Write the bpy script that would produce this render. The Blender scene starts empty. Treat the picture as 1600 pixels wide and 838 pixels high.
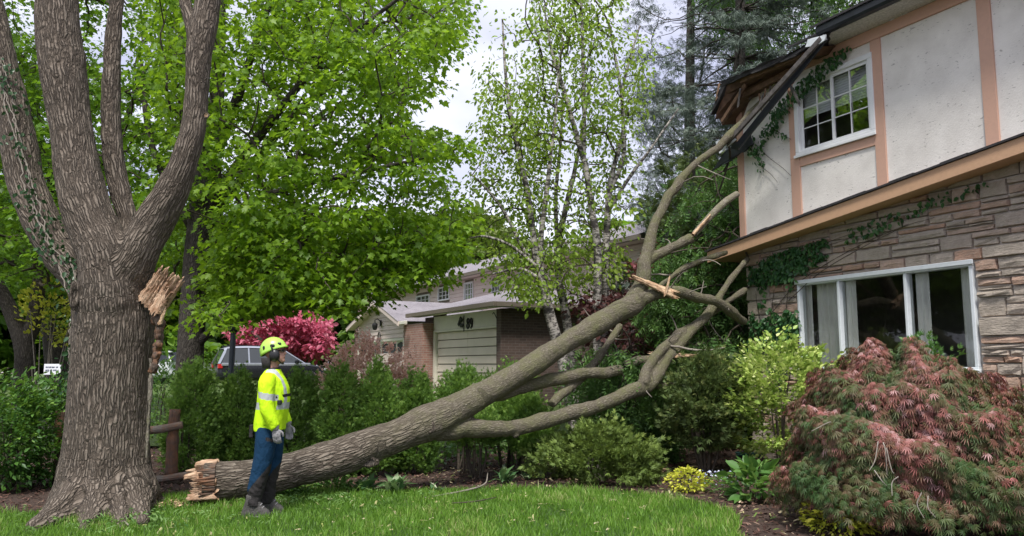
import bpy, bmesh, math, random
import numpy as np
from mathutils import Vector, Matrix

random.seed(11)
rng = np.random.default_rng(11)
SC = bpy.context.scene
COL = SC.collection
R = math.radians

# ------------------------------------------------------------------ camera
F = 1250.0                      # focal length in pixels of the 1600 x 838 photograph
CAMZ = 1.6
PITCH = math.atan(151.0 / F)
cam_d = bpy.data.cameras.new("camera")
cam_d.sensor_width = 36.0
cam_d.lens = 36.0 * F / 1600.0
cam_d.clip_start = 0.1
cam_d.clip_end = 3000
cam = bpy.data.objects.new("camera", cam_d)
cam.location = (0, 0, CAMZ)
cam.rotation_euler = (math.pi / 2 + PITCH, 0, 0)
COL.objects.link(cam)
SC.camera = cam

# ------------------------------------------------------------------ sky, sun, exposure
SUN_EL, SUN_AZ = R(60), R(188)          # azimuth clockwise from +Y: a high veiled sun behind the camera
world = bpy.data.worlds.new("World")
SC.world = world
world.use_nodes = True
wn, wl = world.node_tree.nodes, world.node_tree.links
bg = wn["Background"]
sky = wn.new("ShaderNodeTexSky")
sky.sky_type = 'NISHITA'
sky.sun_disc = False
sky.sun_elevation = SUN_EL
sky.sun_rotation = SUN_AZ
tc = wn.new("ShaderNodeTexCoord")
mp = wn.new("ShaderNodeMapping")
mp.inputs['Scale'].default_value = (1.6, 1.6, 3.6)
cn = wn.new("ShaderNodeTexNoise")
cn.inputs['Scale'].default_value = 2.3
cn.inputs['Detail'].default_value = 5
cn.inputs['Roughness'].default_value = 0.5
cr = wn.new("ShaderNodeValToRGB")
cr.color_ramp.elements[0].position = 0.36
cr.color_ramp.elements[0].color = (4.0, 4.15, 5.5, 1)
cr.color_ramp.elements[1].position = 0.68
cr.color_ramp.elements[1].color = (7.4, 7.5, 8.3, 1)
mx = wn.new("ShaderNodeMixRGB")
mx.inputs[0].default_value = 0.9
wl.new(tc.outputs['Generated'], mp.inputs['Vector'])
wl.new(mp.outputs[0], cn.inputs['Vector'])
wl.new(cn.outputs['Fac'], cr.inputs['Fac'])
wl.new(sky.outputs[0], mx.inputs[1])
wl.new(cr.outputs[0], mx.inputs[2])
wl.new(mx.outputs[0], bg.inputs['Color'])
bg.inputs['Strength'].default_value = 0.1
sun_d = bpy.data.lights.new("sun", 'SUN')
sun_d.energy = 2.9
sun_d.angle = R(12)
sun_d.color = (1.0, 0.96, 0.9)
sun = bpy.data.objects.new("sun", sun_d)
sv = Vector((math.sin(SUN_AZ) * math.cos(SUN_EL), math.cos(SUN_AZ) * math.cos(SUN_EL), math.sin(SUN_EL)))
sun.rotation_euler = sv.to_track_quat('Z', 'Y').to_euler()
sun.location = sv * 60
COL.objects.link(sun)
SC.view_settings.view_transform = 'Standard'
SC.view_settings.look = 'None'
SC.view_settings.exposure = 0.82
SC.view_settings.gamma = 1.0
SC.cycles.max_bounces = 8
SC.cycles.transparent_max_bounces = 16
SC.cycles.use_denoising = True

# ------------------------------------------------------------------ pixels -> places
CP, SP = math.cos(PITCH), math.sin(PITCH)
CAM = np.array([0, 0, CAMZ])


def ray(px, py):
    x, y = (px - 800.0) / F, -(py - 419.0) / F
    return np.array([x, CP - y * SP, SP + y * CP])


def at(px, py, Y):
    d = ray(px, py)
    return CAM + d * (Y / d[1])


def gnd(px, py, z=0.0):
    d = ray(px, py)
    return CAM + d * ((z - CAMZ) / d[2])


def pix(P):
    """world -> photo pixel, for sampling outlines"""
    P = np.atleast_2d(P)
    q = P - CAM
    f = q[:, 1] * CP + q[:, 2] * SP
    u = -q[:, 1] * SP + q[:, 2] * CP
    return np.stack([800 + F * q[:, 0] / f, 419 - F * u / f], 1)


def chain(pts, Y=None):
    """[(px, py, radius_px[, Y])] -> world points and radii in metres"""
    P, r = [], []
    for p in pts:
        y = p[3] if len(p) > 3 else Y
        P.append(at(p[0], p[1], y))
        r.append(p[2] * y / F)
    return np.array(P), np.array(r)


# ------------------------------------------------------------------ numpy noise
def _h(i, j, k, s):
    n = (i * 374761393 + j * 668265263 + k * 2147483647 + s * 974634599) & 0xFFFFFFFF
    n = ((n ^ (n >> 13)) * 1274126177) & 0xFFFFFFFF
    n = (n ^ (n >> 16)) & 0xFFFF
    return n / 32767.5 - 1.0


def vnoise(p, s=0):
    p = np.asarray(p, float)
    i = np.floor(p).astype(np.int64)
    f = p - i
    f = f * f * (3 - 2 * f)
    out = 0
    for dx in (0, 1):
        wx = f[:, 0] if dx else 1 - f[:, 0]
        for dy in (0, 1):
            wy = f[:, 1] if dy else 1 - f[:, 1]
            for dz in (0, 1):
                wz = f[:, 2] if dz else 1 - f[:, 2]
                out = out + wx * wy * wz * _h(i[:, 0] + dx, i[:, 1] + dy, i[:, 2] + dz, s)
    return out


def fbm(p, o=3, s=0):
    a, t, q = 1.0, 0, np.asarray(p, float)
    for k in range(o):
        t = t + a * vnoise(q, s + k)
        a *= 0.5
        q = q * 2.03
    return t


# ------------------------------------------------------------------ objects
def set_props(o, label=None, cat=None, group=None, kind=None, category=None):
    cat = cat or category
    for k, v in (('label', label), ('category', cat), ('group', group), ('kind', kind)):
        if v:
            o[k] = v
    return o


def link(o, parent=None):
    COL.objects.link(o)
    if parent is not None:
        o.parent = parent
    return o


def thing(name, label, cat, loc=(0, 0, 0), rz=0.0, group=None):
    o = bpy.data.objects.new(name, None)
    o.empty_display_size = 0.2
    o.location = loc
    o.rotation_euler = (0, 0, rz)
    link(o)
    return set_props(o, label, cat, group)


def np_mesh(name, V, polys, smooth=False, attrs=None, mats=None, fmat=None):
    """V (N,3); polys: list of integer arrays (M,k)"""
    me = bpy.data.meshes.new(name)
    V = np.asarray(V, np.float32)
    me.vertices.add(len(V))
    me.vertices.foreach_set('co', V.ravel())
    polys = [np.asarray(p, np.int32) for p in polys if len(p)]
    nl = sum(p.size for p in polys)
    npz = sum(len(p) for p in polys)
    me.loops.add(nl)
    me.loops.foreach_set('vertex_index', np.concatenate([p.ravel() for p in polys]))
    me.polygons.add(npz)
    tot = np.concatenate([np.full(len(p), p.shape[1], np.int32) for p in polys])
    st = np.concatenate([[0], np.cumsum(tot)[:-1]]).astype(np.int32)
    me.polygons.foreach_set('loop_start', st)
    if smooth:
        me.polygons.foreach_set('use_smooth', np.ones(npz, bool))
    for k, v in (attrs or {}).items():
        v = np.asarray(v, np.float32)
        if v.ndim == 2:
            a = me.attributes.new(k, 'FLOAT_VECTOR', 'POINT')
            a.data.foreach_set('vector', v.ravel())
        else:
            a = me.attributes.new(k, 'FLOAT', 'POINT')
            a.data.foreach_set('value', v)
    for m in (mats or []):
        me.materials.append(m)
    if fmat is not None:
        me.polygons.foreach_set('material_index', np.asarray(fmat, np.int32))
    me.update(calc_edges=True)
    return me


def obj(name, me, parent=None, loc=None, **kw):
    o = bpy.data.objects.new(name, me)
    link(o, parent)
    if loc is not None:
        o.location = loc
    return set_props(o, **kw)


class MB:
    """collects quads and n-gons, then builds one mesh"""
    def __init__(self):
        self.v, self.f, self.mi = [], [], []

    def add(self, v, f, mi=0):
        n = len(self.v)
        self.v += [tuple(map(float, p)) for p in v]
        self.f += [tuple(i + n for i in q) for q in f]
        self.mi += [mi] * len(f)
        return self

    def box(self, x0, x1, y0, y1, z0, z1, mi=0):
        v = [(x, y, z) for z in (z0, z1) for y in (y0, y1) for x in (x0, x1)]
        return self.add(v, [(0, 2, 3, 1), (4, 5, 7, 6), (0, 1, 5, 4), (2, 6, 7, 3), (0, 4, 6, 2), (1, 3, 7, 5)], mi)

    def hexa(self, b, t, mi=0):
        """four bottom points and the four above them"""
        return self.add(list(b) + list(t), [(3, 2, 1, 0), (4, 5, 6, 7), (0, 1, 5, 4), (1, 2, 6, 5), (2, 3, 7, 6), (3, 0, 4, 7)], mi)

    def prism(self, pts, vec, mi=0):
        """a polygon (list of 3-D points) pushed along vec"""
        n = len(pts)
        a = [np.array(p, float) for p in pts]
        b = [p + np.array(vec, float) for p in a]
        f = [tuple(range(n))[::-1], tuple(range(n, 2 * n))]
        f += [(i, (i + 1) % n, n + (i + 1) % n, n + i) for i in range(n)]
        return self.add(a + b, f, mi)

    def tube(self, P, r, seg=8, mi=0, cap=True):
        V, Q, _ = tube(np.array(P, float), np.array(r, float) * np.ones(len(P)), seg)
        n0 = len(self.v)
        self.add(V, Q, mi)
        if cap:
            self.f += [tuple(n0 + i for i in range(seg))[::-1], tuple(n0 + len(V) - seg + i for i in range(seg))]
            self.mi += [mi] * 2
        return self

    def lathe(self, prof, c=(0, 0, 0), seg=16, axis='z', mi=0):
        V, n = [], len(prof)
        for r, h in prof:
            for k in range(seg):
                a = 2 * math.pi * k / seg
                p = (r * math.cos(a), r * math.sin(a), h)
                if axis == 'x':
                    p = (p[2], p[0], p[1])
                elif axis == 'y':
                    p = (p[0], p[2], p[1])
                V.append((p[0] + c[0], p[1] + c[1], p[2] + c[2]))
        f = [(i * seg + k, i * seg + (k + 1) % seg, (i + 1) * seg + (k + 1) % seg, (i + 1) * seg + k) for i in range(n - 1) for k in range(seg)]
        f += [tuple(range(seg))[::-1], tuple((n - 1) * seg + k for k in range(seg))]
        return self.add(V, f, mi)

    def mesh(self, name, mats, bevel=0.0, smooth=False, seg=1):
        me = bpy.data.meshes.new(name)
        me.from_pydata(self.v, [], self.f)
        for m in (mats if isinstance(mats, (list, tuple)) else [mats]):
            me.materials.append(m)
        me.polygons.foreach_set('material_index', self.mi)
        bm = bmesh.new()
        bm.from_mesh(me)
        bmesh.ops.recalc_face_normals(bm, faces=bm.faces)
        if bevel > 0:
            es = [e for e in bm.edges if len(e.link_faces) == 2 and e.calc_face_angle(0) > 0.5]
            bmesh.ops.bevel(bm, geom=es, offset=bevel, segments=seg, affect='EDGES', clamp_overlap=True, material=-1)
        bm.to_mesh(me)
        bm.free()
        if smooth:
            me.polygons.foreach_set('use_smooth', [True] * len(me.polygons))
        me.update()
        return me

    def obj(self, name, mats, parent=None, bevel=0.0, smooth=False, seg=1, **kw):
        return obj(name, self.mesh(name, mats, bevel, smooth, seg), parent, **kw)


def frames(P):
    """parallel-transported frames along a polyline"""
    T = np.gradient(P, axis=0)
    T /= np.linalg.norm(T, axis=1, keepdims=True) + 1e-9
    ref = np.array([1.0, 0, 0]) if abs(T[0][0]) < 0.8 else np.array([0, 1.0, 0])
    U = np.zeros_like(P)
    u = ref - T[0] * ref.dot(T[0])
    for i in range(len(P)):
        u = u - T[i] * u.dot(T[i])
        u /= np.linalg.norm(u) + 1e-9
        U[i] = u
    return T, U, np.cross(T, U)


def tube(P, r, seg=8, v0=0.0):
    """-> verts, quads, bark coordinates"""
    T, U, W = frames(P)
    a = np.arange(seg) * 2 * math.pi / seg
    ca, sa = np.cos(a), np.sin(a)
    V = P[:, None] + r[:, None, None] * (U[:, None] * ca[None, :, None] + W[:, None] * sa[None, :, None])
    L = v0 + np.concatenate([[0], np.cumsum(np.linalg.norm(np.diff(P, axis=0), axis=1))])
    B = np.stack([r[:, None] * ca[None], r[:, None] * sa[None], np.broadcast_to(L[:, None], (len(P), seg))], 2)
    i = np.arange(len(P) - 1)[:, None] * seg
    k = np.arange(seg)[None]
    k2 = (k + 1) % seg
    Q = np.stack([i + k, i + k2, i + seg + k2, i + seg + k], 2).reshape(-1, 4)
    return V.reshape(-1, 3), Q, B.reshape(-1, 3)


def spline(P, r, n):
    """Catmull-Rom resampling of a limb"""
    P, r = np.asarray(P, float), np.asarray(r, float)
    q = np.vstack([2 * P[0] - P[1], P, 2 * P[-1] - P[-2]])
    rr = np.concatenate([[r[0]], r, [r[-1]]])
    t = np.linspace(0, len(P) - 1 - 1e-6, n)
    i = np.floor(t).astype(int)
    f = (t - i)[:, None]
    p0, p1, p2, p3 = q[i], q[i + 1], q[i + 2], q[i + 3]
    out = 0.5 * ((2 * p1) + (-p0 + p2) * f + (2 * p0 - 5 * p1 + 4 * p2 - p3) * f ** 2 + (-p0 + 3 * p1 - 3 * p2 + p3) * f ** 3)
    ro = rr[i + 1] * (1 - f[:, 0]) + rr[i + 2] * f[:, 0]
    return out, ro


def join_tubes(tubes):
    V, Q, B, n = [], [], [], 0
    for v, q, b in tubes:
        V.append(v)
        Q.append(q + n)
        B.append(b)
        n += len(v)
    return np.vstack(V), np.vstack(Q), np.vstack(B)


def remeshed(V, polys, voxel, smooth_it=2):
    """fuse overlapping closed shapes into one continuous skin"""
    me = np_mesh('fuse', V, polys)
    o = bpy.data.objects.new('fuse', me)
    COL.objects.link(o)
    m = o.modifiers.new('r', 'REMESH')
    m.mode = 'VOXEL'
    m.voxel_size = voxel
    if smooth_it:
        s = o.modifiers.new('s', 'SMOOTH')
        s.factor = 0.5
        s.iterations = smooth_it
    dg = bpy.context.evaluated_depsgraph_get()
    ev = o.evaluated_get(dg)
    em = ev.to_mesh()
    n = len(em.vertices)
    co = np.empty(n * 3, np.float32)
    em.vertices.foreach_get('co', co)
    no = np.empty(n * 3, np.float32)
    em.vertices.foreach_get('normal', no)
    lv = np.empty(len(em.loops), np.int32)
    em.loops.foreach_get('vertex_index', lv)
    lt = np.empty(len(em.polygons), np.int32)
    em.polygons.foreach_get('loop_total', lt)
    ls = np.empty(len(em.polygons), np.int32)
    em.polygons.foreach_get('loop_start', ls)
    out = []
    for k in np.unique(lt):
        s = ls[lt == k]
        out.append(lv[s[:, None] + np.arange(k)[None]])
    ev.to_mesh_clear()
    bpy.data.objects.remove(o)
    bpy.data.meshes.remove(me)
    return co.reshape(-1, 3).astype(float), no.reshape(-1, 3).astype(float), out


def capped(t):
    """close a tube's two ends so that it can be fused"""
    V, Q, B = t
    seg = Q[0][1] - Q[0][0]
    seg = int(Q[0][3] - Q[0][0])
    c0, c1 = V[:seg].mean(0), V[-seg:].mean(0)
    n = len(V)
    k = np.arange(seg)
    k2 = (k + 1) % seg
    T = np.vstack([np.stack([k2, k, np.full(seg, n)], 1), np.stack([n - seg + k, n - seg + k2, np.full(seg, n + 1)], 1)])
    return np.vstack([V, c0, c1]), Q, T


def fuse_limbs(limbs, voxel, seg=28, smooth_it=3):
    """limbs: list of (points, radii) -> skin, normals, polys, bark coordinates"""
    VV, QQ, TT, n = [], [], [], 0
    segs = []
    for P, r in limbs:
        V, Q, T = capped(tube(P, r, seg))
        VV.append(V)
        QQ.append(Q + n)
        TT.append(T + n)
        n += len(V)
        Tt, U, W = frames(P)
        L = np.concatenate([[0], np.cumsum(np.linalg.norm(np.diff(P, axis=0), axis=1))])
        segs.append((P, r, Tt, U, W, L))
    V, N, polys = remeshed(np.vstack(VV), [np.vstack(QQ), np.vstack(TT)], voxel, smooth_it)
    best = np.full(len(V), 1e9)
    B = np.zeros((len(V), 3))
    for li, (P, r, Tt, U, W, L) in enumerate(segs):
        for i0 in range(0, len(V), 20000):
            v = V[i0:i0 + 20000]
            d = np.linalg.norm(v[:, None] - P[None], axis=2)
            j = d.argmin(1)
            q = v - P[j]
            al = (q * Tt[j]).sum(1)
            x, y = (q * U[j]).sum(1), (q * W[j]).sum(1)
            sc = (np.hypot(x, y) / r[j] + np.maximum(0, np.abs(al) - 0.2)) * (1 + .3 * fbm(v * 5, 2, 60 + li))
            m = sc < best[i0:i0 + 20000]
            ang = np.arctan2(y, x)
            b = np.stack([r[j] * np.cos(ang), r[j] * np.sin(ang), L[j] + al + li * 3.1], 1)
            best[i0:i0 + 20000][m] = sc[m]
            B[i0:i0 + 20000][m] = b[m]
    return V, N, polys, B
# ------------------------------------------------------------------ materials
class NT:
    def __init__(self, name):
        self.m = bpy.data.materials.new(name)
        self.m.use_nodes = True
        self.n, self.l = self.m.node_tree.nodes, self.m.node_tree.links
        self.p = self.n['Principled BSDF']
        self.out = self.n['Material Output']

    def node(self, t, **kw):
        o = self.n.new('ShaderNode' + t)
        for k, v in kw.items():
            if k in o.inputs:
                self.put(o.inputs[k], v)
            else:
                setattr(o, k, v)
        return o

    def put(self, sock, v):
        if isinstance(v, bpy.types.NodeSocket):
            self.l.new(v, sock)
        elif isinstance(v, (tuple, list)) and len(v) == 3 and sock.type == 'RGBA':
            sock.default_value = (*v, 1)
        else:
            sock.default_value = v

    def ramp(self, fac, stops, interp='LINEAR'):
        o = self.n.new('ShaderNodeValToRGB')
        e = o.color_ramp.elements
        o.color_ramp.interpolation = interp
        while len(e) < len(stops):
            e.new(0.5)
        for s, (p, c) in zip(e, stops):
            s.position = p
            s.color = (*c, 1)
        self.put(o.inputs['Fac'], fac)
        return o.outputs['Color']

    def gray(self, fac, a, b, lo=0.0, hi=1.0):
        o = self.n.new('ShaderNodeMapRange')
        self.put(o.inputs['Value'], fac)
        for k, v in zip(('From Min', 'From Max', 'To Min', 'To Max'), (a, b, lo, hi)):
            o.inputs[k].default_value = v
        return o.outputs[0]

    def mix(self, fac, a, b, blend='MIX'):
        o = self.n.new('ShaderNodeMixRGB')
        o.blend_type = blend
        self.put(o.inputs[0], fac)
        self.put(o.inputs[1], a)
        self.put(o.inputs[2], b)
        return o.outputs[0]

    def math(self, op, a, b=0.0):
        o = self.n.new('ShaderNodeMath')
        o.operation = op
        self.put(o.inputs[0], a)
        self.put(o.inputs[1], b)
        return o.outputs[0]

    def coord(self, which='Object', scale=(1, 1, 1), rot=(0, 0, 0)):
        if which in ('Object', 'Generated', 'UV'):
            c = self.node('TexCoord').outputs[which]
        elif which == 'Position':
            c = self.node('NewGeometry').outputs['Position']
        else:
            c = self.node('Attribute', attribute_name=which).outputs['Vector']
        m = self.node('Mapping')
        m.inputs['Scale'].default_value = scale
        m.inputs['Rotation'].default_value = rot
        self.l.new(c, m.inputs['Vector'])
        return m.outputs[0]

    def noise(self, vec, scale, detail=3, rough=0.5, dist=0.0):
        o = self.node('TexNoise', Scale=scale, Detail=detail, Roughness=rough, Distortion=dist)
        self.l.new(vec, o.inputs['Vector'])
        return o.outputs['Fac']

    def voronoi(self, vec, scale, feature='F1', out='Distance', rand=1.0):
        o = self.node('TexVoronoi', feature=feature)
        o.inputs['Scale'].default_value = scale
        o.inputs['Randomness'].default_value = rand
        self.l.new(vec, o.inputs['Vector'])
        return o.outputs[out]

    def bump(self, h, strength=0.5, dist=0.02, prev=None):
        o = self.node('Bump', Strength=strength, Distance=dist)
        self.put(o.inputs['Height'], h)
        if prev is not None:
            self.l.new(prev, o.inputs['Normal'])
        return o.outputs[0]

    def set(self, color=None, rough=None, normal=None, **kw):
        if color is not None:
            self.put(self.p.inputs['Base Color'], color)
        if rough is not None:
            self.put(self.p.inputs['Roughness'], rough)
        if normal is not None:
            self.l.new(normal, self.p.inputs['Normal'])
        for k, v in kw.items():
            self.put(self.p.inputs[k.replace('_', ' ')], v)
        return self.m


def plain(name, c, rough=0.6, var=0.12, scale=6.0, bump=0.0, metal=0.0, spec=0.5):
    t = NT(name)
    co = t.coord('Object')
    n = t.noise(co, scale, 4, 0.6)
    lo = tuple(x * (1 - var) for x in c)
    hi = tuple(min(1, x * (1 + var)) for x in c)
    col = t.ramp(n, [(0.3, lo), (0.7, hi)])
    nrm = t.bump(t.noise(co, scale * 9, 3), bump, 0.01) if bump else None
    m = t.set(col, rough, nrm, Metallic=metal)
    t.p.inputs['Specular IOR Level'].default_value = spec
    return m


def bark(name, stops, sx=26.0, sz=5.0, bump=0.7, dist=0.03, moss=None, patch=0.35, wide=(0.0, 0.3)):
    """furrowed bark from the limb's own coordinates"""
    t = NT(name)
    c = t.coord('bark')
    w = t.node('TexNoise', Scale=7.0, Detail=2.0)
    t.l.new(c, w.inputs['Vector'])
    off = t.node('VectorMath', operation='MULTIPLY_ADD')
    t.l.new(w.outputs['Color'], off.inputs[0])
    off.inputs[1].default_value = (0.05, 0.05, 0.09)
    t.l.new(c, off.inputs[2])
    mpn = t.node('Mapping')
    mpn.inputs['Scale'].default_value = (sx, sx, sz)
    t.l.new(off.outputs[0], mpn.inputs['Vector'])
    v = t.voronoi(mpn.outputs[0], 1.0, 'DISTANCE_TO_EDGE')
    ridge = t.gray(v, wide[0], wide[1])
    n = t.noise(t.coord('bark', (1, 1, 0.35)), 60, 4, 0.65)
    h = t.math('ADD', ridge, t.math('MULTIPLY', n, 0.55))
    col = t.ramp(t.math('MULTIPLY', h, 0.66), stops)
    big = t.noise(c, 3.0, 4, 0.6)
    col = t.mix(t.gray(big, 0.35, 0.7, 0, patch), col, tuple(x * 1.5 for x in stops[-1][1]))
    if moss:
        col = t.mix(t.gray(t.noise(c, 5.0, 5, 0.65), 0.46, 0.66, 0, 0.7), col, moss)
    return t.set(col, 0.92, t.bump(h, bump, dist), Specular_IOR_Level=0.25)


def leafmat(name, stops, trans=(0.25, 0.4, 0.03), tf=0.38, rough=0.45, spec=0.35):
    t = NT(name)
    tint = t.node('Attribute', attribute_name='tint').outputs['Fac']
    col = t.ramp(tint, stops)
    t.set(col, rough, Specular_IOR_Level=spec)
    tr = t.node('BsdfTranslucent')
    t.put(tr.inputs['Color'], t.mix(0.6, col, trans))
    ms = t.node('MixShader')
    ms.inputs[0].default_value = tf
    t.l.new(t.p.outputs[0], ms.inputs[1])
    t.l.new(tr.outputs[0], ms.inputs[2])
    t.l.new(ms.outputs[0], t.out.inputs['Surface'])
    return t.m


M = {}
M['ash_bark'] = bark('ash_bark', [(0.05, (0.034, 0.026, 0.02)), (0.4, (0.112, 0.09, 0.07)), (0.85, (0.215, 0.18, 0.145))], 34, 3.6, 0.9, 0.03, patch=0.15)
M['limb_bark'] = bark('limb_bark', [(0.05, (0.09, 0.078, 0.062)), (0.5, (0.185, 0.162, 0.128)), (0.9, (0.27, 0.245, 0.2))], 60, 14, 0.45, 0.012, moss=(0.145, 0.15, 0.07), patch=0.2)
M['dark_bark'] = bark('dark_bark', [(0.1, (0.018, 0.016, 0.014)), (0.5, (0.05, 0.043, 0.036)), (0.9, (0.09, 0.08, 0.068))], 40, 8, 0.7, 0.02)
M['twig_bark'] = bark('twig_bark', [(0.1, (0.03, 0.025, 0.02)), (0.9, (0.1, 0.082, 0.062))], 60, 12, 0.2, 0.01)
M['grey_twig'] = bark('grey_twig', [(0.1, (0.13, 0.11, 0.09)), (0.9, (0.3, 0.27, 0.23))], 60, 12, 0.2, 0.01)


def fallen_mat():
    """rough furrows near the butt giving way to smooth mossy bark"""
    t = NT('fallen_bark')
    age = t.node('Attribute', attribute_name='age').outputs['Fac']
    c = t.coord('bark')
    w = t.node('TexNoise', Scale=7.0, Detail=2.0)
    t.l.new(c, w.inputs['Vector'])
    hs, cs = [], []
    for sx, sz, stops in ((30, 4, [(0.05, (0.04, 0.031, 0.024)), (0.4, (0.128, 0.105, 0.082)), (0.85, (0.24, 0.205, 0.165))]), (60, 13, [(0.05, (0.07, 0.06, 0.044)), (0.5, (0.135, 0.118, 0.086)), (0.9, (0.2, 0.18, 0.138))])):
        off = t.node('VectorMath', operation='MULTIPLY_ADD')
        t.l.new(w.outputs['Color'], off.inputs[0])
        off.inputs[1].default_value = (0.05, 0.05, 0.09)
        t.l.new(c, off.inputs[2])
        mpn = t.node('Mapping')
        mpn.inputs['Scale'].default_value = (sx, sx, sz)
        t.l.new(off.outputs[0], mpn.inputs['Vector'])
        ridge = t.gray(t.voronoi(mpn.outputs[0], 1.0, 'DISTANCE_TO_EDGE'), 0, .3)
        n = t.noise(t.coord('bark', (1, 1, 0.35)), 60, 4, 0.65)
        h = t.math('ADD', ridge, t.math('MULTIPLY', n, 0.55))
        hs.append(h)
        cs.append(t.ramp(t.math('MULTIPLY', h, 0.66), stops))
    moss = t.gray(t.noise(c, 5.0, 5, 0.65), 0.42, 0.64, 0, 0.65)
    cs[1] = t.mix(moss, cs[1], (0.125, 0.13, 0.055))
    spots = t.gray(t.voronoi(c, 9.0), 0.06, 0.045)
    cs[1] = t.mix(t.math('MULTIPLY', spots, 0.5), cs[1], (0.5, 0.46, 0.38))
    col = t.mix(age, cs[0], cs[1])
    h = t.math('ADD', t.math('MULTIPLY', hs[0], t.math('SUBTRACT', 1.15, age)), t.math('MULTIPLY', hs[1], .25))
    return t.set(col, 0.92, t.bump(h, .85, .028), Specular_IOR_Level=0.25)


M['fallen_bark'] = fallen_mat()


def birch_mat():
    t = NT('birch_bark')
    c = t.coord('bark')
    n = t.noise(t.coord('bark', (6, 6, 26)), 1.6, 5, 0.7)
    b = t.noise(t.coord('bark', (1, 1, 1.4)), 4.5, 4, 0.7)
    f = t.math('ADD', t.gray(n, 0.5, 0.62), t.gray(b, 0.47, 0.62))
    col = t.ramp(f, [(0.0, (0.42, 0.39, 0.35)), (0.35, (0.22, 0.2, 0.18)), (0.8, (0.035, 0.03, 0.027))])
    return t.set(col, 0.8, t.bump(n, 0.3, 0.01))


M['birch_bark'] = birch_mat()


def torn_wood(name, a, b, d):
    t = NT(name)
    c = t.coord('bark', (70, 70, 3.5))
    n = t.noise(c, 1.0, 4, 0.7)
    m = t.noise(t.coord('bark'), 9, 4, 0.6)
    col = t.ramp(n, [(0.25, d), (0.48, a), (0.75, b)])
    col = t.mix(t.gray(m, 0.42, 0.66, 0, 0.75), col, (0.24, 0.1, 0.04))
    return t.set(col, 0.75, t.bump(n, 0.9, 0.02))


M['torn_wood'] = torn_wood('torn_wood', (0.56, 0.38, 0.25), (0.74, 0.57, 0.41), (0.28, 0.15, 0.085))
M['bare_wood'] = torn_wood('bare_wood', (0.62, 0.44, 0.27), (0.75, 0.58, 0.4), (0.45, 0.28, 0.16))
M['dark_torn'] = torn_wood('dark_torn', (0.075, 0.052, 0.038), (0.16, 0.11, 0.075), (0.022, 0.017, 0.013))
M['maple_leaf'] = leafmat('maple_leaf', [(0, (0.085, 0.17, 0.014)), (0.5, (0.15, 0.28, 0.02)), (1, (0.25, 0.4, 0.035))], (0.34, 0.55, 0.02), 0.5)
M['maple_leaf_deep'] = leafmat('maple_leaf_deep', [(0, (0.06, 0.13, 0.015)), (0.5, (0.1, 0.21, 0.02)), (1, (0.17, 0.3, 0.032))], (0.25, 0.45, 0.02), 0.45)
M['birch_leaf'] = leafmat('birch_leaf', [(0, (0.13, 0.22, 0.03)), (0.5, (0.22, 0.34, 0.045)), (1, (0.34, 0.45, 0.08))], (0.5, 0.7, 0.08), 0.5)
M['ash_leaf'] = leafmat('ash_leaf', [(0, (0.055, 0.125, 0.035)), (0.5, (0.095, 0.195, 0.048)), (1, (0.17, 0.29, 0.08))], (0.22, 0.4, 0.05), 0.35)
M['hedge_leaf'] = leafmat('hedge_leaf', [(0, (0.035, 0.1, 0.02)), (0.6, (0.085, 0.2, 0.034)), (1, (0.2, 0.34, 0.065))], (0.2, 0.36, 0.03), 0.3)
M['cedar_leaf'] = leafmat('cedar_leaf', [(0, (0.075, 0.15, 0.032)), (0.5, (0.14, 0.26, 0.05)), (1, (0.27, 0.41, 0.085))], (0.3, 0.5, 0.06), 0.36, 0.6)
M['juniper_leaf'] = leafmat('juniper_leaf', [(0, (0.07, 0.11, 0.024)), (0.6, (0.14, 0.21, 0.042)), (1, (0.26, 0.34, 0.075))], (0.25, 0.32, 0.05), 0.2, 0.6)
M['yew_leaf'] = leafmat('yew_leaf', [(0, (0.055, 0.085, 0.026)), (0.6, (0.1, 0.15, 0.04)), (1, (0.24, 0.26, 0.08))], (0.16, 0.22, 0.05), 0.25, 0.6)
M['spruce_leaf'] = leafmat('spruce_leaf', [(0, (0.08, 0.11, 0.09)), (0.6, (0.14, 0.18, 0.145)), (1, (0.22, 0.27, 0.22))], (0.1, 0.15, 0.1), 0.18, 0.7)
M['ivy_leaf'] = leafmat('ivy_leaf', [(0, (0.018, 0.05, 0.02)), (0.6, (0.035, 0.09, 0.035)), (1, (0.09, 0.16, 0.08))], (0.1, 0.2, 0.04), 0.2, 0.35)
M['vine_leaf'] = leafmat('vine_leaf', [(0, (0.022, 0.07, 0.026)), (0.6, (0.045, 0.13, 0.04)), (1, (0.1, 0.21, 0.06))], (0.12, 0.26, 0.05), 0.28, 0.45)
M['euonymus_leaf'] = leafmat('euonymus_leaf', [(0, (0.14, 0.27, 0.05)), (0.35, (0.32, 0.46, 0.09)), (0.75, (0.53, 0.62, 0.18)), (1, (0.7, 0.72, 0.36))], (0.5, 0.6, 0.15), 0.3, 0.35)
M['red_lace'] = leafmat('red_lace', [(0, (0.05, 0.115, 0.03)), (0.28, (0.105, 0.135, 0.045)), (0.48, (0.155, 0.11, 0.06)), (0.68, (0.25, 0.105, 0.075)), (0.87, (0.4, 0.15, 0.135)), (1, (0.54, 0.33, 0.32))], (0.4, 0.22, 0.12), 0.22, 0.42)
M['pink_leaf'] = leafmat('pink_leaf', [(0, (0.26, 0.04, 0.08)), (0.5, (0.52, 0.1, 0.18)), (1, (0.78, 0.3, 0.38))], (0.7, 0.14, 0.22), 0.35)
M['rose_leaf'] = leafmat('rose_leaf', [(0, (0.34, 0.3, 0.18)), (0.4, (0.62, 0.4, 0.32)), (1, (0.85, 0.62, 0.54))], (0.8, 0.5, 0.4), 0.35)
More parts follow.
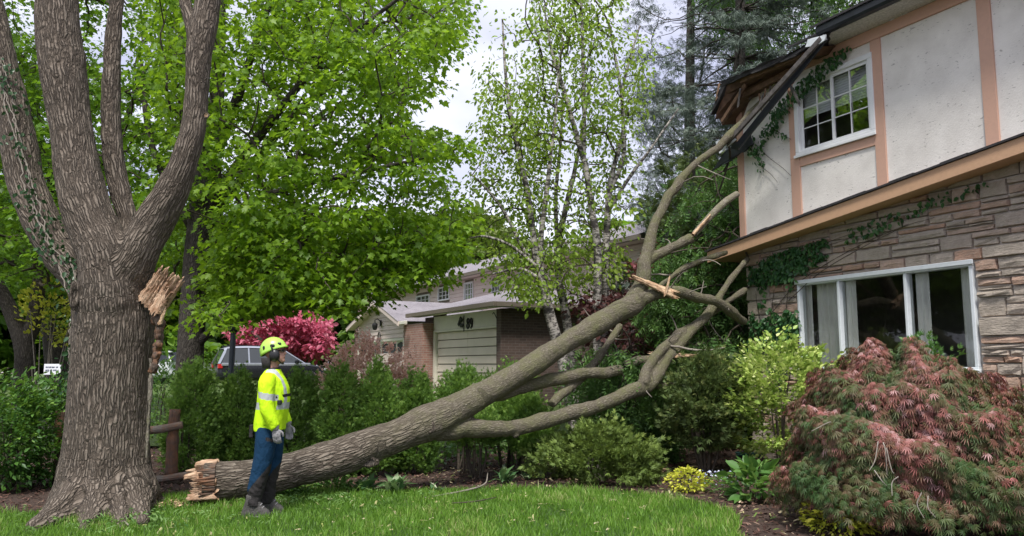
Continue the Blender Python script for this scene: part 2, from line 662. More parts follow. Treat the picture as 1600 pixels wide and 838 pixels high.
M['red_leaf'] = leafmat('red_leaf', [(0, (0.07, 0.02, 0.02)), (0.5, (0.2, 0.045, 0.05)), (1, (0.42, 0.13, 0.15))], (0.5, 0.12, 0.12), 0.3)
M['purple_leaf'] = leafmat('purple_leaf', [(0, (0.025, 0.012, 0.014)), (0.6, (0.07, 0.028, 0.028)), (1, (0.14, 0.06, 0.05))], (0.2, 0.05, 0.05), 0.25)
M['yellow_leaf'] = leafmat('yellow_leaf', [(0, (0.22, 0.3, 0.03)), (0.5, (0.46, 0.5, 0.05)), (1, (0.72, 0.68, 0.1))], (0.7, 0.68, 0.08), 0.3)
M['far_leaf'] = leafmat('far_leaf', [(0, (0.11, 0.15, 0.05)), (0.5, (0.19, 0.24, 0.08)), (1, (0.29, 0.33, 0.13))], (0.35, 0.42, 0.12), 0.35)
M['hosta_leaf'] = leafmat('hosta_leaf', [(0, (0.05, 0.13, 0.05)), (0.6, (0.1, 0.2, 0.07)), (0.8, (0.45, 0.52, 0.32)), (1, (0.6, 0.64, 0.44))], (0.3, 0.45, 0.15), 0.25)
M['herb_leaf'] = leafmat('herb_leaf', [(0, (0.05, 0.14, 0.035)), (0.6, (0.1, 0.22, 0.05)), (1, (0.2, 0.34, 0.1))], (0.3, 0.5, 0.08), 0.3)
M['blue_petal'] = leafmat('blue_petal', [(0, (0.3, 0.36, 0.62)), (1, (0.75, 0.78, 0.9))], (0.6, 0.65, 0.9), 0.2)
M['grass_blade'] = leafmat('grass_blade', [(0, (0.075, 0.165, 0.018)), (0.5, (0.13, 0.27, 0.03)), (0.92, (0.21, 0.36, 0.055)), (1, (0.4, 0.42, 0.17))], (0.25, 0.45, 0.03), 0.3, 0.5)
# ------------------------------------------------------------------ ground


def gz(x, y):
    """height of the land: a level front yard that climbs gently towards the neighbours"""
    x, y = np.asarray(x, float), np.asarray(y, float)
    t = np.clip((y - 14.5) / 9.0, 0, 1)
    z = 0.42 * t * t * (3 - 2 * t) + np.clip(y - 24, 0, 20) * 0.016
    return z


LAWN_PX = [(-150, 800), (30, 806), (140, 800), (236, 780), (300, 776), (420, 768), (520, 766), (640, 771), (760, 766), (860, 766), (960, 772), (1040, 780), (1105, 792), (1146, 806), (1160, 822), (1152, 838)]
lawn_edge = np.array([gnd(*p)[:2] for p in LAWN_PX])
LAWN = np.vstack([lawn_edge, [[2.0, 6.4], [1.9, 4.2], [1.6, 2.0], [-9, 2.0], [-11, 8.6]]])


def inside(P, poly):
    x, y = P[:, 0], P[:, 1]
    c = np.zeros(len(P), bool)
    n = len(poly)
    for i in range(n):
        a, b = poly[i], poly[(i + 1) % n]
        m = ((a[1] > y) != (b[1] > y)) & (x < (b[0] - a[0]) * (y - a[1]) / (b[1] - a[1] + 1e-12) + a[0])
        c ^= m
    return c


def sheet(name, xs, ys, m, dz=0.0, kind='structure', rough=0.0):
    X, Y = np.meshgrid(xs, ys)
    Z = gz(X, Y) + dz
    if rough:
        Z = Z + rough * fbm(np.stack([X.ravel() * 1.7, Y.ravel() * 1.7, 0 * X.ravel()], 1), 3).reshape(X.shape)
    V = np.stack([X, Y, Z], 2).reshape(-1, 3)
    nx = len(xs)
    i = np.arange(len(ys) - 1)[:, None] * nx + np.arange(nx - 1)[None]
    Q = np.stack([i, i + 1, i + nx + 1, i + nx], 2).reshape(-1, 4)
    return obj(name, np_mesh(name, V, [Q], True, mats=[m]), kind=kind)


def ground_mat():
    t = NT('soil')
    c = t.coord('Position')
    n = t.noise(c, 9, 6, 0.7)
    n2 = t.noise(c, 60, 4, 0.7)
    col = t.ramp(t.math('ADD', t.math('MULTIPLY', n, 0.5), t.math('MULTIPLY', n2, 0.5)), [(0.3, (0.028, 0.018, 0.013)), (0.5, (0.062, 0.037, 0.027)), (0.7, (0.13, 0.08, 0.058))])
    return t.set(col, 0.95, t.bump(n2, 0.9, 0.03))


def turf_mat(name, a, b):
    t = NT(name)
    c = t.coord('Position')
    n = t.noise(c, 3, 5, 0.6)
    n2 = t.noise(c, 70, 3, 0.7)
    return t.set(t.ramp(t.math('ADD', t.math('MULTIPLY', n, 0.4), t.math('MULTIPLY', n2, 0.6)), [(0.3, a), (0.7, b)]), 0.95, t.bump(n2, 1.0, 0.03))


M['soil'] = ground_mat()
M['turf'] = turf_mat('turf', (0.018, 0.045, 0.008), (0.07, 0.14, 0.018))
M['far_turf'] = turf_mat('far_turf', (0.05, 0.09, 0.02), (0.11, 0.17, 0.035))
fine = np.concatenate([[-400, -200, -100, -60, -40], np.linspace(-28, 28, 113), [40, 60, 100, 200, 400]])
fy = np.concatenate([[-300, -100, -40, -20, -10, -4], np.linspace(0, 46, 93), [60, 90, 150, 300, 900]])
sheet('ground', fine, fy, M['soil'], rough=0.018)

sheet('neighbour_lawn', np.linspace(-45, 45, 61), np.linspace(15.5, 75, 80), M['far_turf'], 0.05)
# lawn sheet cut to its curved edge
lb = bmesh.new()
lv = [lb.verts.new((p[0], p[1], 0.026)) for p in LAWN]
lf = lb.faces.new(lv)
bmesh.ops.triangulate(lb, faces=[lf])
lm = bpy.data.meshes.new('lawn')
lb.to_mesh(lm)
lb.free()
lm.materials.append(M['turf'])
obj('lawn', lm, kind='structure')


def blades(n, poly, hlo, hhi, wid, bbox, edge_soft=0.0):
    P = np.stack([rng.uniform(bbox[0], bbox[1], n), rng.uniform(bbox[2], bbox[3], n)], 1)
    P = P + rng.normal(0, edge_soft, P.shape)
    P = P[inside(P, poly)]
    n = len(P)
    clump = fbm(np.stack([P[:, 0] * 2.2, P[:, 1] * 2.2, np.zeros(n)], 1), 3, 5)
    h = rng.uniform(hlo, hhi, n) * (1 + 0.32 * clump) * np.where(rng.random(n) < 0.03, 1.5, 1)
    a = rng.uniform(0, 2 * math.pi, n)
    lean = rng.uniform(0.05, 0.7, n) * h
    la = rng.uniform(0, 2 * math.pi, n)
    D = np.stack([np.cos(a), np.sin(a), 0 * a], 1) * (wid * rng.uniform(0.6, 1.3, n))[:, None]
    L = np.stack([np.cos(la) * lean, np.sin(la) * lean, 0 * a], 1)
    z0 = np.stack([P[:, 0], P[:, 1], gz(P[:, 0], P[:, 1]) + 0.015], 1)
    up = np.array([0, 0, 1.0])
    mid = z0 + up * (h * 0.58)[:, None] + L * 0.35
    tip = z0 + up * h[:, None] * 0.95 + L
    V = np.stack([z0 - D, z0 + D, mid + D * 0.75, mid - D * 0.75, tip], 1).reshape(-1, 3)
    k = np.arange(n)[:, None] * 5
    tint = np.repeat(np.clip(0.45 + 0.34 * clump + rng.normal(0, 0.22, n) + (rng.random(n) < 0.012) * 0.6, 0, 1), 5)
    return V, k + np.array([[0, 1, 2, 3]]), k + np.array([[3, 2, 4]]), tint


V, Q, T, tint = blades(150000, LAWN, 0.045, 0.1, 0.0042, (-9.0, 2.9, 5.6, 11.2), 0.03)
obj('grass', np_mesh('grass', V, [Q, T], False, {'tint': tint}, [M['grass_blade']]), kind='stuff', label='thick green lawn grass with long pale blades in front of the fallen trunk', category='grass')


def flakes(name, P, size, m, thick=0.3, label=None, cat=None, parent=None):
    """curled chips and shreds lying on the ground"""
    n = len(P)
    L = size * rng.uniform(0.5, 1.6, n)
    W = L * rng.uniform(0.2, 0.5, n)
    a = rng.uniform(0, 2 * math.pi, n)
    e = rng.normal(0, 0.35, n)
    ax = np.stack([np.cos(a) * np.cos(e), np.sin(a) * np.cos(e), np.sin(e)], 1) * L[:, None]
    bx = np.stack([-np.sin(a), np.cos(a), rng.normal(0, 0.35, n)], 1) * W[:, None]
    up = np.array([0, 0, 1.0]) * (W * thick)[:, None]
    V = np.stack([P - ax - bx, P + ax - bx * 0.6, P + ax * 0.8 + bx, P - ax * 0.9 + bx * 0.8, P + up * 1.6], 1).reshape(-1, 3)
    k = np.arange(n)[:, None] * 5
    T = np.vstack([k + np.array([[i, (i + 1) % 4, 4]]) for i in range(4)])
    t = np.repeat(rng.random(n), 5)
    return obj(name, np_mesh(name, V, [T], False, {'tint': t}, [m]), parent, kind='stuff', label=label, category=cat)


M['mulch'] = leafmat('mulch', [(0, (0.03, 0.016, 0.012)), (0.5, (0.085, 0.045, 0.034)), (0.85, (0.16, 0.09, 0.07)), (1, (0.34, 0.25, 0.18))], (0.1, 0.05, 0.03), 0.02, 0.9, 0.2)
M['litter'] = leafmat('litter', [(0, (0.12, 0.2, 0.04)), (0.4, (0.3, 0.34, 0.1)), (0.75, (0.5, 0.42, 0.24)), (1, (0.66, 0.56, 0.4))], (0.4, 0.4, 0.15), 0.15)
P = np.stack([rng.uniform(-8, 5.5, 26000), rng.uniform(7.0, 15.5, 26000)], 1)
P = P[~inside(P, LAWN)]
P = np.column_stack([P, gz(P[:, 0], P[:, 1]) + rng.uniform(0.008, 0.035, len(P))])
flakes('mulch', P, 0.022, M['mulch'], label='dark red brown bark mulch covering the planting bed under the fallen tree', cat='mulch')
P = np.stack([rng.uniform(-1.5, 3.2, 700), rng.uniform(7.0, 12.5, 700)], 1)
P = np.vstack([P[~inside(P, LAWN)], np.stack([rng.uniform(-4, 1.5, 420), rng.uniform(7.6, 10.3, 420)], 1)])
P = np.column_stack([P, 0.05 + 0 * P[:, 0]])
flakes('leaf_litter', P, 0.024, M['litter'], label='pale yellow leaf scraps scattered over mulch and lawn', cat='leaf litter')

# ------------------------------------------------------------------ street frame: all houses stand parallel
TH = R(26.5)


class Frame:
    """x runs along the front towards the viewer's right, y into the house"""
    def __init__(self, origin, th):
        self.o = np.array([origin[0], origin[1], 0.0])
        self.a = np.array([math.sin(th), -math.cos(th), 0])
        self.b = np.array([math.cos(th), math.sin(th), 0])
        self.rz = math.atan2(self.a[1], self.a[0])

    def hit(self, px, py, off=0.0):
        """pixel -> (x, z) on the plane `off` metres in front of the wall"""
        d = ray(px, py)
        p0 = self.o - self.b * off
        t = (p0 - CAM).dot(self.b) / d.dot(self.b)
        p = CAM + d * t
        return float((p - self.o).dot(self.a)), float(p[2])

    def hit_side(self, px, py, x):
        """pixel -> (y, z) on the cross plane at local x"""
        d = ray(px, py)
        t = (self.o + self.a * x - CAM).dot(self.a) / d.dot(self.a)
        p = CAM + d * t
        return float((p - self.o).dot(self.b)), float(p[2])

    def w(self, x, y, z):
        return self.o + self.a * x + self.b * y + np.array([0, 0, z])

    def l(self, P):
        q = np.asarray(P) - self.o
        return np.array([q.dot(self.a), q.dot(self.b), q[2]])


M['asphalt'] = plain('asphalt', (0.16, 0.155, 0.15), 0.9, 0.2, 5, 0.5)
M['concrete'] = plain('concrete', (0.42, 0.4, 0.37), 0.85, 0.15, 4, 0.3)
SF = Frame((-17.5, 24.0), R(29))


def ribbon(name, x0, x1, y0, y1, m, dz):
    xs, ys = np.linspace(x0, x1, 40), np.array([y0, (y0 + y1) / 2, y1])
    X, Y = np.meshgrid(xs, ys)
    W = SF.o + X[..., None] * SF.a + Y[..., None] * SF.b
    W[..., 2] = gz(W[..., 0], W[..., 1]) + dz
    nx = len(xs)
    i = np.arange(len(ys) - 1)[:, None] * nx + np.arange(nx - 1)[None]
    return obj(name, np_mesh(name, W.reshape(-1, 3), [np.stack([i, i + 1, i + nx + 1, i + nx], 2).reshape(-1, 4)], mats=[m]), kind='structure')


ribbon('road', -70, 40, -14, -5, M['asphalt'], 0.035)
ribbon('pavement', -70, 40, -3.6, -1.6, M['concrete'], 0.1)
k = MB()
for i in range(40):
    p, q = SF.w(-70 + i * 2.75, -5.0, 0), SF.w(-70 + i * 2.75 + 2.74, -5.0, 0)
    p[2], q[2] = gz(p[0], p[1]), gz(q[0], q[1])
    bb = SF.b * 0.15
    k.hexa([p, q, q + bb, p + bb], [v + np.array([0, 0, 0.16]) for v in (p, q, q + bb, p + bb)])
k.obj('kerb', M['concrete'], kind='structure')
# ------------------------------------------------------------------ the struck house
HF = Frame((6.09, 10.5), TH)
house = thing('house', 'stone and half timbered stucco house with its eave smashed by the fallen tree', 'house', HF.o, HF.rz)


def stone_mat(joined=False):
    t = NT('stone')
    oi = t.node('Attribute', attribute_name='tint').outputs['Fac'] if joined else t.node('ObjectInfo').outputs['Random']
    base = t.ramp(oi, [(0.0, (0.39, 0.335, 0.275)), (0.22, (0.48, 0.415, 0.345)), (0.42, (0.43, 0.36, 0.3)), (0.58, (0.5, 0.43, 0.355)), (0.7, (0.47, 0.34, 0.265)), (0.86, (0.5, 0.31, 0.22)), (1.0, (0.46, 0.345, 0.275))])
    c = t.coord('Object')
    n = t.noise(c, 14, 6, 0.7)
    s = t.noise(t.coord('Object', (1, 1, 5)), 12, 4, 0.6)
    col = t.mix(t.gray(n, 0.35, 0.75, 0, 0.6), base, (0.2, 0.17, 0.14))
    col = t.mix(t.gray(s, 0.5, 0.75, 0, 0.4), col, (0.47, 0.42, 0.36))
    return t.set(col, 0.9, t.bump(t.math('ADD', n, s), 0.8, 0.02), Specular_IOR_Level=0.25)


M['stone'] = stone_mat()
M['stone_joined'] = stone_mat(True)
M['mortar'] = plain('mortar', (0.47, 0.43, 0.385), 0.95, 0.2, 10, 0.4)


def stucco_mat():
    t = NT('stucco')
    c = t.coord('Object')
    n = t.noise(c, 38, 5, 0.7)
    blot = t.noise(c, 2.2, 5, 0.6)
    sc = t.noise(t.coord('Object', (9, 9, 30), (0, 0.5, 0)), 1.3, 3, 0.6)
    m = t.noise(c, 7, 2)
    col = t.ramp(blot, [(0.3, (0.64, 0.605, 0.56)), (0.6, (0.76, 0.725, 0.675)), (0.8, (0.8, 0.765, 0.72))])
    pit = t.math('MULTIPLY', t.gray(sc, 0.62, 0.66), t.gray(m, 0.5, 0.58))
    col = t.mix(t.math('MULTIPLY', pit, 0.7), col, (0.24, 0.22, 0.2))
    pk = t.voronoi(t.coord('Object', (1, 1, 2.2), (0, .35, 0)), 11)
    col = t.mix(t.math('MULTIPLY', t.gray(pk, 0.15, 0.1), t.math('MULTIPLY', t.gray(m, 0.47, 0.58), 0.6)), col, (0.28, 0.26, 0.24))
    return t.set(col, 0.9, t.bump(n, 0.5, 0.01), Specular_IOR_Level=0.2)


M['stucco'] = stucco_mat()
M['soffit'] = plain('soffit', (0.55, 0.53, 0.51), 0.9, 0.3, 30, 0.4)


def paint_mat(name, c, worn, amt=0.35):
    t = NT(name)
    co = t.coord('Object')
    g = t.noise(t.coord('Object', (3, 3, 3)), 5, 5, 0.65)
    s = t.noise(co, 40, 4, 0.7)
    col = t.mix(t.gray(g, 0.45, 0.75, 0, amt), c, worn)
    col = t.mix(t.gray(s, 0.66, 0.74, 0, 0.5), col, tuple(x * 0.5 for x in c))
    return t.set(col, 0.7, t.bump(s, 0.25, 0.006), Specular_IOR_Level=0.3)


M['timber'] = paint_mat('timber', (0.56, 0.345, 0.255), (0.44, 0.29, 0.23))
M['fascia'] = paint_mat('fascia', (0.5, 0.31, 0.19), (0.36, 0.22, 0.14))
M['white_frame'] = paint_mat('white_frame', (0.74, 0.75, 0.75), (0.58, 0.59, 0.6), 0.25)
M['grey_frame'] = paint_mat('grey_frame', (0.62, 0.66, 0.68), (0.45, 0.49, 0.52), 0.4)
M['gutter'] = plain('gutter', (0.018, 0.02, 0.028), 0.42, 0.3, 8, 0.1)
M['shingle'] = plain('shingle', (0.03, 0.028, 0.03), 0.92, 0.4, 25, 0.5)
M['raw_ply'] = plain('raw_ply', (0.105, 0.058, 0.034), 0.85, 0.5, 5, 0.4)
M['raw_rafter'] = plain('raw_rafter', (0.16, 0.092, 0.055), 0.85, 0.45, 9, 0.4)
M['weathered'] = plain('weathered', (.09, .08, .075), .85, .5, 12, .5)
M['room_wall'] = plain('room_wall', (0.34, 0.33, 0.31), 0.9)
M['curtain'] = plain('curtain', (0.72, 0.7, 0.66), 0.9, 0.06, 3)
M['blind'] = plain('blind', (0.6, 0.61, 0.63), 0.8, 0.06, 3)


def glass_mat(name='window_glass', tintc=(0.9, 0.93, 0.92), refl=.8):
    t = NT(name)
    t.n.remove(t.p)
    g = t.node('BsdfGlossy', Roughness=0.015)
    g.inputs['Color'].default_value = (1, 1, 1, 1)
    tr = t.node('BsdfTransparent')
    tr.inputs['Color'].default_value = (*tintc, 1)
    fr = t.node('Fresnel', IOR=1.5)
    ms = t.node('MixShader')
    t.l.new(t.math('ADD', t.math('MULTIPLY', fr.outputs[0], refl), 0.012), ms.inputs[0])
    t.l.new(tr.outputs[0], ms.inputs[1])
    t.l.new(g.outputs[0], ms.inputs[2])
    t.l.new(ms.outputs[0], t.out.inputs['Surface'])
    return t.m


M['glass'] = glass_mat()
M['dimmed_glass'] = glass_mat('dimmed_glass', (.85, .88, .88), .42)  # plain window glass with its reflection turned down by hand, no real coating

# measured corners, all on the wall plane
XC = HF.hit(1172, 560)[0]                                   # far corner
XN = 5.5                                                    # the wall goes on past the frame
wx0, wz1 = HF.hit(1248, 447)
wx1, wz1b = HF.hit(1521, 404)
wz1 = (wz1 + wz1b) / 2
wz0 = HF.hit(1527, 580)[1]
SK0 = HF.hit(1105, 411, 0.42)                               # lower edge of the sloping fascia at its tip
SK1 = HF.hit(1600, 238, 0.42)
slope = (SK1[1] - SK0[1]) / (SK1[0] - SK0[0])


def skz(x):
    return SK0[1] + slope * (x - SK0[0])


UP = 0.10                                                   # stucco stands this far in front of the stone core
ux0, uz1 = HF.hit(1241, 131, UP)
ux1, uz1b = HF.hit(1364, 83, UP)
uz0 = (HF.hit(1369, 210, UP)[1] + HF.hit(1244, 249, UP)[1]) / 2
uz1 = (uz1 + uz1b) / 2
EV = HF.hit(1270, 66, 0.55)                                 # upper eave
EZ = HF.hit(1440, 2, 0.55)[1]
EZ = (EZ + EV[1]) / 2 - 0.02
print('HOUSE XC', XC, 'win', wx0, wx1, wz0, wz1, 'up', ux0, ux1, uz0, uz1, 'eave', EV, EZ, 'sk', SK0, SK1, slope)
TOPZ = EZ + 0.1

# core walls with the window holes left open
core = MB()
core.box(XC + .02, wx0, 0.02, 0.24, -0.2, 4.6)
core.box(wx1, XN, 0.02, 0.24, -0.2, 4.6)
core.box(wx0, wx1, 0.02, 0.24, -0.2, wz0)
core.box(wx0, wx1, 0.02, 0.24, wz1, 4.6)
core.box(XC + .02, XC + .24, 0.24, 9, -0.2, 4.2)
core.obj('wall', M['mortar'], house)
zb = 3.0


def stucco_piece(xa, xb, lo, hi):
    """lo and hi: heights at xa and xb"""
    st.hexa([(xa, -UP, lo[0]), (xb, -UP, lo[1]), (xb, .018, lo[1]), (xa, .018, lo[0])], [(xa, -UP, hi[0]), (xb, -UP, hi[1]), (xb, .018, hi[1]), (xa, .018, hi[0])])


st = MB()
for xa, xb, top in ((XC, ux0 + .02, TOPZ), (ux0 + .02, ux1 - .02, uz0 + .02), (ux1 - .02, XN, TOPZ)):
    stucco_piece(xa, xb, (skz(xa) + .08, skz(xb) + .08), (top, top))
st.box(ux0 + .02, ux1 - .02, -UP, 0.018, uz1 - .02, TOPZ)
st.box(XC, XC + .2, 0.018, 9, 4.2, TOPZ)
st.obj('stucco_wall', M['stucco'], house)

# ---- the stones, laid in broken courses
stone_count = [0]
mass = {'on': False, 'V': [], 'F': [], 't': []}


def lay_stone(x0, x1, z0, z1):
    w, h = x1 - x0, z1 - z0
    if w < 0.04 or h < 0.025:
        return
    g = 0.007
    nx, nz = (4 if w > 0.16 else 3), 3
    cx, cz = (x0 + x1) / 2, (z0 + z1) / 2
    proud = rng.uniform(0.014, 0.05)
    V = []
    for j in range(nz):
        for i in range(nx):
            fx, fz = i / (nx - 1), j / (nz - 1)
            bx, bz = (fx - .5) * (w - 2 * g), (fz - .5) * (h - 2 * g)
            edge = i in (0, nx - 1) or j in (0, nz - 1)
            ins = min(0.012, h * 0.12)
            V.append((bx * (1 - 2 * ins / w) + rng.normal(0, .004), -(proud + rng.normal(0, .007) + (0 if edge else .008)), bz * (1 - 2 * ins / h) + rng.normal(0, min(.005, h * .04))))
    F_ = [(j * nx + i, j * nx + i + 1, (j + 1) * nx + i + 1, (j + 1) * nx + i) for j in range(nz - 1) for i in range(nx - 1)]
    ring = [i for i in range(nx)] + [j * nx + nx - 1 for j in range(1, nz)] + [(nz - 1) * nx + i for i in range(nx - 2, -1, -1)] + [j * nx for j in range(nz - 2, 0, -1)]
    n = len(V)
    for k_ in ring:
        v = V[k_]
        j, i = divmod(k_, nx)
        V.append(((i / (nx - 1) - .5) * (w - 2 * g) + rng.normal(0, .003), 0.03, (j / (nz - 1) - .5) * (h - 2 * g) + rng.normal(0, .003)))
    m = len(ring)
    F_ += [(ring[k_], n + k_, n + (k_ + 1) % m, ring[(k_ + 1) % m]) for k_ in range(m)]
    if mass['on'] or stone_count[0] >= 300:
        k0 = len(mass['V'])
        mass['V'] += [(v[0] + cx, v[1], v[2] + cz) for v in V]
        mass['F'] += [tuple(q + k0 for q in f_) for f_ in F_]
        mass['t'] += [rng.random()] * len(V)
        return
    me = bpy.data.meshes.new('stone')
    me.from_pydata(V, [], F_)
    me.materials.append(M['stone'])
    obj('stone', me, house, (cx, 0.0, cz))
    stone_count[0] += 1


def course(xa, xb, z0, z1):
    """fill one band with stones of broken height"""
    x = xa
    while x < xb - 0.02:
        tall = rng.random() < 0.5
        L = rng.uniform(0.34, 0.62) if tall else rng.uniform(0.42, 0.85)
        if xb - (x + L) < 0.2:
            L = xb - x
        def top(xx):
            return min(z1, skz(xx + L / 2) + 0.16)
        if top(x) > z0 + 0.03:
            H = top(x) - z0
            if tall or H < 0.13:
                lay_stone(x, x + L, z0, z0 + H)
            else:
                nb = 3 if rng.random() < .18 else 2
                cuts = np.sort(np.concatenate([[0, 1], (np.arange(1, nb) + rng.uniform(-.28, .28, nb - 1)) / nb]))
                for k_ in range(nb):
                    a, b = z0 + H * cuts[k_], z0 + H * cuts[k_ + 1]
                    if L > 0.5 and rng.random() < 0.5:
                        c = x + L * rng.uniform(.35, .65)
                        lay_stone(x, c, a, b)
                        lay_stone(c, x + L, a, b)
                    else:
                        lay_stone(x, x + L, a, b)
        x += L


XVIS = HF.hit(1600, 420)[0] + 0.55
zc = [0.0, 0.24, 0.5, 0.76, 1.02, 1.26, wz0 - .06]
n_up = 6
zs = zc + list(np.linspace(wz0 - .06, wz1 + .02, n_up + 1)[1:]) + list(wz1 + .02 + np.cumsum([.17, .2, .2, .22, .22, .22, .22]))
order = sorted(range(len(zs) - 1), key=lambda k_: -zs[k_])
for k_ in order:
    a, b = zs[k_], zs[k_ + 1]
    if a >= wz0 - .061 and b <= wz1 + .021:
        course(XC, wx0 - .03, a, b)
        course(wx1 + .03, XVIS, a, b)
    elif b > wz0:
        course(XC, XVIS, a, b)
    else:
        course(XC, XC + 1.6, a, b)
        if b > 0.7:
            course(wx1 - 0.5, XVIS, a, b)
print('stones', stone_count[0])
mass['on'] = True                                            # the stones past the frame and those low behind the shrubs
for a, b in zip(zs[:-1], zs[1:]):
    course(XVIS + .002, XN, a, b)
    if b <= wz0:
        course(XC + 1.602, XVIS if b <= .7 else wx1 - .502, a, b)
me = np_mesh('stone', mass['V'], [np.array([f_]) for f_ in mass['F']], False, {'tint': np.array(mass['t'])}, [M['stone_joined']])
obj('stone', me, house, kind='stuff')

# ---- timber boards on the stucco
BT = 0.028


def board(x0, x1, z0, z1, extra=0.0, name='timber_board'):
    MB().box(x0, x1, -UP - BT - extra, -UP + .004, z0, z1).obj(name, M['timber'], house, bevel=0.004)


bx_l = HF.hit(1238, 250, UP)[0]
bx_m0, bx_m1 = HF.hit(1364, 150, UP)[0], HF.hit(1381, 150, UP)[0]
bx_r0, bx_r1 = HF.hit(1533, 100, UP)[0], HF.hit(1555, 100, UP)[0]
board(XC - .01, XC + .13, skz(XC) + .2, TOPZ - .35)                       # corner post
board(bx_l - .02, ux0 + .005 + .06, skz(bx_l) + .2, uz0 - .0)               # beside the small window
board(bx_l - .02, ux0 - .002, uz0 + .002, uz1 + .1)
board(bx_m0 + .01, bx_m1, skz(bx_m0) + .2, EZ - .09)
board(bx_r0, bx_r1, skz(bx_r0) + .2, EZ - .09)
board(XVIS + 1.1, XVIS + 1.26, skz(XVIS + 1.1) + .2, EZ - .09)
board(ux0 + .07, bx_m0 + .008, uz0 - .16, uz0 - .004, -.003)     # rail below the window
board(XC + .14, XN, EZ - .088, EZ + .09, .006)                   # head rail
for xa, xb in ((XC + .132, bx_l - .022), (ux0 + .068, bx_m0 + .008), (bx_m1 + .002, bx_r0 - .002), (bx_r1 + .002, XVIS + 1.098), (XVIS + 1.262, XN)):
    m_ = MB()
    m_.hexa([(xa, -UP - BT + .004, skz(xa) + .2), (xb, -UP - BT + .004, skz(xb) + .2), (xb, -UP + .004, skz(xb) + .2), (xa, -UP + .004, skz(xa) + .2)],
            [(xa, -UP - BT + .004, skz(xa) + .31), (xb, -UP - BT + .004, skz(xb) + .31), (xb, -UP + .004, skz(xb) + .31), (xa, -UP + .004, skz(xa) + .31)])
    m_.obj('timber_board', M['timber'], house, bevel=0.004)


# ---- windows
def bar_frame(mb, x0, x1, z0, z1, w, y0, y1):
    mb.box(x0, x1, y0, y1, z0, z0 + w)
    mb.box(x0, x1, y0, y1, z1 - w, z1)
    mb.box(x0, x0 + w, y0 + .001, y1 - .001, z0 + w, z1 - w)
    mb.box(x1 - w, x1, y0 + .001, y1 - .001, z0 + w, z1 - w)


wob = bpy.data.objects.new('window', None)
link(wob, house)
fr = MB()
bar_frame(fr, ux0, ux1, uz0, uz1, .085, -UP - .045, -UP + .09)
fr.box(ux0 - .02, ux1 + .02, -UP - .07, -UP - .047, uz0 - .012, uz0 + .035)
fr.obj('frame', M['white_frame'], wob, bevel=.006)
ix0, ix1, iz0, iz1 = ux0 + .085, ux1 - .085, uz0 + .085, uz1 - .085
xm = (ix0 + ix1) / 2 - .02
for s, (a, b) in enumerate(((ix0, xm + .02), (xm - .02, ix1))):
    yo = -UP + .03 - s * .026
    sa = MB()
    bar_frame(sa, a, b, iz0, iz1, .05, yo - .012, yo + .012)
    w_, h_ = (b - a - .1) / 2, (iz1 - iz0 - .1) / 3
    for i in (1,):
        sa.box(a + .05 + w_ * i - .009, a + .05 + w_ * i + .009, yo - .008, yo + .008, iz0 + .05, iz1 - .05)
    for j in (1, 2):
        sa.box(a + .05, b - .05, yo - .006, yo + .006, iz0 + .05 + h_ * j - .009, iz0 + .05 + h_ * j + .009)
    sa.obj('sash', M['white_frame'], wob, bevel=.003)
    for i in range(2):
        for j in range(3):
            p = MB()
            g = .012
            x_, z_ = a + .05 + w_ * i, iz0 + .05 + h_ * j
            tl = rng.normal(0, .0035)
            tk = rng.normal(0, .0035)
            p.add([(x_ + g, yo + .01 + tl, z_ + g), (x_ + w_ - g, yo + .01 - tl, z_ + g), (x_ + w_ - g, yo + .01 - tl + tk, z_ + h_ - g), (x_ + g, yo + .01 + tl + tk, z_ + h_ - g)], [(0, 1, 2, 3)])
            p.obj('pane', M['dimmed_glass'], wob)
bl = MB()
for j in range(12):
    z_ = iz1 - .02 - j * .042
    bl.box(ix0, ix1, .02, .03, z_ - .036, z_)
bl.obj('blind', M['blind'], wob)
rm = MB()
rm.box(ux0 - .9, ux1 + .9, 2.5, 2.55, uz0 - .7, uz1 + .5)
rm.box(ux0 - .9, ux0 - .88, .25, 2.5, uz0 - .7, uz1 + .5)
rm.box(ux1 + .88, ux1 + .9, .25, 2.5, uz0 - .7, uz1 + .5)
rm.box(ux0 - .9, ux1 + .9, .25, 2.5, uz1 + .5, uz1 + .52)
rm.box(ux0 - .9, ux1 + .9, .25, 2.5, uz0 - .72, uz0 - .7)
rm.obj('upstairs_room', M['room_wall'], house)

pob = bpy.data.objects.new('picture_window', None)
link(pob, house)
fr = MB()
bar_frame(fr, wx0, wx1, wz0, wz1, .05, -.05, .1)
ma = wx0 + (wx1 - wx0) * 0.275
mb_ = wx0 + (wx1 - wx0) * 0.665
for q in (ma, mb_):
    fr.box(q - .024, q + .024, -.045, .09, wz0 + .05, wz1 - .05)
fr.box(wx0 - .03, wx1 + .03, -.075, -.052, wz1 - .03, wz1 + .035)
fr.box(wx0 - .04, wx1 + .04, -.11, -.051, wz0 - .03, wz0 + .02)
fr.obj('frame', M['grey_frame'], pob, bevel=.006)
for a, b in ((wx0 + .05, ma - .024), (ma + .024, mb_ - .024), (mb_ + .024, wx1 - .05)):
    MB().add([(a, .03, wz0 + .05), (b, .03, wz0 + .05), (b, .03, wz1 - .05), (a, .03, wz1 - .05)], [(0, 1, 2, 3)]).obj('pane', M['glass'], pob)


def curtain(x0, x1, y, amp=.035, pitch=.12):
    n = int((x1 - x0) / .02) + 2
    xs = np.linspace(x0, x1, n)
    V = []
    for z in (wz0 - .3, wz1 + .1):
        for x in xs:
            V.append((x, y + amp * math.sin(x * 6.28 / pitch) + .012 * math.sin(x * 40), z))
    Q = [(i, i + 1, n + i + 1, n + i) for i in range(n - 1)]
    c = MB().add(V, Q)
    c.obj('curtain', M['curtain'], pob, smooth=True)


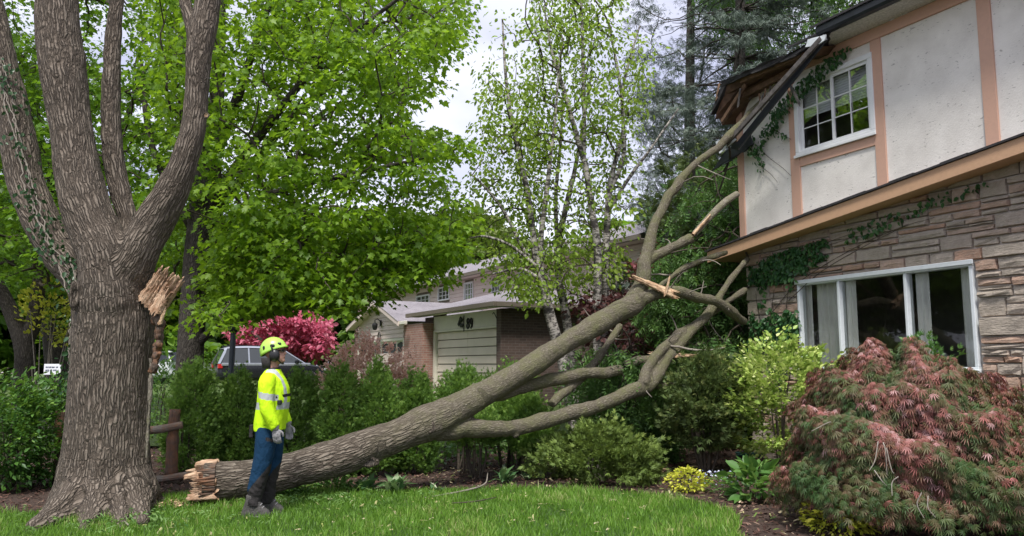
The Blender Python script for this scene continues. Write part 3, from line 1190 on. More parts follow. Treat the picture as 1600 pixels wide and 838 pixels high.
curtain(wx0 - .05, wx0 + .13, .16, .015, .09)
curtain(wx0 + .17, ma - .04, .2, .03, .11)
curtain(ma + .04, ma + .2, .1, .02, .1)
curtain(mb_ + .04, mb_ + .24, .14, .02, .1)
curtain(wx1 - .34, wx1 + .05, .2, .03, .12)
rm = MB()
rm.box(wx0 - 1, wx1 + 1, 4.2, 4.25, .6, 3.4)
rm.box(wx0 - 1, wx0 - .98, .25, 4.2, .6, 3.4)
rm.box(wx1 + .98, wx1 + 1, .25, 4.2, .6, 3.4)
rm.box(wx0 - 1, wx1 + 1, .25, 4.2, 3.38, 3.4)
rm.box(wx0 - 1, wx1 + 1, .25, 4.2, .58, .6)
rm.obj('front_room', M['room_wall'], house)

# ---- the sloping roof edge between the storeys
xa, xb = SK0[0], XN
FH = 0.2
fa = MB()
fa.hexa([(xa, -.42, skz(xa)), (xb, -.42, skz(xb)), (xb, -.385, skz(xb)), (xa, -.385, skz(xa))],
        [(xa, -.42, skz(xa) + FH), (xb, -.42, skz(xb) + FH), (xb, -.385, skz(xb) + FH), (xa, -.385, skz(xa) + FH)])
fa.obj('fascia_board', M['fascia'], house, bevel=.005)
so = MB()
so.hexa([(xa + .02, -.384, skz(xa) + .03), (xb, -.384, skz(xb) + .03), (xb, .0, skz(xb) + .03), (xa + .02, .0, skz(xa) + .03)],
        [(xa + .02, -.384, skz(xa) + .05), (xb, -.384, skz(xb) + .05), (xb, .0, skz(xb) + .05), (xa + .02, .0, skz(xa) + .05)])
so.obj('soffit', M['fascia'], house)
nsh = 26
Ls = (xb - xa) / nsh
for i in range(nsh):                                         # shingle butts along the edge
    x0_, x1_ = xa - .03 + i * Ls, xa - .03 + (i + 1) * Ls - .006
    lift = rng.uniform(.0, .012)
    s = MB()
    s.hexa([(x0_, -.45, skz(x0_) + FH + .002), (x1_, -.45, skz(x1_) + FH + .002), (x1_, -UP - .001, skz(x1_) + FH + .06), (x0_, -UP - .001, skz(x0_) + FH + .06)],
           [(x0_, -.45, skz(x0_) + FH + .03 + lift), (x1_, -.45, skz(x1_) + FH + .03 + lift), (x1_, -UP - .001, skz(x1_) + FH + .09), (x0_, -UP - .001, skz(x0_) + FH + .09)])
    s.obj('shingle', M['shingle'], house)
# tip of the roof edge that runs past the corner
tp = MB()
tp.hexa([(xa, -.384, skz(xa) + .05), (XC - .005, -.384, skz(XC) + .05), (XC - .005, .5, skz(XC) + .05), (xa, .5, skz(xa) + .05)],
        [(xa, -.384, skz(xa) + .19), (XC - .005, -.384, skz(XC) + .19), (XC - .005, .5, skz(XC) + .19), (xa, .5, skz(xa) + .19)])
tp.obj('roof_return', M['fascia'], house)

# ---- upper eave: whole on the viewer's right, torn open near the corner
XB = HF.hit(1285, 62, .55)[0]                                # where the break begins
so = MB().box(XB - .3, XN, -.55, -UP - .03, EZ + .092, EZ + .112)
so.obj('upper_soffit', M['soffit'], house)
gu = MB()
prof = [(-.55, EZ + .10), (-.64, EZ + .10), (-.665, EZ + .14), (-.665, EZ + .235), (-.65, EZ + .235), (-.645, EZ + .15), (-.55, EZ + .15)]
gu.prism([(XB - .02, y, z) for y, z in prof], (XN - XB, 0, 0))
gu.box(XB - .02, XN, -.548, -.52, EZ + .113, EZ + .28)
gu.obj('gutter', M['gutter'], house)
pitch = math.tan(R(24))


def roofz(y):
    return EZ + .27 + (y + .62) * pitch


rf = MB()
xs_ = [XB - .1, XN]
rf.hexa([(xs_[0], -.7, roofz(-.7)), (xs_[1], -.7, roofz(-.7)), (xs_[1], 4.2, roofz(4.2)), (xs_[0], 4.2, roofz(4.2))],
        [(xs_[0], -.7, roofz(-.7) + .035), (xs_[1], -.7, roofz(-.7) + .035), (xs_[1], 4.2, roofz(4.2) + .035), (xs_[0], 4.2, roofz(4.2) + .035)])
rf.hexa([(XC + .3, .9, roofz(.9)), (xs_[0], .9, roofz(.9)), (xs_[0], 4.2, roofz(4.2)), (XC + .3, 4.2, roofz(4.2))],
        [(XC + .3, .9, roofz(.9) + .035), (xs_[0], .9, roofz(.9) + .035), (xs_[0], 4.2, roofz(4.2) + .035), (XC + .3, 4.2, roofz(4.2) + .035)])
rf.hexa([(XC + .3, 9, EZ + .27), (XN, 9, EZ + .27), (XN, 4.2, roofz(4.2)), (XC + .3, 4.2, roofz(4.2))],
        [(XC + .3, 9, EZ + .3), (XN, 9, EZ + .3), (XN, 4.2, roofz(4.2) + .035), (XC + .3, 4.2, roofz(4.2) + .035)])
rf.obj('roof', M['shingle'], house)


def hp(px, py, off):
    x, z = HF.hit(px, py, off)
    return np.array([x, -off, z])


def slab(pts, thick, m, name, jag=0, vec=None):
    """a torn sheet: outline given as local points, pushed back into depth"""
    pts = [np.array(p, float) for p in pts]
    if jag:
        out = []
        for i, p in enumerate(pts):
            q = pts[(i + 1) % len(pts)]
            n_ = max(2, int(np.linalg.norm(q - p) / .09))
            for k_ in range(n_):
                t_ = k_ / n_
                out.append(p * (1 - t_) + q * t_ + (rng.normal(0, jag, 3) if k_ else 0))
        pts = out
    return MB().prism(pts, vec if vec is not None else (0, thick, 0)).obj(name, m, house)


def beam(p, q, w, h, m, name):
    p, q = np.array(p, float), np.array(q, float)
    d = (q - p) / np.linalg.norm(q - p)
    s = np.cross(d, [0, 1, 0])
    s /= np.linalg.norm(s)
    n_ = np.cross(s, d)
    b = [p - s * h / 2 - n_ * w / 2, p + s * h / 2 - n_ * w / 2, p + s * h / 2 + n_ * w / 2, p - s * h / 2 + n_ * w / 2]
    e = q - p
    j = [e + d * rng.uniform(-.12, .12) for _ in range(4)]
    return MB().hexa(b, [b[i] + j[i] for i in range(4)]).obj(name, m, house, bevel=.004)


# roof deck left hanging over the corner, sagging towards its tip
A_ = hp(1282, 61, .62)
deck = [hp(1290, 57, .62), hp(1240, 88, .66), hp(1160, 118, .66), hp(1124, 131, .62), hp(1113, 172, .6), hp(1128, 160, .58), hp(1150, 132, .6), hp(1200, 112, .64)]
top_sh = [hp(1292, 52, .64), hp(1240, 80, .68), hp(1160, 112, .68), hp(1128, 127, .66), hp(1110, 180, .62), hp(1119, 165, .62), hp(1134, 133, .63), hp(1165, 119, .66), hp(1242, 88, .66)]
slab(top_sh, 0, M['shingle'], 'torn_shingles', .01, (.12, 1.5, .35))
slab([hp(1134, 134, .6), hp(1165, 120, .6), hp(1245, 88, .6), hp(1270, 74, .6), hp(1266, 88, .5), hp(1210, 108, .45), hp(1160, 136, .45), hp(1132, 168, .5), hp(1118, 186, .58)], 0, M['raw_ply'], 'torn_decking', .012, (.05, .5, .1))
slab([hp(1120, 184, .4), hp(1150, 150, .35), hp(1200, 118, .3), hp(1208, 130, .2), hp(1160, 160, .25), hp(1128, 196, .35)], 0, M['raw_ply'], 'torn_decking', .012, (.04, .3, .06))
slab([hp(1135, 215, .1), hp(1165, 185, .1), hp(1170, 150, .05), hp(1180, 148, .05), hp(1178, 192, .05), hp(1150, 222, .1)], .25, M['raw_ply'], 'torn_decking', .01)
slab([hp(1172, 150, .0), hp(1225, 110, .0), hp(1265, 88, .0), hp(1240, 135, .0), hp(1176, 165, .0)], .05, M['raw_ply'], 'raw_sheathing', .008)
beam(hp(1158, 128, .55), hp(1262, 80, .55), .05, .06, M['raw_rafter'], 'rafter')
beam(hp(1160, 150, .3), hp(1238, 110, .3), .05, .09, M['raw_rafter'], 'rafter')
beam(hp(1128, 190, .5), hp(1165, 132, .5), .04, .07, M['raw_rafter'], 'rafter')
beam(hp(1150, 205, .1), hp(1172, 150, .08), .05, .1, M['raw_rafter'], 'rafter')
for k_ in range(9):                                          # slats and splinters dangling from the break
    px_ = rng.uniform(1120, 1240)
    py_ = 300 - px_ * .145 + rng.uniform(-8, 22)
    o_ = rng.uniform(.15, .6)
    beam(hp(px_, py_, o_), hp(px_ + rng.uniform(-14, 16), py_ + rng.uniform(12, 34), o_ + rng.uniform(-.1, .1)), .015, rng.uniform(.02, .05), M['raw_rafter'] if k_ % 2 else M['weathered'], 'splinter')
# fascia and gutter ripped loose, hanging down along the limb
beam(hp(1290, 58, .68), hp(1150, 232, .62), .035, .13, M['gutter'], 'hanging_gutter')
beam(hp(1284, 60, .74), hp(1135, 225, .72), .05, .085, M['weathered'], 'split_fascia')
slab([hp(1262, 62, .76), hp(1290, 54, .76), hp(1288, 63, .76), hp(1272, 72, .76), hp(1258, 74, .76)], .02, M['grey_frame'], 'bent_flashing', .004)
slab([hp(1110, 268, .3), hp(1135, 235, .3), hp(1172, 205, .3), hp(1176, 226, .25), hp(1140, 252, .28)], .03, M['gutter'], 'hanging_felt', .012)
slab([hp(1118, 222, .7), hp(1140, 210, .7), hp(1150, 218, .7), hp(1124, 240, .7)], .02, M['grey_frame'], 'bent_flashing', .006)
# ------------------------------------------------------------------ leaves, twigs, trees
def poly_leaf(outline, fold=0.0, droop=0.0):
    """outline of half-width points -> (verts, triangles) of a leaf along +y, unit length"""
    V = [(0.0, 0.0, 0.0)] + outline
    T = [(0, i, i + 1) for i in range(1, len(outline))]
    V = np.array([(x, y, fold * abs(x) - droop * y * y) for x, y, *_ in V])
    return V, np.array(T)


MAPLE = poly_leaf([(.16, -.06), (.42, .16), (.30, .30), (.55, .58), (.24, .55), (0, 1.0), (-.24, .55), (-.55, .58), (-.30, .30), (-.42, .16), (-.16, -.06)], .12, .16)
OVAL = (np.array([(0, 0, 0), (.24, .42, .05), (0, 1, -.12), (-.24, .42, .05)]), np.array([(0, 1, 2), (0, 2, 3)]))
LONG = (np.array([(0, 0, 0), (.15, .4, .03), (0, 1, -.16), (-.15, .4, .03)]), np.array([(0, 1, 2), (0, 2, 3)]))
BROAD = (np.array([(0, 0, 0), (.3, .3, .06), (.26, .65, .02), (0, 1, -.14), (-.26, .65, .02), (-.3, .3, .06)]), np.array([(0, 1, 2), (0, 2, 3), (0, 3, 4), (0, 4, 5)]))


def fan_template(n, spread, w, droop, wob=0.0, lmin=0.55):
    """n slender fingers radiating from one point"""
    V, T = [], []
    for i in range(n):
        a = spread * (i / (n - 1) - .5)
        L = 1 - (1 - lmin) * abs(i / (n - 1) - .5) * 2
        c, s = math.cos(a), math.sin(a)
        z1, z2 = -droop * .3, -droop
        k = len(V)
        o = wob * ((i * 7919) % 5 / 5 - .5)
        V += [(0, 0, 0), (s * L * .5 + c * w, c * L * .5 - s * w, z1 + o), (s * L, c * L, z2 + o * 2), (s * L * .5 - c * w, c * L * .5 + s * w, z1 + o)]
        T += [(k, k + 1, k + 2), (k, k + 2, k + 3)]
    return np.array(V), np.array(T)


LACE = fan_template(7, 2.6, .055, .35, .1)
CEDAR = fan_template(5, 1.5, .085, .12, .25)
NEEDLE = fan_template(5, 1.7, .05, .1, .4, .7)


def pinnate(n, w):
    """a compound ash leaf: paired leaflets along a stalk"""
    V, T = [], []
    for i in range(n):
        y = .15 + .62 * i / (n - 1)
        for s in (-1, 1):
            k = len(V)
            dx, dy = s * .34, .2
            V += [(0, y, -.1 * y), (s * .17 + .03, y + .05 + w, -.12 * y), (dx, y + dy, -.2 - .15 * y), (s * .17 - .03, y + .15 - w * .2, -.12 * y)]
            T += [(k, k + 1, k + 2), (k, k + 2, k + 3)]
    k = len(V)
    V += [(0, .75, -.1), (.09, .9, -.14), (0, 1.12, -.28), (-.09, .9, -.14)]
    T += [(k, k + 1, k + 2), (k, k + 2, k + 3)]
    return np.array(V), np.array(T)


ASH = pinnate(3, .0)


def unit(a):
    return a / (np.linalg.norm(a, axis=-1, keepdims=True) + 1e-9)


def leaf_geo(P, axis, normal, size, tmpl):
    V0, T0 = tmpl
    y = unit(axis)
    x = unit(np.cross(y, normal))
    z = np.cross(x, y)
    S = np.asarray(size)[:, None, None]
    V = P[:, None] + S * (x[:, None] * V0[None, :, 0:1] + y[:, None] * V0[None, :, 1:2] + z[:, None] * V0[None, :, 2:3])
    k = np.arange(len(P))[:, None, None] * len(V0)
    return V.reshape(-1, 3), (k + T0[None]).reshape(-1, 3)


def leaf_mesh(name, P, axis, normal, size, tmpl, m, tint, smooth=False):
    V, T = leaf_geo(P, axis, normal, size, tmpl)
    return np_mesh(name, V, [T], smooth, {'tint': np.repeat(np.clip(tint, 0, 1), len(tmpl[0]))}, [m])


def leaf_parts(P, axis, normal, size, tmpl, m, tint, parent):
    """large leaves, each an object of its own"""
    for i in range(len(P)):
        obj('leaf', leaf_mesh('leaf', P[i:i + 1] * 0, axis[i:i + 1], normal[i:i + 1], size[i:i + 1], tmpl, m, np.array([tint[i]])), parent, tuple(P[i]))


def rand_dir(n):
    return unit(rng.normal(0, 1, (n, 3)))


def spray_leaves(S, per, rad, size, flat=0.35, droop=0.35, up=1.0, centre=None, jit=0.5, sag=0.0):
    """leaves gathered round each spray point -> P, axis, normal, size, spray index"""
    n = len(S)
    idx = np.repeat(np.arange(n), per)
    N = len(idx)
    d = rand_dir(N)
    r = rng.random(N) ** 0.45
    rr = (rad if np.isscalar(rad) else rad[idx])
    off = d * (r * rr)[:, None] if not np.isscalar(rr) else d * (r * rr)[:, None]
    off[:, 2] *= flat
    h = np.linalg.norm(off[:, :2], axis=1)
    off[:, 2] -= sag * h * h / (np.max(rr) + 1e-6)
    P = S[idx] + off
    out = off * np.array([1, 1, .3])
    if centre is not None:
        out = out + 0.5 * unit(P - centre) * (np.max(rr) if np.isscalar(rr) else rr[:, None])
    axis = unit(out + rng.normal(0, .25, (N, 3)) * np.mean(rr)) + np.array([0, 0, -droop]) + rng.normal(0, .2, (N, 3))
    normal = np.array([0, 0, up]) + rng.normal(0, jit, (N, 3))
    s = size * rng.uniform(0.45, 1.3, N)
    return P, axis, normal, s, idx


def twigs(base_P, base_r, S, centre, r_tip=0.004, power=0.45, alpha=0.35, seg=4, sag=0.12, maxr=0.06, step=4):
    """join every spray point to the nearest wood, nearest first, so that a branching crown grows out of the limbs"""
    nodes = [p for p in base_P]
    plen = list(np.linalg.norm(base_P - base_P[0], axis=1) * 0.6)
    par = [-1] * len(nodes)
    order = np.argsort(np.linalg.norm(S - centre, axis=1))
    arr = np.zeros((len(nodes) + len(S) * step + 8, 3))
    arr[:len(nodes)] = base_P
    pl = np.zeros(len(arr))
    pl[:len(nodes)] = plen
    n = len(nodes)
    paths = []
    for s in order:
        d = np.linalg.norm(arr[:n] - S[s], axis=1)
        j = int(np.argmin(d + alpha * pl[:n]))
        a, b = arr[j], S[s]
        L = d[j]
        ids = [j]
        k0 = j
        bend = rng.normal(0, .08 * L, 3)
        for t in range(1, step + 1):
            f = t / step
            p = a + (b - a) * f + (bend + np.array([0, 0, sag * L])) * math.sin(math.pi * f)
            arr[n] = p
            pl[n] = pl[j] + L * f
            par.append(k0)
            k0 = n
            ids.append(n)
            n += 1
        paths.append(ids)
    cnt = np.ones(n)
    nb = len(base_P)
    for i in range(n - 1, nb - 1, -1):
        if par[i] >= nb:
            cnt[par[i]] += cnt[i] / (1 if (i - nb) % step else 1)
    rad = np.minimum(r_tip * cnt ** power, maxr)
    tubes = []
    for ids in paths:
        P = arr[ids]
        r = rad[ids]
        r[0] = min(r[1] * 1.1, base_r[ids[0]] * .9 if ids[0] < nb else rad[ids[0]])
        tubes.append(tube(P, r, seg))
    return tubes


def sample_outline(n, poly, Y0, Y1, pad=0.0, gap=None, gs=0.6, seed=0):
    """points in the volume behind a traced outline, between two distances; gap: share left open as holes of size ~1/gs m"""
    poly = np.array(poly, float)
    lo, hi = poly.min(0), poly.max(0)
    out = np.zeros((0, 3))
    while len(out) < n:
        m = n * 3
        q = np.stack([rng.uniform(lo[0], hi[0], m), rng.uniform(lo[1], hi[1], m)], 1)
        q = q[inside(q, poly)]
        Y = rng.uniform(Y0, Y1, len(q)) if np.isscalar(Y0) else Y0[0]
        x = (q[:, 0] - 800) / F
        v = -(q[:, 1] - 419) / F
        d = np.stack([x, CP - v * SP, SP + v * CP], 1)
        P = CAM + d * (Y / d[:, 1])[:, None]
        P = P[P[:, 2] > 0.4]
        if gap:
            f = vnoise(P * gs, 40 + seed) + 0.5 * vnoise(P * gs * 2.3, 50 + seed)
            P = P[f > np.quantile(f, gap)]
        out = np.vstack([out, P])
    return out[:n]


def wood_obj(name, tubes, m, parent, smooth=True, **kw):
    V, Q, B = join_tubes(tubes)
    return obj(name, np_mesh(name, V, [Q], smooth, {'bark': B}, [m]), parent, **kw)


def limb_tubes(limbs, seg=12, n=24):
    out, BP, BR = [], [], []
    for pts, Y in limbs:
        P, r = chain(pts, Y)
        P, r = spline(P, r, n)
        out.append(tube(P, r, seg))
        BP.append(P)
        BR.append(r)
    return out, np.vstack(BP), np.concatenate(BR)


def make_tree(name, label, cat, limbs, S, per, rad, size, tmpl, leaf, wood='dark_bark', twig='twig_bark', group=None,
              flat=.35, droop=.35, jit=.5, tint0=.5, tintv=.2, clump=.25, sag=.0, seg=12, r_tip=.004, up=1.0, twig_from=0, maxr=.06, alpha=.35, tsag=.12):
    limb, BP, BR = limb_tubes(limbs, seg)
    root = thing(name, label, cat, BP[0], group=group)
    off = BP[0]

    def sh(t):
        return [(v - off, q, b) for v, q, b in t]
    wood_obj('trunk', sh(limb), M[wood], root)
    tw = twigs(BP, BR, S, BP[len(BP) // 3], r_tip=r_tip, maxr=maxr, alpha=alpha, sag=tsag)
    wood_obj('branches', sh(tw), M[twig], root, kind='stuff')
    P, ax, nn, sz, idx = spray_leaves(S, per, rad, size, flat, droop, up, None, jit, sag)
    ct = rng.normal(0, clump, len(S)) + .25 * vnoise(S * .5, 3)
    tint = tint0 + ct[idx] * .6 + rng.normal(0, tintv, len(P))
    obj('crown', leaf_mesh('crown', P - off, ax, nn, sz, tmpl, M[leaf], tint), root, kind='stuff')
    return root


# ---- the big maple behind the hedge
mc = [(250, -260), (700, -260), (748, 0), (744, 55), (712, 100), (722, 128), (662, 150), (650, 190), (700, 205), (744, 215), (752, 235), (700, 255), (735, 300), (762, 330), (742, 362), (742, 395), (700, 410), (668, 432), (610, 440), (596, 470), (560, 490), (520, 488), (470, 472), (430, 480), (385, 496), (340, 512), (300, 500), (255, 480), (240, 300)]
limbs = [
    ([(293, 640, 23), (297, 560, 20), (302, 480, 20), (310, 400, 22), (318, 320, 21), (324, 250, 17), (335, 190, 13), (342, 100, 10), (345, -20, 8), (350, -150, 5)], 14.5),
    ([(318, 300, 12, 14.5), (345, 220, 10, 14.2), (372, 150, 8, 14), (395, 80, 6, 13.8), (420, 10, 4.5, 13.6), (450, -90, 3, 13.4)], None),
    ([(322, 330, 9, 14.5), (370, 260, 8, 14), (432, 178, 7, 13.4), (480, 120, 5, 12.9), (540, 62, 4, 12.5), (620, 0, 3, 12.2)], None),
    ([(318, 360, 9, 14.5), (400, 250, 7, 15), (470, 170, 6, 15.4), (540, 120, 4.5, 15.8), (610, 80, 3, 16)], None),
    ([(312, 420, 8, 14.5), (370, 330, 6, 14), (470, 290, 5, 13.5), (560, 270, 4, 13), (650, 250, 2.5, 12.6)], None),
    ([(306, 500, 9, 14.5), (345, 470, 8, 14.2), (400, 430, 6, 13.8), (480, 400, 4.5, 13.3), (560, 400, 3, 13), (650, 385, 2, 12.6)], None),
    ([(300, 545, 7, 14.5), (350, 505, 6, 14.3), (430, 490, 4, 14), (500, 470, 3, 13.6)], None),
    ([(315, 380, 9, 14.5), (270, 300, 7, 14.8), (235, 220, 5, 15), (220, 100, 4, 15.2)], None),
    ([(326, 240, 9, 14.5), (300, 120, 7, 15), (270, 0, 5, 15.4), (240, -120, 3, 15.6)], None),
]
mc = [(x - 26 * (x > 640), y) for x, y in mc]
S = np.vstack([sample_outline(1500, mc, 10.8, 18.0, gap=.48, gs=.7),
               sample_outline(420, [(340, 330), (600, 330), (712, 330), (716, 395), (668, 432), (600, 440), (596, 466), (560, 486), (470, 472), (430, 482), (335, 505)], 11.5, 15.0, gap=.25, gs=.8)])
make_tree('maple_tree', 'tall leafy maple with dark trunk and bright green crown behind the cedar hedge', 'tree', limbs, S, 40, .46, .094, MAPLE, 'maple_leaf', droop=.5, sag=.35, flat=.28, jit=.5, tintv=.26)

# ---- maple further to the side, behind the broken trunk
lc = [(-330, -260), (250, -260), (330, -100), (300, 200), (260, 420), (215, 480), (120, 430), (90, 470), (20, 420), (-60, 470), (-330, 480)]
limbs = [
    ([(34, 640, 15), (37, 590, 14), (38, 540, 15), (14, 480, 11), (-14, 420, 9), (-40, 330, 7), (-60, 200, 5), (-70, 0, 3)], 16.5),
    ([(40, 535, 12), (54, 495, 11), (62, 430, 9), (66, 380, 8), (80, 280, 6), (100, 150, 5), (110, 0, 3)], 16.5),
    ([(64, 400, 6), (130, 300, 5), (190, 200, 4), (230, 100, 3)], 16.5),
    ([(62, 440, 5), (60, 380, 5), (30, 250, 4), (20, 100, 3)], 16.2),
]
S = sample_outline(1250, lc, 14.0, 20.0, gap=.3, gs=.7, seed=3)
make_tree('maple_tree', 'slim twin stemmed maple beyond the low green shrubs beside the broken trunk', 'tree', limbs, S, 34, .5, .115, MAPLE, 'maple_leaf_deep', droop=.4, sag=.3, flat=.3, jit=.45)

# ---- birches: airy crowns on white stems
bc = [(725, 320), (750, 230), (752, 140), (762, 50), (775, -20), (830, 0), (845, -120), (960, -120), (975, 30), (1020, 70), (1010, 160), (1000, 230), (990, 330), (960, 430), (880, 470), (830, 470), (770, 440), (730, 380)]


def bsub(x0, x1):
    return [(min(max(x, x0), x1), y) for x, y in bc]


birches = [
    ('white barked birch leaning over the garage with low dark side branches', [
        ([(900, 690, 9), (883, 580, 9), (858, 490, 8.5), (847, 442, 8), (838, 411, 7), (832, 358, 5), (823, 296, 4.5), (813, 252, 4), (800, 191, 3.2), (790, 119, 2.5), (785, 30, 1.5)], 15.2),
        ([(846, 440, 5), (845, 373, 4.5), (854, 302, 4), (860, 246, 3), (868, 180, 2), (874, 90, 1.3)], 15.2),
        ([(842, 425, 3.5), (815, 385, 3), (790, 335, 2.5), (760, 295, 2), (733, 270, 1.2)], 15.0),
        ([(840, 418, 3), (800, 385, 2.5), (760, 370, 2), (735, 372, 1)], 14.8),
        ([(838, 432, 3), (810, 420, 2.5), (770, 428, 1.5)], 14.6),
    ], bsub(705, 850), 14.2, 16.6, 330),
    ('forked grey birch between the leaning birch and the paired white stems', [
        ([(905, 690, 8), (894, 580, 8), (884, 490, 7), (873, 440, 6), (873, 395, 5), (882, 333, 4.5), (897, 271, 3.5), (910, 200, 2.5), (925, 110, 1.5)], 16.4),
        ([(873, 400, 4), (869, 350, 3.5), (869, 296, 3), (876, 220, 2.5), (880, 140, 1.5)], 16.4),
    ], bsub(800, 925), 15.6, 17.6, 230),
    ('tall straight birch with dark upper stem beside the fallen trunk', [
        ([(936, 690, 8), (935, 580, 8), (933, 500, 7.5), (934, 389, 6.5), (925, 333, 5.5), (916, 265, 5), (906, 230, 4.5), (891, 177, 4), (876, 124, 3.2), (862, 81, 2.2), (850, 10, 1.4)], 15.6),
        ([(912, 250, 3.5), (913, 200, 3.2), (912, 143, 3), (910, 60, 2.5), (907, -30, 1.5)], 15.6),
    ], bsub(830, 960), 14.8, 16.8, 280),
    ('pale birch nearest the spruce with a long slanting side branch', [
        ([(942, 690, 7), (943, 580, 7), (944, 473, 7), (947, 414, 6), (950, 318, 5), (958, 265, 4), (974, 200, 3), (967, 119, 2.5), (955, 60, 1.5)], 16.0),
        ([(953, 300, 3.5), (975, 240, 3.2), (972, 150, 2.6), (985, 90, 2), (1000, 40, 1.3)], 16.0),
        ([(951, 330, 3), (985, 275, 2.8), (1015, 235, 2.2), (1060, 170, 1.3)], 16.2),
    ], bsub(900, 1020), 15.2, 17.2, 240),
]
for lab, limbs, poly, Y0, Y1, n in birches:
    S = sample_outline(int(n * .95), poly, Y0, Y1, gap=.32, gs=.9, seed=7)
    make_tree('birch_tree', lab, 'tree', limbs, S, 16, .34, .094, BROAD, 'birch_leaf', 'birch_bark', group='birches beside the far garage', flat=.8, droop=.8, jit=.7, seg=9, r_tip=.003, sag=.2, maxr=.022, clump=.2)
# ------------------------------------------------------------------ the standing, broken maple
def splinter_slab(name, p0, axis, side, length, width, thick, parent, off, m, nu=16, nv=18, jag=.35, curl=.1, taper=0.0, rag=.25):
    """a torn plank of wood: grain runs along `axis`, its far edge ragged"""
    axis, side = unit(np.array(axis, float)), unit(np.array(side, float))
    nrm = np.cross(axis, side)
    u = np.linspace(-.5, .5, nu)
    ends = length * (1 - jag * rng.random(nu) * rng.random(nu) * 1.6)
    ends = np.maximum(ends, length * .25)
    root_ = -length * rag * rng.random(nu) ** 1.5
    stripe = rng.normal(0, 1, nu)
    V, B = [], []
    for s in (1, -1):
        for i in range(nu):
            for j in range(nv):
                f = j / (nv - 1)
                L = root_[i] + (ends[i] - root_[i]) * f
                w = width * (1 - taper * f)
                d = thick * (.5 - .35 * f) * s + (.16 * thick * stripe[i] + .05 * thick * rng.normal()) * (.4 + f) * (1 if s > 0 else .5)
                q = p0 + axis * L + side * (u[i] * w + rng.normal(0, .004)) + nrm * (d + curl * (u[i] ** 2) * width - .0)
                V.append(q - off)
                B.append((u[i] * width, d, L))
    n = nu * nv
    Q = []
    for i in range(nu - 1):
        for j in range(nv - 1):
            a = i * nv + j
            Q.append((a, a + nv, a + nv + 1, a + 1))
            Q.append((n + a, n + a + 1, n + a + nv + 1, n + a + nv))
    for i in range(nu - 1):
        a = i * nv + nv - 1
        Q.append((a, a + nv, n + a + nv, n + a))
    for j in range(nv - 1):
        Q.append((j, j + 1, n + j + 1, n + j))
        a = (nu - 1) * nv + j
        Q.append((a, n + a, n + a + 1, a + 1))
    return obj(name, np_mesh(name, V, [Q], False, {'bark': np.array(B)}, [m]), parent)


def splinters(name, centre, axis, rad, n, lo, hi, parent, off, m, hollow=0.0, wid=.03):
    """a bristle of broken fibres closing a snapped trunk"""
    axis = unit(np.array(axis, float))
    a = unit(np.cross(axis, [0.3, .1, 1]))
    b = np.cross(axis, a)
    V, Q, B = [], [], []
    for k in range(n):
        t = rng.uniform(0, 2 * math.pi)
        r = rad * math.sqrt(rng.uniform(hollow, 1))
        L = rng.uniform(lo, hi) * (1 + .7 * vnoise(np.array([[math.cos(t) * 1.6, math.sin(t) * 1.6, r * 6]]), 9)[0])
        w = wid * rng.uniform(.5, 1.6)
        w2 = w * rng.uniform(.15, .7)
        c = centre + (a * math.cos(t) + b * math.sin(t)) * r
        ax = unit(axis + rng.normal(0, .16, 3))
        th = rng.uniform(0, 6.28)
        u = (a * math.cos(th) + b * math.sin(th))
        v = np.cross(axis, u)
        e = c + ax * L
        s = len(V)
        for q, ww in ((c - axis * .12, w), (e, w2)):
            V += [q + u * ww + v * ww * .5, q - u * ww + v * ww * .5, q - u * ww - v * ww * .5, q + u * ww - v * ww * .5]
        B += [(r + x, t * .1, y) for y in (0, L) for x in (0, .02, .02, 0)]
        Q += [(s, s + 1, s + 5, s + 4), (s + 1, s + 2, s + 6, s + 5), (s + 2, s + 3, s + 7, s + 6), (s + 3, s, s + 4, s + 7), (s + 4, s + 5, s + 6, s + 7)]
    V = np.array(V) - off
    return obj(name, np_mesh(name, V, [Q], False, {'bark': np.array(B)}, [m]), parent)


def limbset(specs, n=40):
    out = []
    for pts, Y in specs:
        P, r = chain(pts, Y)
        out.append(spline(P, r, n))
    return out


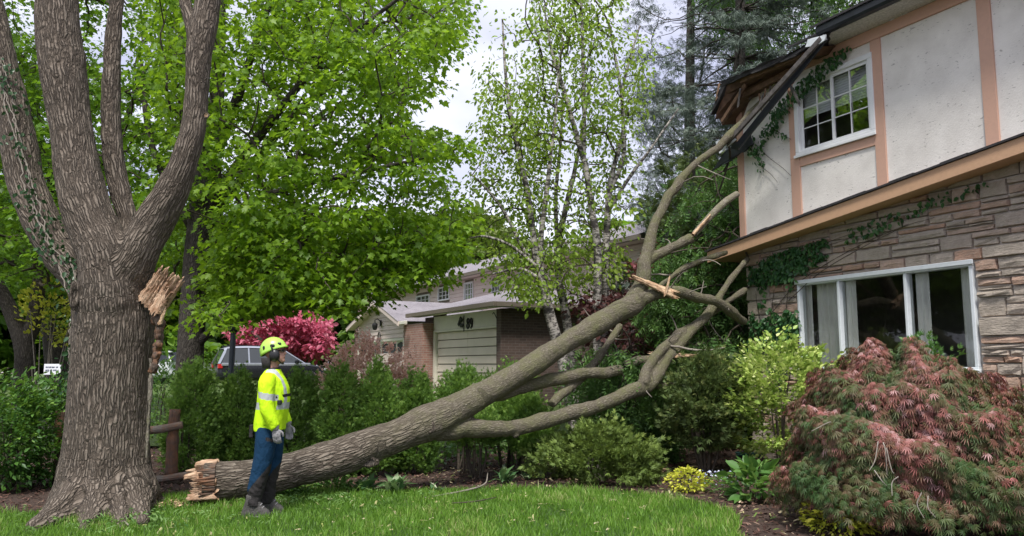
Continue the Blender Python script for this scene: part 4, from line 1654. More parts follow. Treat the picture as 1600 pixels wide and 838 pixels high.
big = [
    ([(160, 850, 118), (160, 815, 96), (162, 785, 79), (165, 755, 68), (168, 710, 60.5), (171, 640, 58), (174, 570, 58), (177, 510, 60), (176, 470, 60), (174, 435, 46), (172, 405, 26), (170, 385, 10)], 9.15),
    ([(173, 600, 14, 9.15), (175, 540, 36, 9.14), (176, 470, 54, 9.06), (167, 405, 41.8, 9.0), (147, 355, 38.3, 9.0), (128, 300, 36.5, 9.0), (117, 240, 32.2, 9.0), (109, 190, 31.3, 9.0), (99, 130, 33.9, 9.0), (95, 95, 34.8, 9.0), (90, 40, 32.2, 9.0), (88, -20, 31.3, 9.0), (82, -120, 28.7, 9.0), (74, -260, 24.4, 9.0), (64, -420, 19.1, 9.0)], None),
    ([(190, 430, 30, 9.2), (205, 385, 20, 9.3), (199, 345, 15, 9.35), (185, 290, 15, 9.4), (177, 240, 15, 9.4), (174, 150, 13.5, 9.4), (177, 50, 13, 9.4), (184, -20, 12, 9.4), (196, -150, 10, 9.4), (205, -300, 7, 9.4)], None),
    ([(186, 540, 14, 9.15), (188, 490, 38, 9.12), (192, 450, 43, 9.1), (213, 400, 33, 9.0), (238, 355, 29, 9.0), (266, 305, 26, 8.95), (289, 250, 22.5, 8.9), (303, 200, 20.5, 8.9), (308, 150, 19.5, 8.9), (310, 100, 20.5, 8.9), (316, 50, 21.5, 8.9), (325, 0, 19, 8.9), (338, -80, 16, 8.8), (352, -220, 13, 8.7), (360, -380, 9, 8.6)], None),
    ([(306, 70, 12, 8.9), (299, 40, 10.5, 8.95), (290, 5, 9.5, 9.0), (284, -50, 8, 9.1), (275, -180, 6, 9.2)], None),
    ([(172, 540, 14, 9.25), (165, 490, 38, 9.25), (132, 432, 33, 9.4), (92, 390, 28.5, 9.5), (66, 345, 28, 9.55), (46, 300, 28, 9.6), (28, 215, 26, 9.65), (10, 120, 23, 9.7), (-6, 50, 21, 9.7), (-30, -60, 18, 9.7), (-60, -220, 13, 9.7)], None),
    # roots
    ([(166, 640, 14, 9.15), (158, 710, 38, 9.12), (138, 760, 36, 8.95), (98, 798, 25, 8.45), (50, 827, 9, 7.85)], None),
    ([(168, 660, 14, 9.15), (160, 730, 36, 9.05), (150, 780, 32, 8.75), (139, 812, 16, 8.3), (126, 832, 6, 7.75)], None),
    ([(170, 660, 14, 9.15), (184, 730, 34, 9.08), (204, 776, 28, 8.9), (214, 800, 14, 8.6), (222, 818, 5, 8.1)], None),
    ([(170, 660, 14, 9.15), (174, 730, 36, 9.05), (180, 782, 28, 8.8), (184, 808, 14, 8.45), (190, 826, 6, 7.9)], None),
    ([(166, 660, 14, 9.15), (146, 735, 38, 9.12), (108, 778, 28, 9.0), (84, 795, 15, 8.9), (60, 806, 6, 8.6)], None),
    ([(172, 660, 14, 9.15), (196, 728, 34, 9.15), (226, 766, 21, 9.2), (246, 781, 9, 9.3), (262, 784, 4, 9.35)], None),
]
limbs = limbset(big, 44)
V, N, polys, B = fuse_limbs(limbs, .021, 30, 9)
q = np.stack([V[:, 0] * 2.6, V[:, 1] * 2.6, V[:, 2] * 1.5], 1)
low = np.clip(1.4 - V[:, 2], 0, 1)
V = V + N * (.022 * fbm(q, 3, 2) + .03 * low * fbm(np.stack([B[:, 0] * 9, B[:, 1] * 9, B[:, 2] * .8], 1), 2, 7))[:, None]
ridge = np.abs(vnoise(np.stack([B[:, 0] * 24, B[:, 1] * 24, B[:, 2] * 4.0], 1), 21))
V = V + N * (.011 * (ridge - .3))[:, None]
off = at(165, 790, 9.15)
off[2] = 0
broken = thing('maple_tree', 'massive broken maple trunk with furrowed bark and a torn pale stub', 'tree', off)
obj('trunk', np_mesh('trunk', V - off, polys, True, {'bark': B}, [M['ash_bark']]), broken)
splinter_slab('torn_stub', at(236, 476, 8.98), at(270, 424, 8.82) - at(236, 476, 8.98), (.8, .1, -.5), .5, .32, .1, broken, off, M['torn_wood'], 26, 22, .34, .35, .0, .12)
splinter_slab('torn_stub', at(244, 484, 8.86), at(268, 440, 8.78) - at(244, 484, 8.86), (.72, -.45, -.5), .3, .15, .07, broken, off, M['torn_wood'], 10, 14, .5, .2, .1, .3)
splinter_slab('torn_splinter', at(250, 505, 8.8), at(262, 478, 8.75) - at(250, 505, 8.8), (.8, -.3, -.3), .22, .05, .03, broken, off, M['bare_wood'], 5, 10, .6, .1, .6, .2)
# crumbling dark bark and rotten wood below the tear
VV, QQ, TT, n0 = [], [], [], 0
for k in range(34):
    f = rng.random()
    c = at(240 + 9 * f * rng.random() + 6 * math.sin(f * 3.1), 578 - 92 * f, 9.02 - .12 * rng.random())
    d = unit(np.array([.25, -.2, 1.0]) + rng.normal(0, .35, 3))
    L, w = rng.uniform(.06, .16), rng.uniform(.02, .05)
    q_, r_ = spline(np.array([c - d * L * .5, c, c + d * L * .5]), np.array([w * .6, w, w * .4]), 8)
    v, qd, td = capped(tube(q_, r_, 7))
    VV.append(v)
    QQ.append(qd + n0)
    TT.append(td + n0)
    n0 += len(v)
Vc, Nc, Pc = remeshed(np.vstack(VV), [np.vstack(QQ), np.vstack(TT)], .009, 1)
Vc = Vc + Nc * (.016 * fbm(Vc * [26, 26, 10], 3, 93))[:, None]
obj('torn_bark', np_mesh('torn_bark', Vc - off, Pc, False, {'bark': (Vc - off)}, [M['dark_torn']]), broken)
cs = MB()                                                        # raised lip of the long split down the flank
P, r = chain([(236, 560, 3), (235, 610, 3.2), (231, 670, 3), (229, 715, 2.5)], 9.0)
P, r = spline(P, r, 18)
vv, qq, bb = tube(P, r * (1 + .25 * rng.normal(0, 1, len(r))), 7)
obj('bark_lip', np_mesh('bark_lip', vv - off, [qq], True, {'bark': bb}, [M['limb_bark']]), broken)


def knot(px, py, Y, w, h, parent, off, m1, m2, tilt=0.0, name='knot'):
    """a healed branch scar: swollen ring round a sunken face"""
    c = at(px, py, Y)
    d = unit(c - CAM)
    rx = unit(np.cross(d, [0, 0, 1]))
    uz = np.cross(rx, d)
    V, Q = [], []
    seg = 16
    prof = [(1.25, .03), (1.0, -.035), (.72, -.03), (.55, .0), (.0, .01)]
    for f, dd in prof:
        for k in range(seg):
            a = 2 * math.pi * k / seg
            V.append(c + (rx * math.cos(a) * w + uz * math.sin(a) * h) * f * (1 + .08 * rng.normal()) + d * dd * max(w, h) * 3)
    for i in range(len(prof) - 1):
        for k in range(seg):
            Q.append((i * seg + k, i * seg + (k + 1) % seg, (i + 1) * seg + (k + 1) % seg, (i + 1) * seg + k))
    V = np.array(V)
    B_ = (V - c) * 1.3
    mi = np.array([0] * (2 * seg) + [1] * (2 * seg))
    return obj(name, np_mesh(name, V - off, [Q], True, {'bark': B_}, [m1, m2], mi), parent)


knot(117, 462, 8.72, .05, .13, broken, off, M['ash_bark'], M['ash_bark'])
knot(322, 180, 8.78, .028, .033, broken, off, M['ash_bark'], M['bare_wood'])

# ------------------------------------------------------------------ the fallen trunk
def knobbly(limbs, amt=.22):
    out = []
    for i, (P, r) in enumerate(limbs):
        s = np.linalg.norm(np.diff(P, axis=0), axis=1).sum()
        t = np.linspace(0, s, len(P))
        w = np.stack([fbm(np.stack([t * 2.3, 0 * t + i * 3.3, 0 * t + c * 9.1], 1), 3, 5) for c in range(3)], 1)
        env = np.minimum(1, np.arange(len(P)) / 6.0)[:, None]
        rr = r * (1 + (.045 if i == 0 else .12) * fbm(np.stack([t * 3.1, 0 * t + i * 5.7, 0 * t], 1), 2, 8))
        out.append((P + w * env * np.minimum(r[:, None] * amt * 1.6, (.018, .022)[i] if i < 2 else .04), rr))
    return out


fal = [
    ([(318, 752, 31, 9.35), (355, 751, 29, 9.42), (392, 748, 27.5, 9.52), (441, 740, 27, 9.66), (505, 723, 29, 9.9), (545, 709, 29, 10.05), (580, 694, 27.5, 10.2), (630, 677, 26.5, 10.4), (674, 660, 27, 10.6), (700, 648, 26, 10.7), (725, 633, 23, 10.8), (749, 621, 20.5, 10.9), (775, 606, 18.5, 11.0), (805, 588, 17.5, 11.15), (850, 558, 17.5, 11.4), (900, 527, 17, 11.7), (950, 497, 17, 12.0), (985, 478, 16.5, 12.2), (1003, 465, 14, 12.3)], None),
    ([(980, 481, 14, 12.2), (1000, 448, 12.5, 12.35), (1006, 420, 11, 12.45), (1013, 389, 9.8, 12.6), (1022, 355, 8.8, 12.75), (1032, 329, 8.3, 12.9), (1042, 308, 8.6, 13.0), (1052, 295, 7.6, 13.05), (1075, 268, 6.6, 13.2), (1108, 240, 6, 13.35), (1128, 224, 5.5, 13.4), (1165, 185, 5, 13.5), (1200, 147, 3.5, 13.6)], None),
    ([(1008, 412, 8, 12.5), (1026, 398, 7.5, 12.6), (1052, 386, 7.5, 12.7), (1080, 371, 7, 12.8)], None),
    ([(990, 472, 13, 12.2), (1028, 459, 9, 12.4), (1055, 455, 8, 12.5), (1101, 467, 8, 12.8), (1137, 484, 7.5, 13.1), (1164, 505, 6, 13.5)], None),
    ([(1030, 448, 3.5, 12.6), (1065, 421, 4.5, 12.9), (1100, 406, 4, 13.2), (1135, 394, 3, 13.6)], None),
    ([(672, 664, 22, 10.65), (700, 669, 18, 10.7), (735, 670, 15, 10.8), (770, 670, 12.5, 10.9), (805, 668, 12, 11.0), (861, 654, 12, 11.25), (910, 640, 11.5, 11.5), (958, 624, 11, 11.75), (1000, 607, 11, 12.0), (1020, 596, 10.5, 12.1), (1041, 562, 8, 12.4), (1077, 520, 7, 12.8), (1107, 490, 7, 13.1), (1142, 437, 5.5, 13.6), (1168, 404, 4, 13.9)], None),
    ([(1005, 602, 10, 12.0), (1015, 575, 8.5, 12.2), (1029, 550, 8, 12.35), (1060, 525, 7, 12.7), (1095, 502, 6, 13.1), (1130, 476, 5.5, 13.5), (1165, 452, 4.5, 13.9)], None),
    ([(750, 622, 13, 11.0), (790, 612, 10.5, 11.15), (830, 601, 9.5, 11.4), (880, 592, 9, 11.65), (925, 585, 8.5, 11.9), (969, 578, 8, 12.2)], None),
    ([(862, 632, 6.5, 11.4), (890, 606, 6.5, 11.7), (922, 573, 6.5, 12.1), (948, 538, 6.5, 12.5), (969, 508, 5.5, 12.8)], None),
    ([(975, 568, 6, 12.4), (999, 564, 7, 12.5), (1035, 559, 7, 12.6), (1062, 555, 5.5, 12.8)], None),
    ([(1010, 602, 8, 12.1), (1040, 603, 6, 12.3), (1068, 602, 4.5, 12.5)], None),
    ([(800, 670, 8, 11.0), (808, 685, 5, 10.95)], None),
    ([(588, 704, 15, 10.2), (578, 722, 9, 10.1)], None),
]
limbs = knobbly(limbset(fal, 60))
V, N, polys, B = fuse_limbs(limbs, .018, 24, 3)
q = V * 3.2
V = V + N * (.014 * fbm(q, 3, 5))[:, None]
V = V + N * (.006 * (np.abs(vnoise(np.stack([B[:, 0] * 30, B[:, 1] * 30, B[:, 2] * 5], 1), 23)) - .3))[:, None]
offf = at(318, 753, 9.35)
offf[2] = 0
fallen = thing('fallen_tree', 'fallen tree trunk lying across the garden with its limbs propped on the house roof', 'tree', offf)
# the butt carries the rough furrowed bark, the upper limbs the smooth mossy one
age = np.clip((V[:, 0] + .3 * vnoise(V * 3, 2) - at(560, 650, 10.3)[0]) / 1.5, 0, 1)
obj('trunk', np_mesh('trunk', V - offf, polys, True, {'bark': B, 'age': age}, [M['fallen_bark']]), fallen)
butt_ax = at(318, 753, 9.35) - at(352, 750, 9.4)
# the snapped butt: lumps of crumbling pale wood in a ragged collar of bark
bc_ = at(320, 753, 9.35)
bu = unit(np.array(butt_ax))
b1 = unit(np.cross(bu, [0, 0, 1]))
b2 = np.cross(b1, bu)
VV, QQ, TT, n0 = [], [], [], 0
for k in range(40):
    t = rng.uniform(0, 6.28)
    r = .2 * math.sqrt(rng.random())
    c = bc_ + (b1 * math.cos(t) + b2 * math.sin(t)) * r
    L = rng.uniform(.0, .07) * (1.7 if math.sin(t) * r > .03 else .75)
    d = unit(bu + rng.normal(0, .2, 3))
    w = rng.uniform(.03, .06)
    q_, r_ = spline(np.array([c - bu * .15, c, c + d * L * .6, c + d * L]), np.array([w, w, w * .95, w * .55]), 12)
    v, qd, td = capped(tube(q_, r_, 8))
    VV.append(v)
    QQ.append(qd + n0)
    TT.append(td + n0)
    n0 += len(v)
Vb_, Nb_, Pb_ = remeshed(np.vstack(VV), [np.vstack(QQ), np.vstack(TT)], .008, 1)
loc = Vb_ - bc_
lc_ = np.stack([loc @ b1, loc @ b2, loc @ bu], 1)
Vb_ = Vb_ + Nb_ * (.013 * fbm(np.stack([lc_[:, 0] * 34, lc_[:, 1] * 34, lc_[:, 2] * 7], 1), 3, 91))[:, None]
obj('broken_end', np_mesh('broken_end', Vb_ - offf, Pb_, False, {'bark': lc_}, [M['torn_wood']]), fallen)
splinters('broken_end', bc_ + bu * .01, butt_ax, .19, 520, .0, .11, fallen, offf, M['torn_wood'], 0, .0075)
splinters('torn_bark', bc_ - bu * .02, butt_ax, .225, 120, .0, .07, fallen, offf, M['dark_torn'], .75, .02)
splinter_slab('torn_splinter', at(335, 770, 9.2), at(292, 775, 9.2) - at(335, 770, 9.2), (.1, .5, 1), .32, .16, .06, fallen, offf, M['torn_wood'], 9, 12, .5, .3, .3)
splinter_slab('torn_splinter', at(322, 735, 9.3), at(288, 742, 9.25) - at(322, 735, 9.3), (.1, .5, 1), .24, .14, .07, fallen, offf, M['torn_wood'], 9, 12, .5, .3, .2)
knot(672, 668, 10.36, .06, .06, fallen, offf, M['ash_bark'], M['ash_bark'])
knot(576, 722, 10.0, .1, .055, fallen, offf, M['ash_bark'], M['dark_bark'])
# pale splinters where limbs split
splinter_slab('torn_splinter', at(1050, 458, 12.25), at(985, 431, 12.15) - at(1050, 458, 12.25), (.1, .5, 1), .74, .14, .05, fallen, offf, M['bare_wood'], 10, 20, .3, .3, .55)
splinter_slab('torn_splinter', at(1040, 458, 12.2), at(1048, 428, 12.2) - at(1040, 458, 12.2), (1, .2, 0), .3, .05, .02, fallen, offf, M['bare_wood'], 4, 8, .3, 0, .6)
splinter_slab('torn_splinter', at(1080, 371, 12.74), at(1116, 332, 12.9) - at(1080, 371, 12.74), (-.6, .2, -.75), .56, .15, .09, fallen, offf, M['bare_wood'], 9, 20, .25, .5, .25)
tq, tr = chain([(1085, 366, 5, 12.85), (1112, 336, 5.5, 13.0), (1133, 316, 6, 13.1), (1152, 303, 5, 13.2)])
tq, tr = spline(tq, tr, 20)
vv, qq, bb = tube(tq, tr, 12)
obj('limb', np_mesh('limb', vv - offf, [qq], True, {'bark': bb}, [M['limb_bark']]), fallen)
splinter_slab('torn_splinter', at(1032, 556, 12.4), at(1132, 556, 12.6) - at(1032, 556, 12.4), (.1, .5, 1), 1.0, .13, .05, fallen, offf, M['bare_wood'], 9, 22, .6, .3, .85)
splinters('broken_end', at(966, 579, 12.2), at(966, 579, 12.2) - at(940, 583, 12.0), .06, 24, .0, .04, fallen, offf, M['torn_wood'], 0, .018)
# leafy shoots still on the fallen crown
S = np.vstack([
    sample_outline(120, [(895, 570), (925, 545), (960, 545), (1000, 560), (1010, 600), (990, 650), (940, 655), (905, 630)], 12.2, 13.2, seed=4),
    sample_outline(520, [(1000, 520), (1030, 400), (1060, 330), (1110, 270), (1160, 240), (1172, 300), (1172, 600), (1120, 590), (1060, 540)], 14.8, 16.6, gap=.2, gs=1.2, seed=5),
    sample_outline(130, [(1000, 560), (1150, 520), (1170, 640), (1080, 670), (1000, 650)], 13.0, 14.0, seed=6),
])
BP = np.vstack([p for p, _ in limbs[1:]])
BR = np.concatenate([r for _, r in limbs[1:]])
tw = twigs(BP, BR, S, BP[50], r_tip=.003, maxr=.02, sag=.05)
tw = [(v - offf, q_, b) for v, q_, b in tw]
wood_obj('branches', tw, M['twig_bark'], fallen, kind='stuff')
bare = np.vstack([sample_outline(40, [(890, 480), (1000, 430), (1060, 330), (1120, 260), (1165, 250), (1150, 420), (1130, 600), (1000, 640), (880, 640)], 11.8, 13.6, seed=8)])
tw = twigs(BP, BR, bare, BP[50], r_tip=.006, maxr=.02, sag=.02)
wood_obj('bare_twigs', [(v - offf, q_, b) for v, q_, b in tw], M['grey_twig'], fallen, kind='stuff')
P, ax, nn, sz, idx = spray_leaves(S, 11, .26, .2, .8, 1.1, .6, None, .7, .2)
obj('leaves', leaf_mesh('leaves', P - offf, ax, nn, sz, ASH, M['ash_leaf'], .45 + rng.normal(0, .2, len(P))), fallen, kind='stuff')

# ---- ivy climbing the broken maple
def climber(name, label, spec, Y, n, spread, size, m, parent_off, tmpl=BROAD, stems=3, lift=.03, group=None, cat='ivy'):
    P, r = chain(spec, Y)
    P, r = spline(P, r, 60)
    root = thing(name, label, cat, P[0], group=group)
    o = P[0]
    tb = []
    tocam = unit(CAM - P)
    side = unit(np.cross(tocam, np.array([0, 0, 1.0])))
    for s in range(stems):
        ph = rng.uniform(0, 6.28)
        lat = (np.sin(np.linspace(0, 9, 60) + ph) * .5 + rng.normal(0, .12, 60)) * spread
        Q = P + side * lat[:, None] + tocam * lift
        tb.append(tube(Q - o, np.full(60, .008), 5))
    wood_obj('stem', tb, M['grey_twig'], root, kind='stuff')
    k = rng.integers(0, 60, n)
    ph = fbm(np.stack([k * .12, 0 * k, 0 * k], 1), 2, 3)
    q = P[k] + side[k] * (rng.normal(0, spread, n) + .0)[:, None] + tocam[k] * (lift + rng.random(n) * .05)[:, None] + rng.normal(0, .03, (n, 3))
    keep = ph + rng.normal(0, .3, n) > -.25
    q, k = q[keep], k[keep]
    n = len(q)
    obj('leaves', leaf_mesh('leaves', q - o, np.array([0, 0, -1.0]) + rng.normal(0, .6, (n, 3)), tocam[k] + rng.normal(0, .45, (n, 3)), size * rng.uniform(.5, 1.3, n), tmpl, m, .5 + rng.normal(0, .25, n)), root, kind='stuff')
    return root


climber('ivy_vine', 'variegated ivy climbing the leaning limb of the broken maple', [(118, 470, 1, 9.1), (92, 405, 1, 9.2), (55, 320, 1, 9.28), (30, 240, 1, 9.35), (12, 150, 1, 9.45), (2, 90, 1, 9.5)], None, 420, .1, .06, M['ivy_leaf'], None)
climber('ivy_vine', 'dark ivy hanging down the shaded flank of the broken maple trunk', [(116, 700, 1, 9.2), (112, 620, 1, 9.2), (112, 560, 1, 9.15), (113, 500, 1, 9.1), (115, 440, 1, 9.1), (108, 400, 1, 9.2)], None, 260, .05, .065, M['ivy_leaf'], None)
# ------------------------------------------------------------------ the neighbours' houses along the street
NF = Frame((-0.30, 22.0), R(29.5))
n_or = NF.o.copy()
nbr = thing('house', 'far brick and siding house with two garages under a grey shingle roof, partly behind birches', 'house', n_or, NF.rz)


def brick_mat(name, a, b, mortar):
    t = NT(name)
    c = t.node('TexCoord').outputs['Object']
    sx = t.node('SeparateXYZ')
    t.l.new(c, sx.inputs[0])
    cb = t.node('CombineXYZ')
    t.l.new(t.math('ADD', sx.outputs[0], sx.outputs[1]), cb.inputs[0])
    t.l.new(sx.outputs[2], cb.inputs[1])
    bt = t.node('TexBrick')
    t.l.new(cb.outputs[0], bt.inputs['Vector'])
    bt.inputs['Scale'].default_value = 1.0
    bt.inputs['Brick Width'].default_value = .23
    bt.inputs['Row Height'].default_value = .075
    bt.inputs['Mortar Size'].default_value = .008
    bt.inputs['Color1'].default_value = (*a, 1)
    bt.inputs['Color2'].default_value = (*b, 1)
    bt.inputs['Mortar'].default_value = (*mortar, 1)
    n = t.noise(c, 3.5, 5, .65)
    col = t.mix(t.gray(n, .35, .7, 0, .5), bt.outputs['Color'], tuple(x * .55 for x in a))
    return t.set(col, .9, t.bump(bt.outputs['Fac'], -.5, .01))


M['pink_brick'] = brick_mat('pink_brick', (0.36, 0.2, 0.16), (0.27, 0.13, 0.1), (0.36, 0.31, 0.28))
M['dark_brick'] = brick_mat('dark_brick', (0.13, 0.085, 0.07), (0.08, 0.055, 0.048), (0.15, 0.125, 0.11))
M['siding'] = plain('siding', (0.66, 0.55, 0.5), 0.6, 0.06, 2)
M['garage_paint'] = plain('garage_paint', (0.7, 0.62, 0.52), 0.55, 0.05, 2)
M['garage_trim'] = plain('garage_trim', (0.68, 0.65, 0.56), 0.55, 0.05, 2)
M['brown_gutter'] = plain('brown_gutter', (0.16, 0.135, 0.105), 0.45, 0.1, 2)


def shingle_far():
    t = NT('grey_shingle')
    c = t.node('TexCoord').outputs['Object']
    n = t.noise(c, 2.2, 5, .65)
    f = t.noise(t.coord('Object', (3, 3, 14)), 5, 4, .75)
    col = t.ramp(t.math('ADD', t.math('MULTIPLY', n, .4), t.math('MULTIPLY', f, .6)), [(.32, (.13, .118, .13)), (.5, (.22, .2, .218)), (.68, (.32, .295, .315))])
    return t.set(col, .9, t.bump(f, .6, .02))


M['grey_shingle'] = shingle_far()


def nh(px, py, off=0.0):
    return NF.hit(px, py, off)


def part(mb, name, m, bevel=0.0, parent=None, **kw):
    return mb.obj(name, m, parent or nbr, bevel, **kw)


GZ = .36                                                     # driveway level
gx1 = nh(783, 520)[0]
gx0 = nh(664, 520)[0]
dx0, dx1 = nh(679, 560)[0], nh(779, 560)[0]
dtop = nh(728, 516)[1]
etop = nh(783, 482)[1]                                       # underside of the eave at the near corner
print('GARAGE', gx0, gx1, dx0, dx1, dtop, etop)
# --- garage 89
part(MB().box(gx1 - .28, gx1, .0, .25, GZ - .5, etop), 'brick_pier', M['dark_brick'], .006)
part(MB().box(gx0, dx0 - .2, .0, .25, GZ - .5, etop), 'brick_pier', M['dark_brick'], .006)
b = MB().box(gx1 - .25, gx1 - .005, .25, 13.5, GZ - .5, etop + .02)
part(b, 'side_wall', M['dark_brick'])
b = MB().box(dx0 - .19, gx1 - .29, .04, .2, dtop + .07, etop)
part(b, 'lintel_panel', M['garage_trim'], .006)
b = MB()
b.box(dx0 - .18, dx0 - .02, .02, .2, GZ - .4, dtop + .065)
b.box(dx1 + .0, gx1 - .285, .02, .2, GZ - .4, dtop + .065)
b.box(dx0 - .018, dx1 - .002, .02, .2, dtop + .002, dtop + .065)
part(b, 'door_frame', M['garage_trim'], .006)
gd = bpy.data.objects.new('garage_door', None)
link(gd, nbr)
ph = (dtop - GZ) / 9
xm_ = (dx0 + dx1) / 2
for j in range(9):
    for a_, c_ in ((dx0 + .0, xm_ - .006), (xm_ + .006, dx1 - .0)):
        MB().hexa([(a_, .10, GZ + j * ph + .012), (c_, .10, GZ + j * ph + .012), (c_, .16, GZ + j * ph + .012), (a_, .16, GZ + j * ph + .012)],
                  [(a_, .075 + .045, GZ + (j + 1) * ph - .012), (c_, .12, GZ + (j + 1) * ph - .012), (c_, .16, GZ + (j + 1) * ph - .012), (a_, .16, GZ + (j + 1) * ph - .012)]).obj('panel', M['garage_paint'], gd, .004)
MB().box(dx0, dx1, .165, .2, GZ, dtop).obj('backing', M['brown_gutter'], gd)
# hip roof over it
ev = etop + .02
lx, rx = nh(634, 498, .45)[0], gx1 + .42
g = MB()
g.box(lx, rx, -.47, -.36, ev, ev + .13)
g.box(rx - .11, rx, -.359, 13.5, ev, ev + .13)
part(g, 'gutter', M['brown_gutter'], .01)
g = MB()
g.box(lx + .02, rx - .12, -.358, .0, ev + .015, ev + .03)
g.box(gx1 - .01, rx - .112, .001, 13.5, ev + .015, ev + .03)
part(g, 'soffit', M['garage_trim'])
# siding upper storey set back behind the garage roof
UY = 3.4
UF = Frame(NF.w(0, UY, 0)[:2], R(29.5))
u0 = UF.hit(560, 480)[0]
u1 = UF.hit(835, 440)[0] + 6.0
ub, ut = UF.hit(730, 475)[1] - .6, UF.hit(733, 436)[1]
rp = (ub + .75 - ev) / (UY + .47)
pts = lambda x, y: (x, y, ev + .135 + (y + .47) * rp)
r_ = MB()
t_ = .03
r_.add([pts(lx, -.47), pts(rx, -.47), pts(rx - UY - .4, UY - .03), pts(lx, UY - .03)], [(0, 1, 2, 3)])
r_.add([(rx, -.47, ev + .135), (rx, 13.5, ev + .135), (rx - UY - .4, 13.5, pts(0, UY)[2]), (rx - UY - .4, UY - .03, pts(0, UY - .03)[2])], [(0, 1, 2, 3)])
part(r_, 'roof', M['grey_shingle'])
sw = MB().box(u0, u1, UY + .03, UY + .25, ub, ut)
part(sw, 'upper_wall', M['brown_gutter'])
wins = [(686, 702, 450, 468), (727, 739, 443, 469), (770, 781, 441, 462), (812, 828, 424, 440), (652, 671, 463, 470)]
wxs = []
for a_, c_, top, bot in wins:
    xa_, xb_ = UF.hit(a_, (top + bot) / 2)[0], UF.hit(c_, (top + bot) / 2)[0]
    zt = UF.hit((a_ + c_) / 2, top)[1]
    z0_ = UF.hit((a_ + c_) / 2, bot)[1] if bot - top > 10 else zt - .5
    wxs.append((xa_, xb_, z0_, zt))
pitch_ = .155
nrow = int((ut - ub) / pitch_) + 1
sg = []
xs_sorted = sorted(wxs)
for j in range(nrow):                                         # lapped siding boards, broken at the windows
    z0_, z1_ = ub + j * pitch_, min(ub + (j + 1) * pitch_ - .004, ut)
    x = u0
    cuts = [(a_ - .07, c_ + .07) for a_, c_, z_a, z_b in xs_sorted if z1_ > z_a - .06 and z0_ < z_b + .06]
    for a_, c_ in cuts + [(u1, u1)]:
        if a_ - x > .03:
            MB().hexa([(x, UY - .022, z0_), (a_, UY - .022, z0_), (a_, UY + .03, z0_), (x, UY + .03, z0_)],
                      [(x, UY + .0, z1_), (a_, UY + .0, z1_), (a_, UY + .03, z1_), (x, UY + .03, z1_)]).obj('siding_board', M['siding'], nbr)
        x = max(x, c_)
M['far_glass'] = glass_mat('far_glass', (.75, .8, .84))
M['dark_room'] = plain('dark_room', (.05, .055, .06), .8)
for xa_, xb_, z0_, zt in wxs:
    w = MB()
    bar_frame(w, xa_ - .06, xb_ + .06, z0_ - .05, zt + .05, .06, UY - .05, UY + .03)
    for q in (.333, .667):
        w.box(xa_ + (xb_ - xa_) * q - .018, xa_ + (xb_ - xa_) * q + .018, UY - .02, UY + .02, z0_, zt)
    for q in (.34, .67):
        w.box(xa_, xb_, UY - .018, UY + .018, z0_ + (zt - z0_) * q - .012, z0_ + (zt - z0_) * q + .012)
    wo = w.obj('window', M['white_frame'], nbr, .004)
    MB().add([(xa_, UY + .005, z0_), (xb_, UY + .005, z0_), (xb_, UY + .005, zt), (xa_, UY + .005, zt)], [(0, 1, 2, 3)]).obj('pane', M['far_glass'], wo)
g = MB().box(u0 - .3, u1 + .3, UY - .55, UY - .43, ut, ut + .13)
part(g, 'gutter', M['brown_gutter'], .01)
g = MB().box(u0 - .3, u1 + .3, UY - .429, UY + .3, ut + .015, ut + .03)
part(g, 'soffit', M['siding'])
r_ = MB()
r_.add([(u0 - .3, UY - .55, ut + .135), (u1 + .3, UY - .55, ut + .135), (u1 + .3, UY + 4, ut + 1.75), (u0 - .3, UY + 4, ut + 1.75), (u0 - .3, UY + 8.5, ut + .135), (u1 + .3, UY + 8.5, ut + .135)], [(0, 1, 2, 3), (3, 2, 5, 4)])
ro = part(r_, 'roof', M['grey_shingle'])
ch = UF.hit(741, 422)
MB().box(ch[0] - .3, ch[0] + .3, UY + 2.6, UY + 3.4, ut + .8, ch[1] + .55).obj('chimney', M['pink_brick'], ro, .01)
# roof sweep to the rear wing behind the birches
w2 = MB()
w2.add([(gx1 + .4, 4.5, ev + .14), (gx1 + 6.5, 4.5, ev + .14), (gx1 + 6.5, 8.5, ev + 1.7), (gx1 + .4, 8.5, ev + 1.7)], [(0, 1, 2, 3)])
part(w2, 'rear_roof', M['grey_shingle'])
part(MB().box(gx1, gx1 + 6.3, 5.0, 5.2, GZ - .6, ev + .1), 'rear_wall', M['dark_brick'])

# --- second garage with its gable
hx0, hx1 = nh(558, 520, .35)[0], nh(631, 520, .35)[0]
gp = .35
gey = nh(629, 502, gp + .1)[1]
gap_ = nh(592, 474, gp + .1)
px1 = nh(660, 520, gp)[0]
GZ2 = .42
g = MB()
g.box(hx1 + .02, px1, -gp, -gp + .3, GZ2 - .5, gey - .12)
part(MB().box(hx0 - .3, hx0 + .1, -gp, -gp + .3, GZ2 - .5, gey - .12), 'brick_pier', M['pink_brick'], .006)
g.box(px1 - .24, px1 - .002, -gp + .301, .6, GZ2 - .5, gey - .12)
part(g, 'brick_pier', M['pink_brick'], .006)
g = MB()
g.box(px1 + .02, gx0 - .02, .3, .5, GZ2 - .5, ev + .1)
part(g, 'side_wall', M['dark_brick'])
d2top = nh(600, 534, gp)[1]
z = d2top + .1
zrow = .155
xl, xr = hx0 + .11, hx1 + .01
apx = gap_[0]
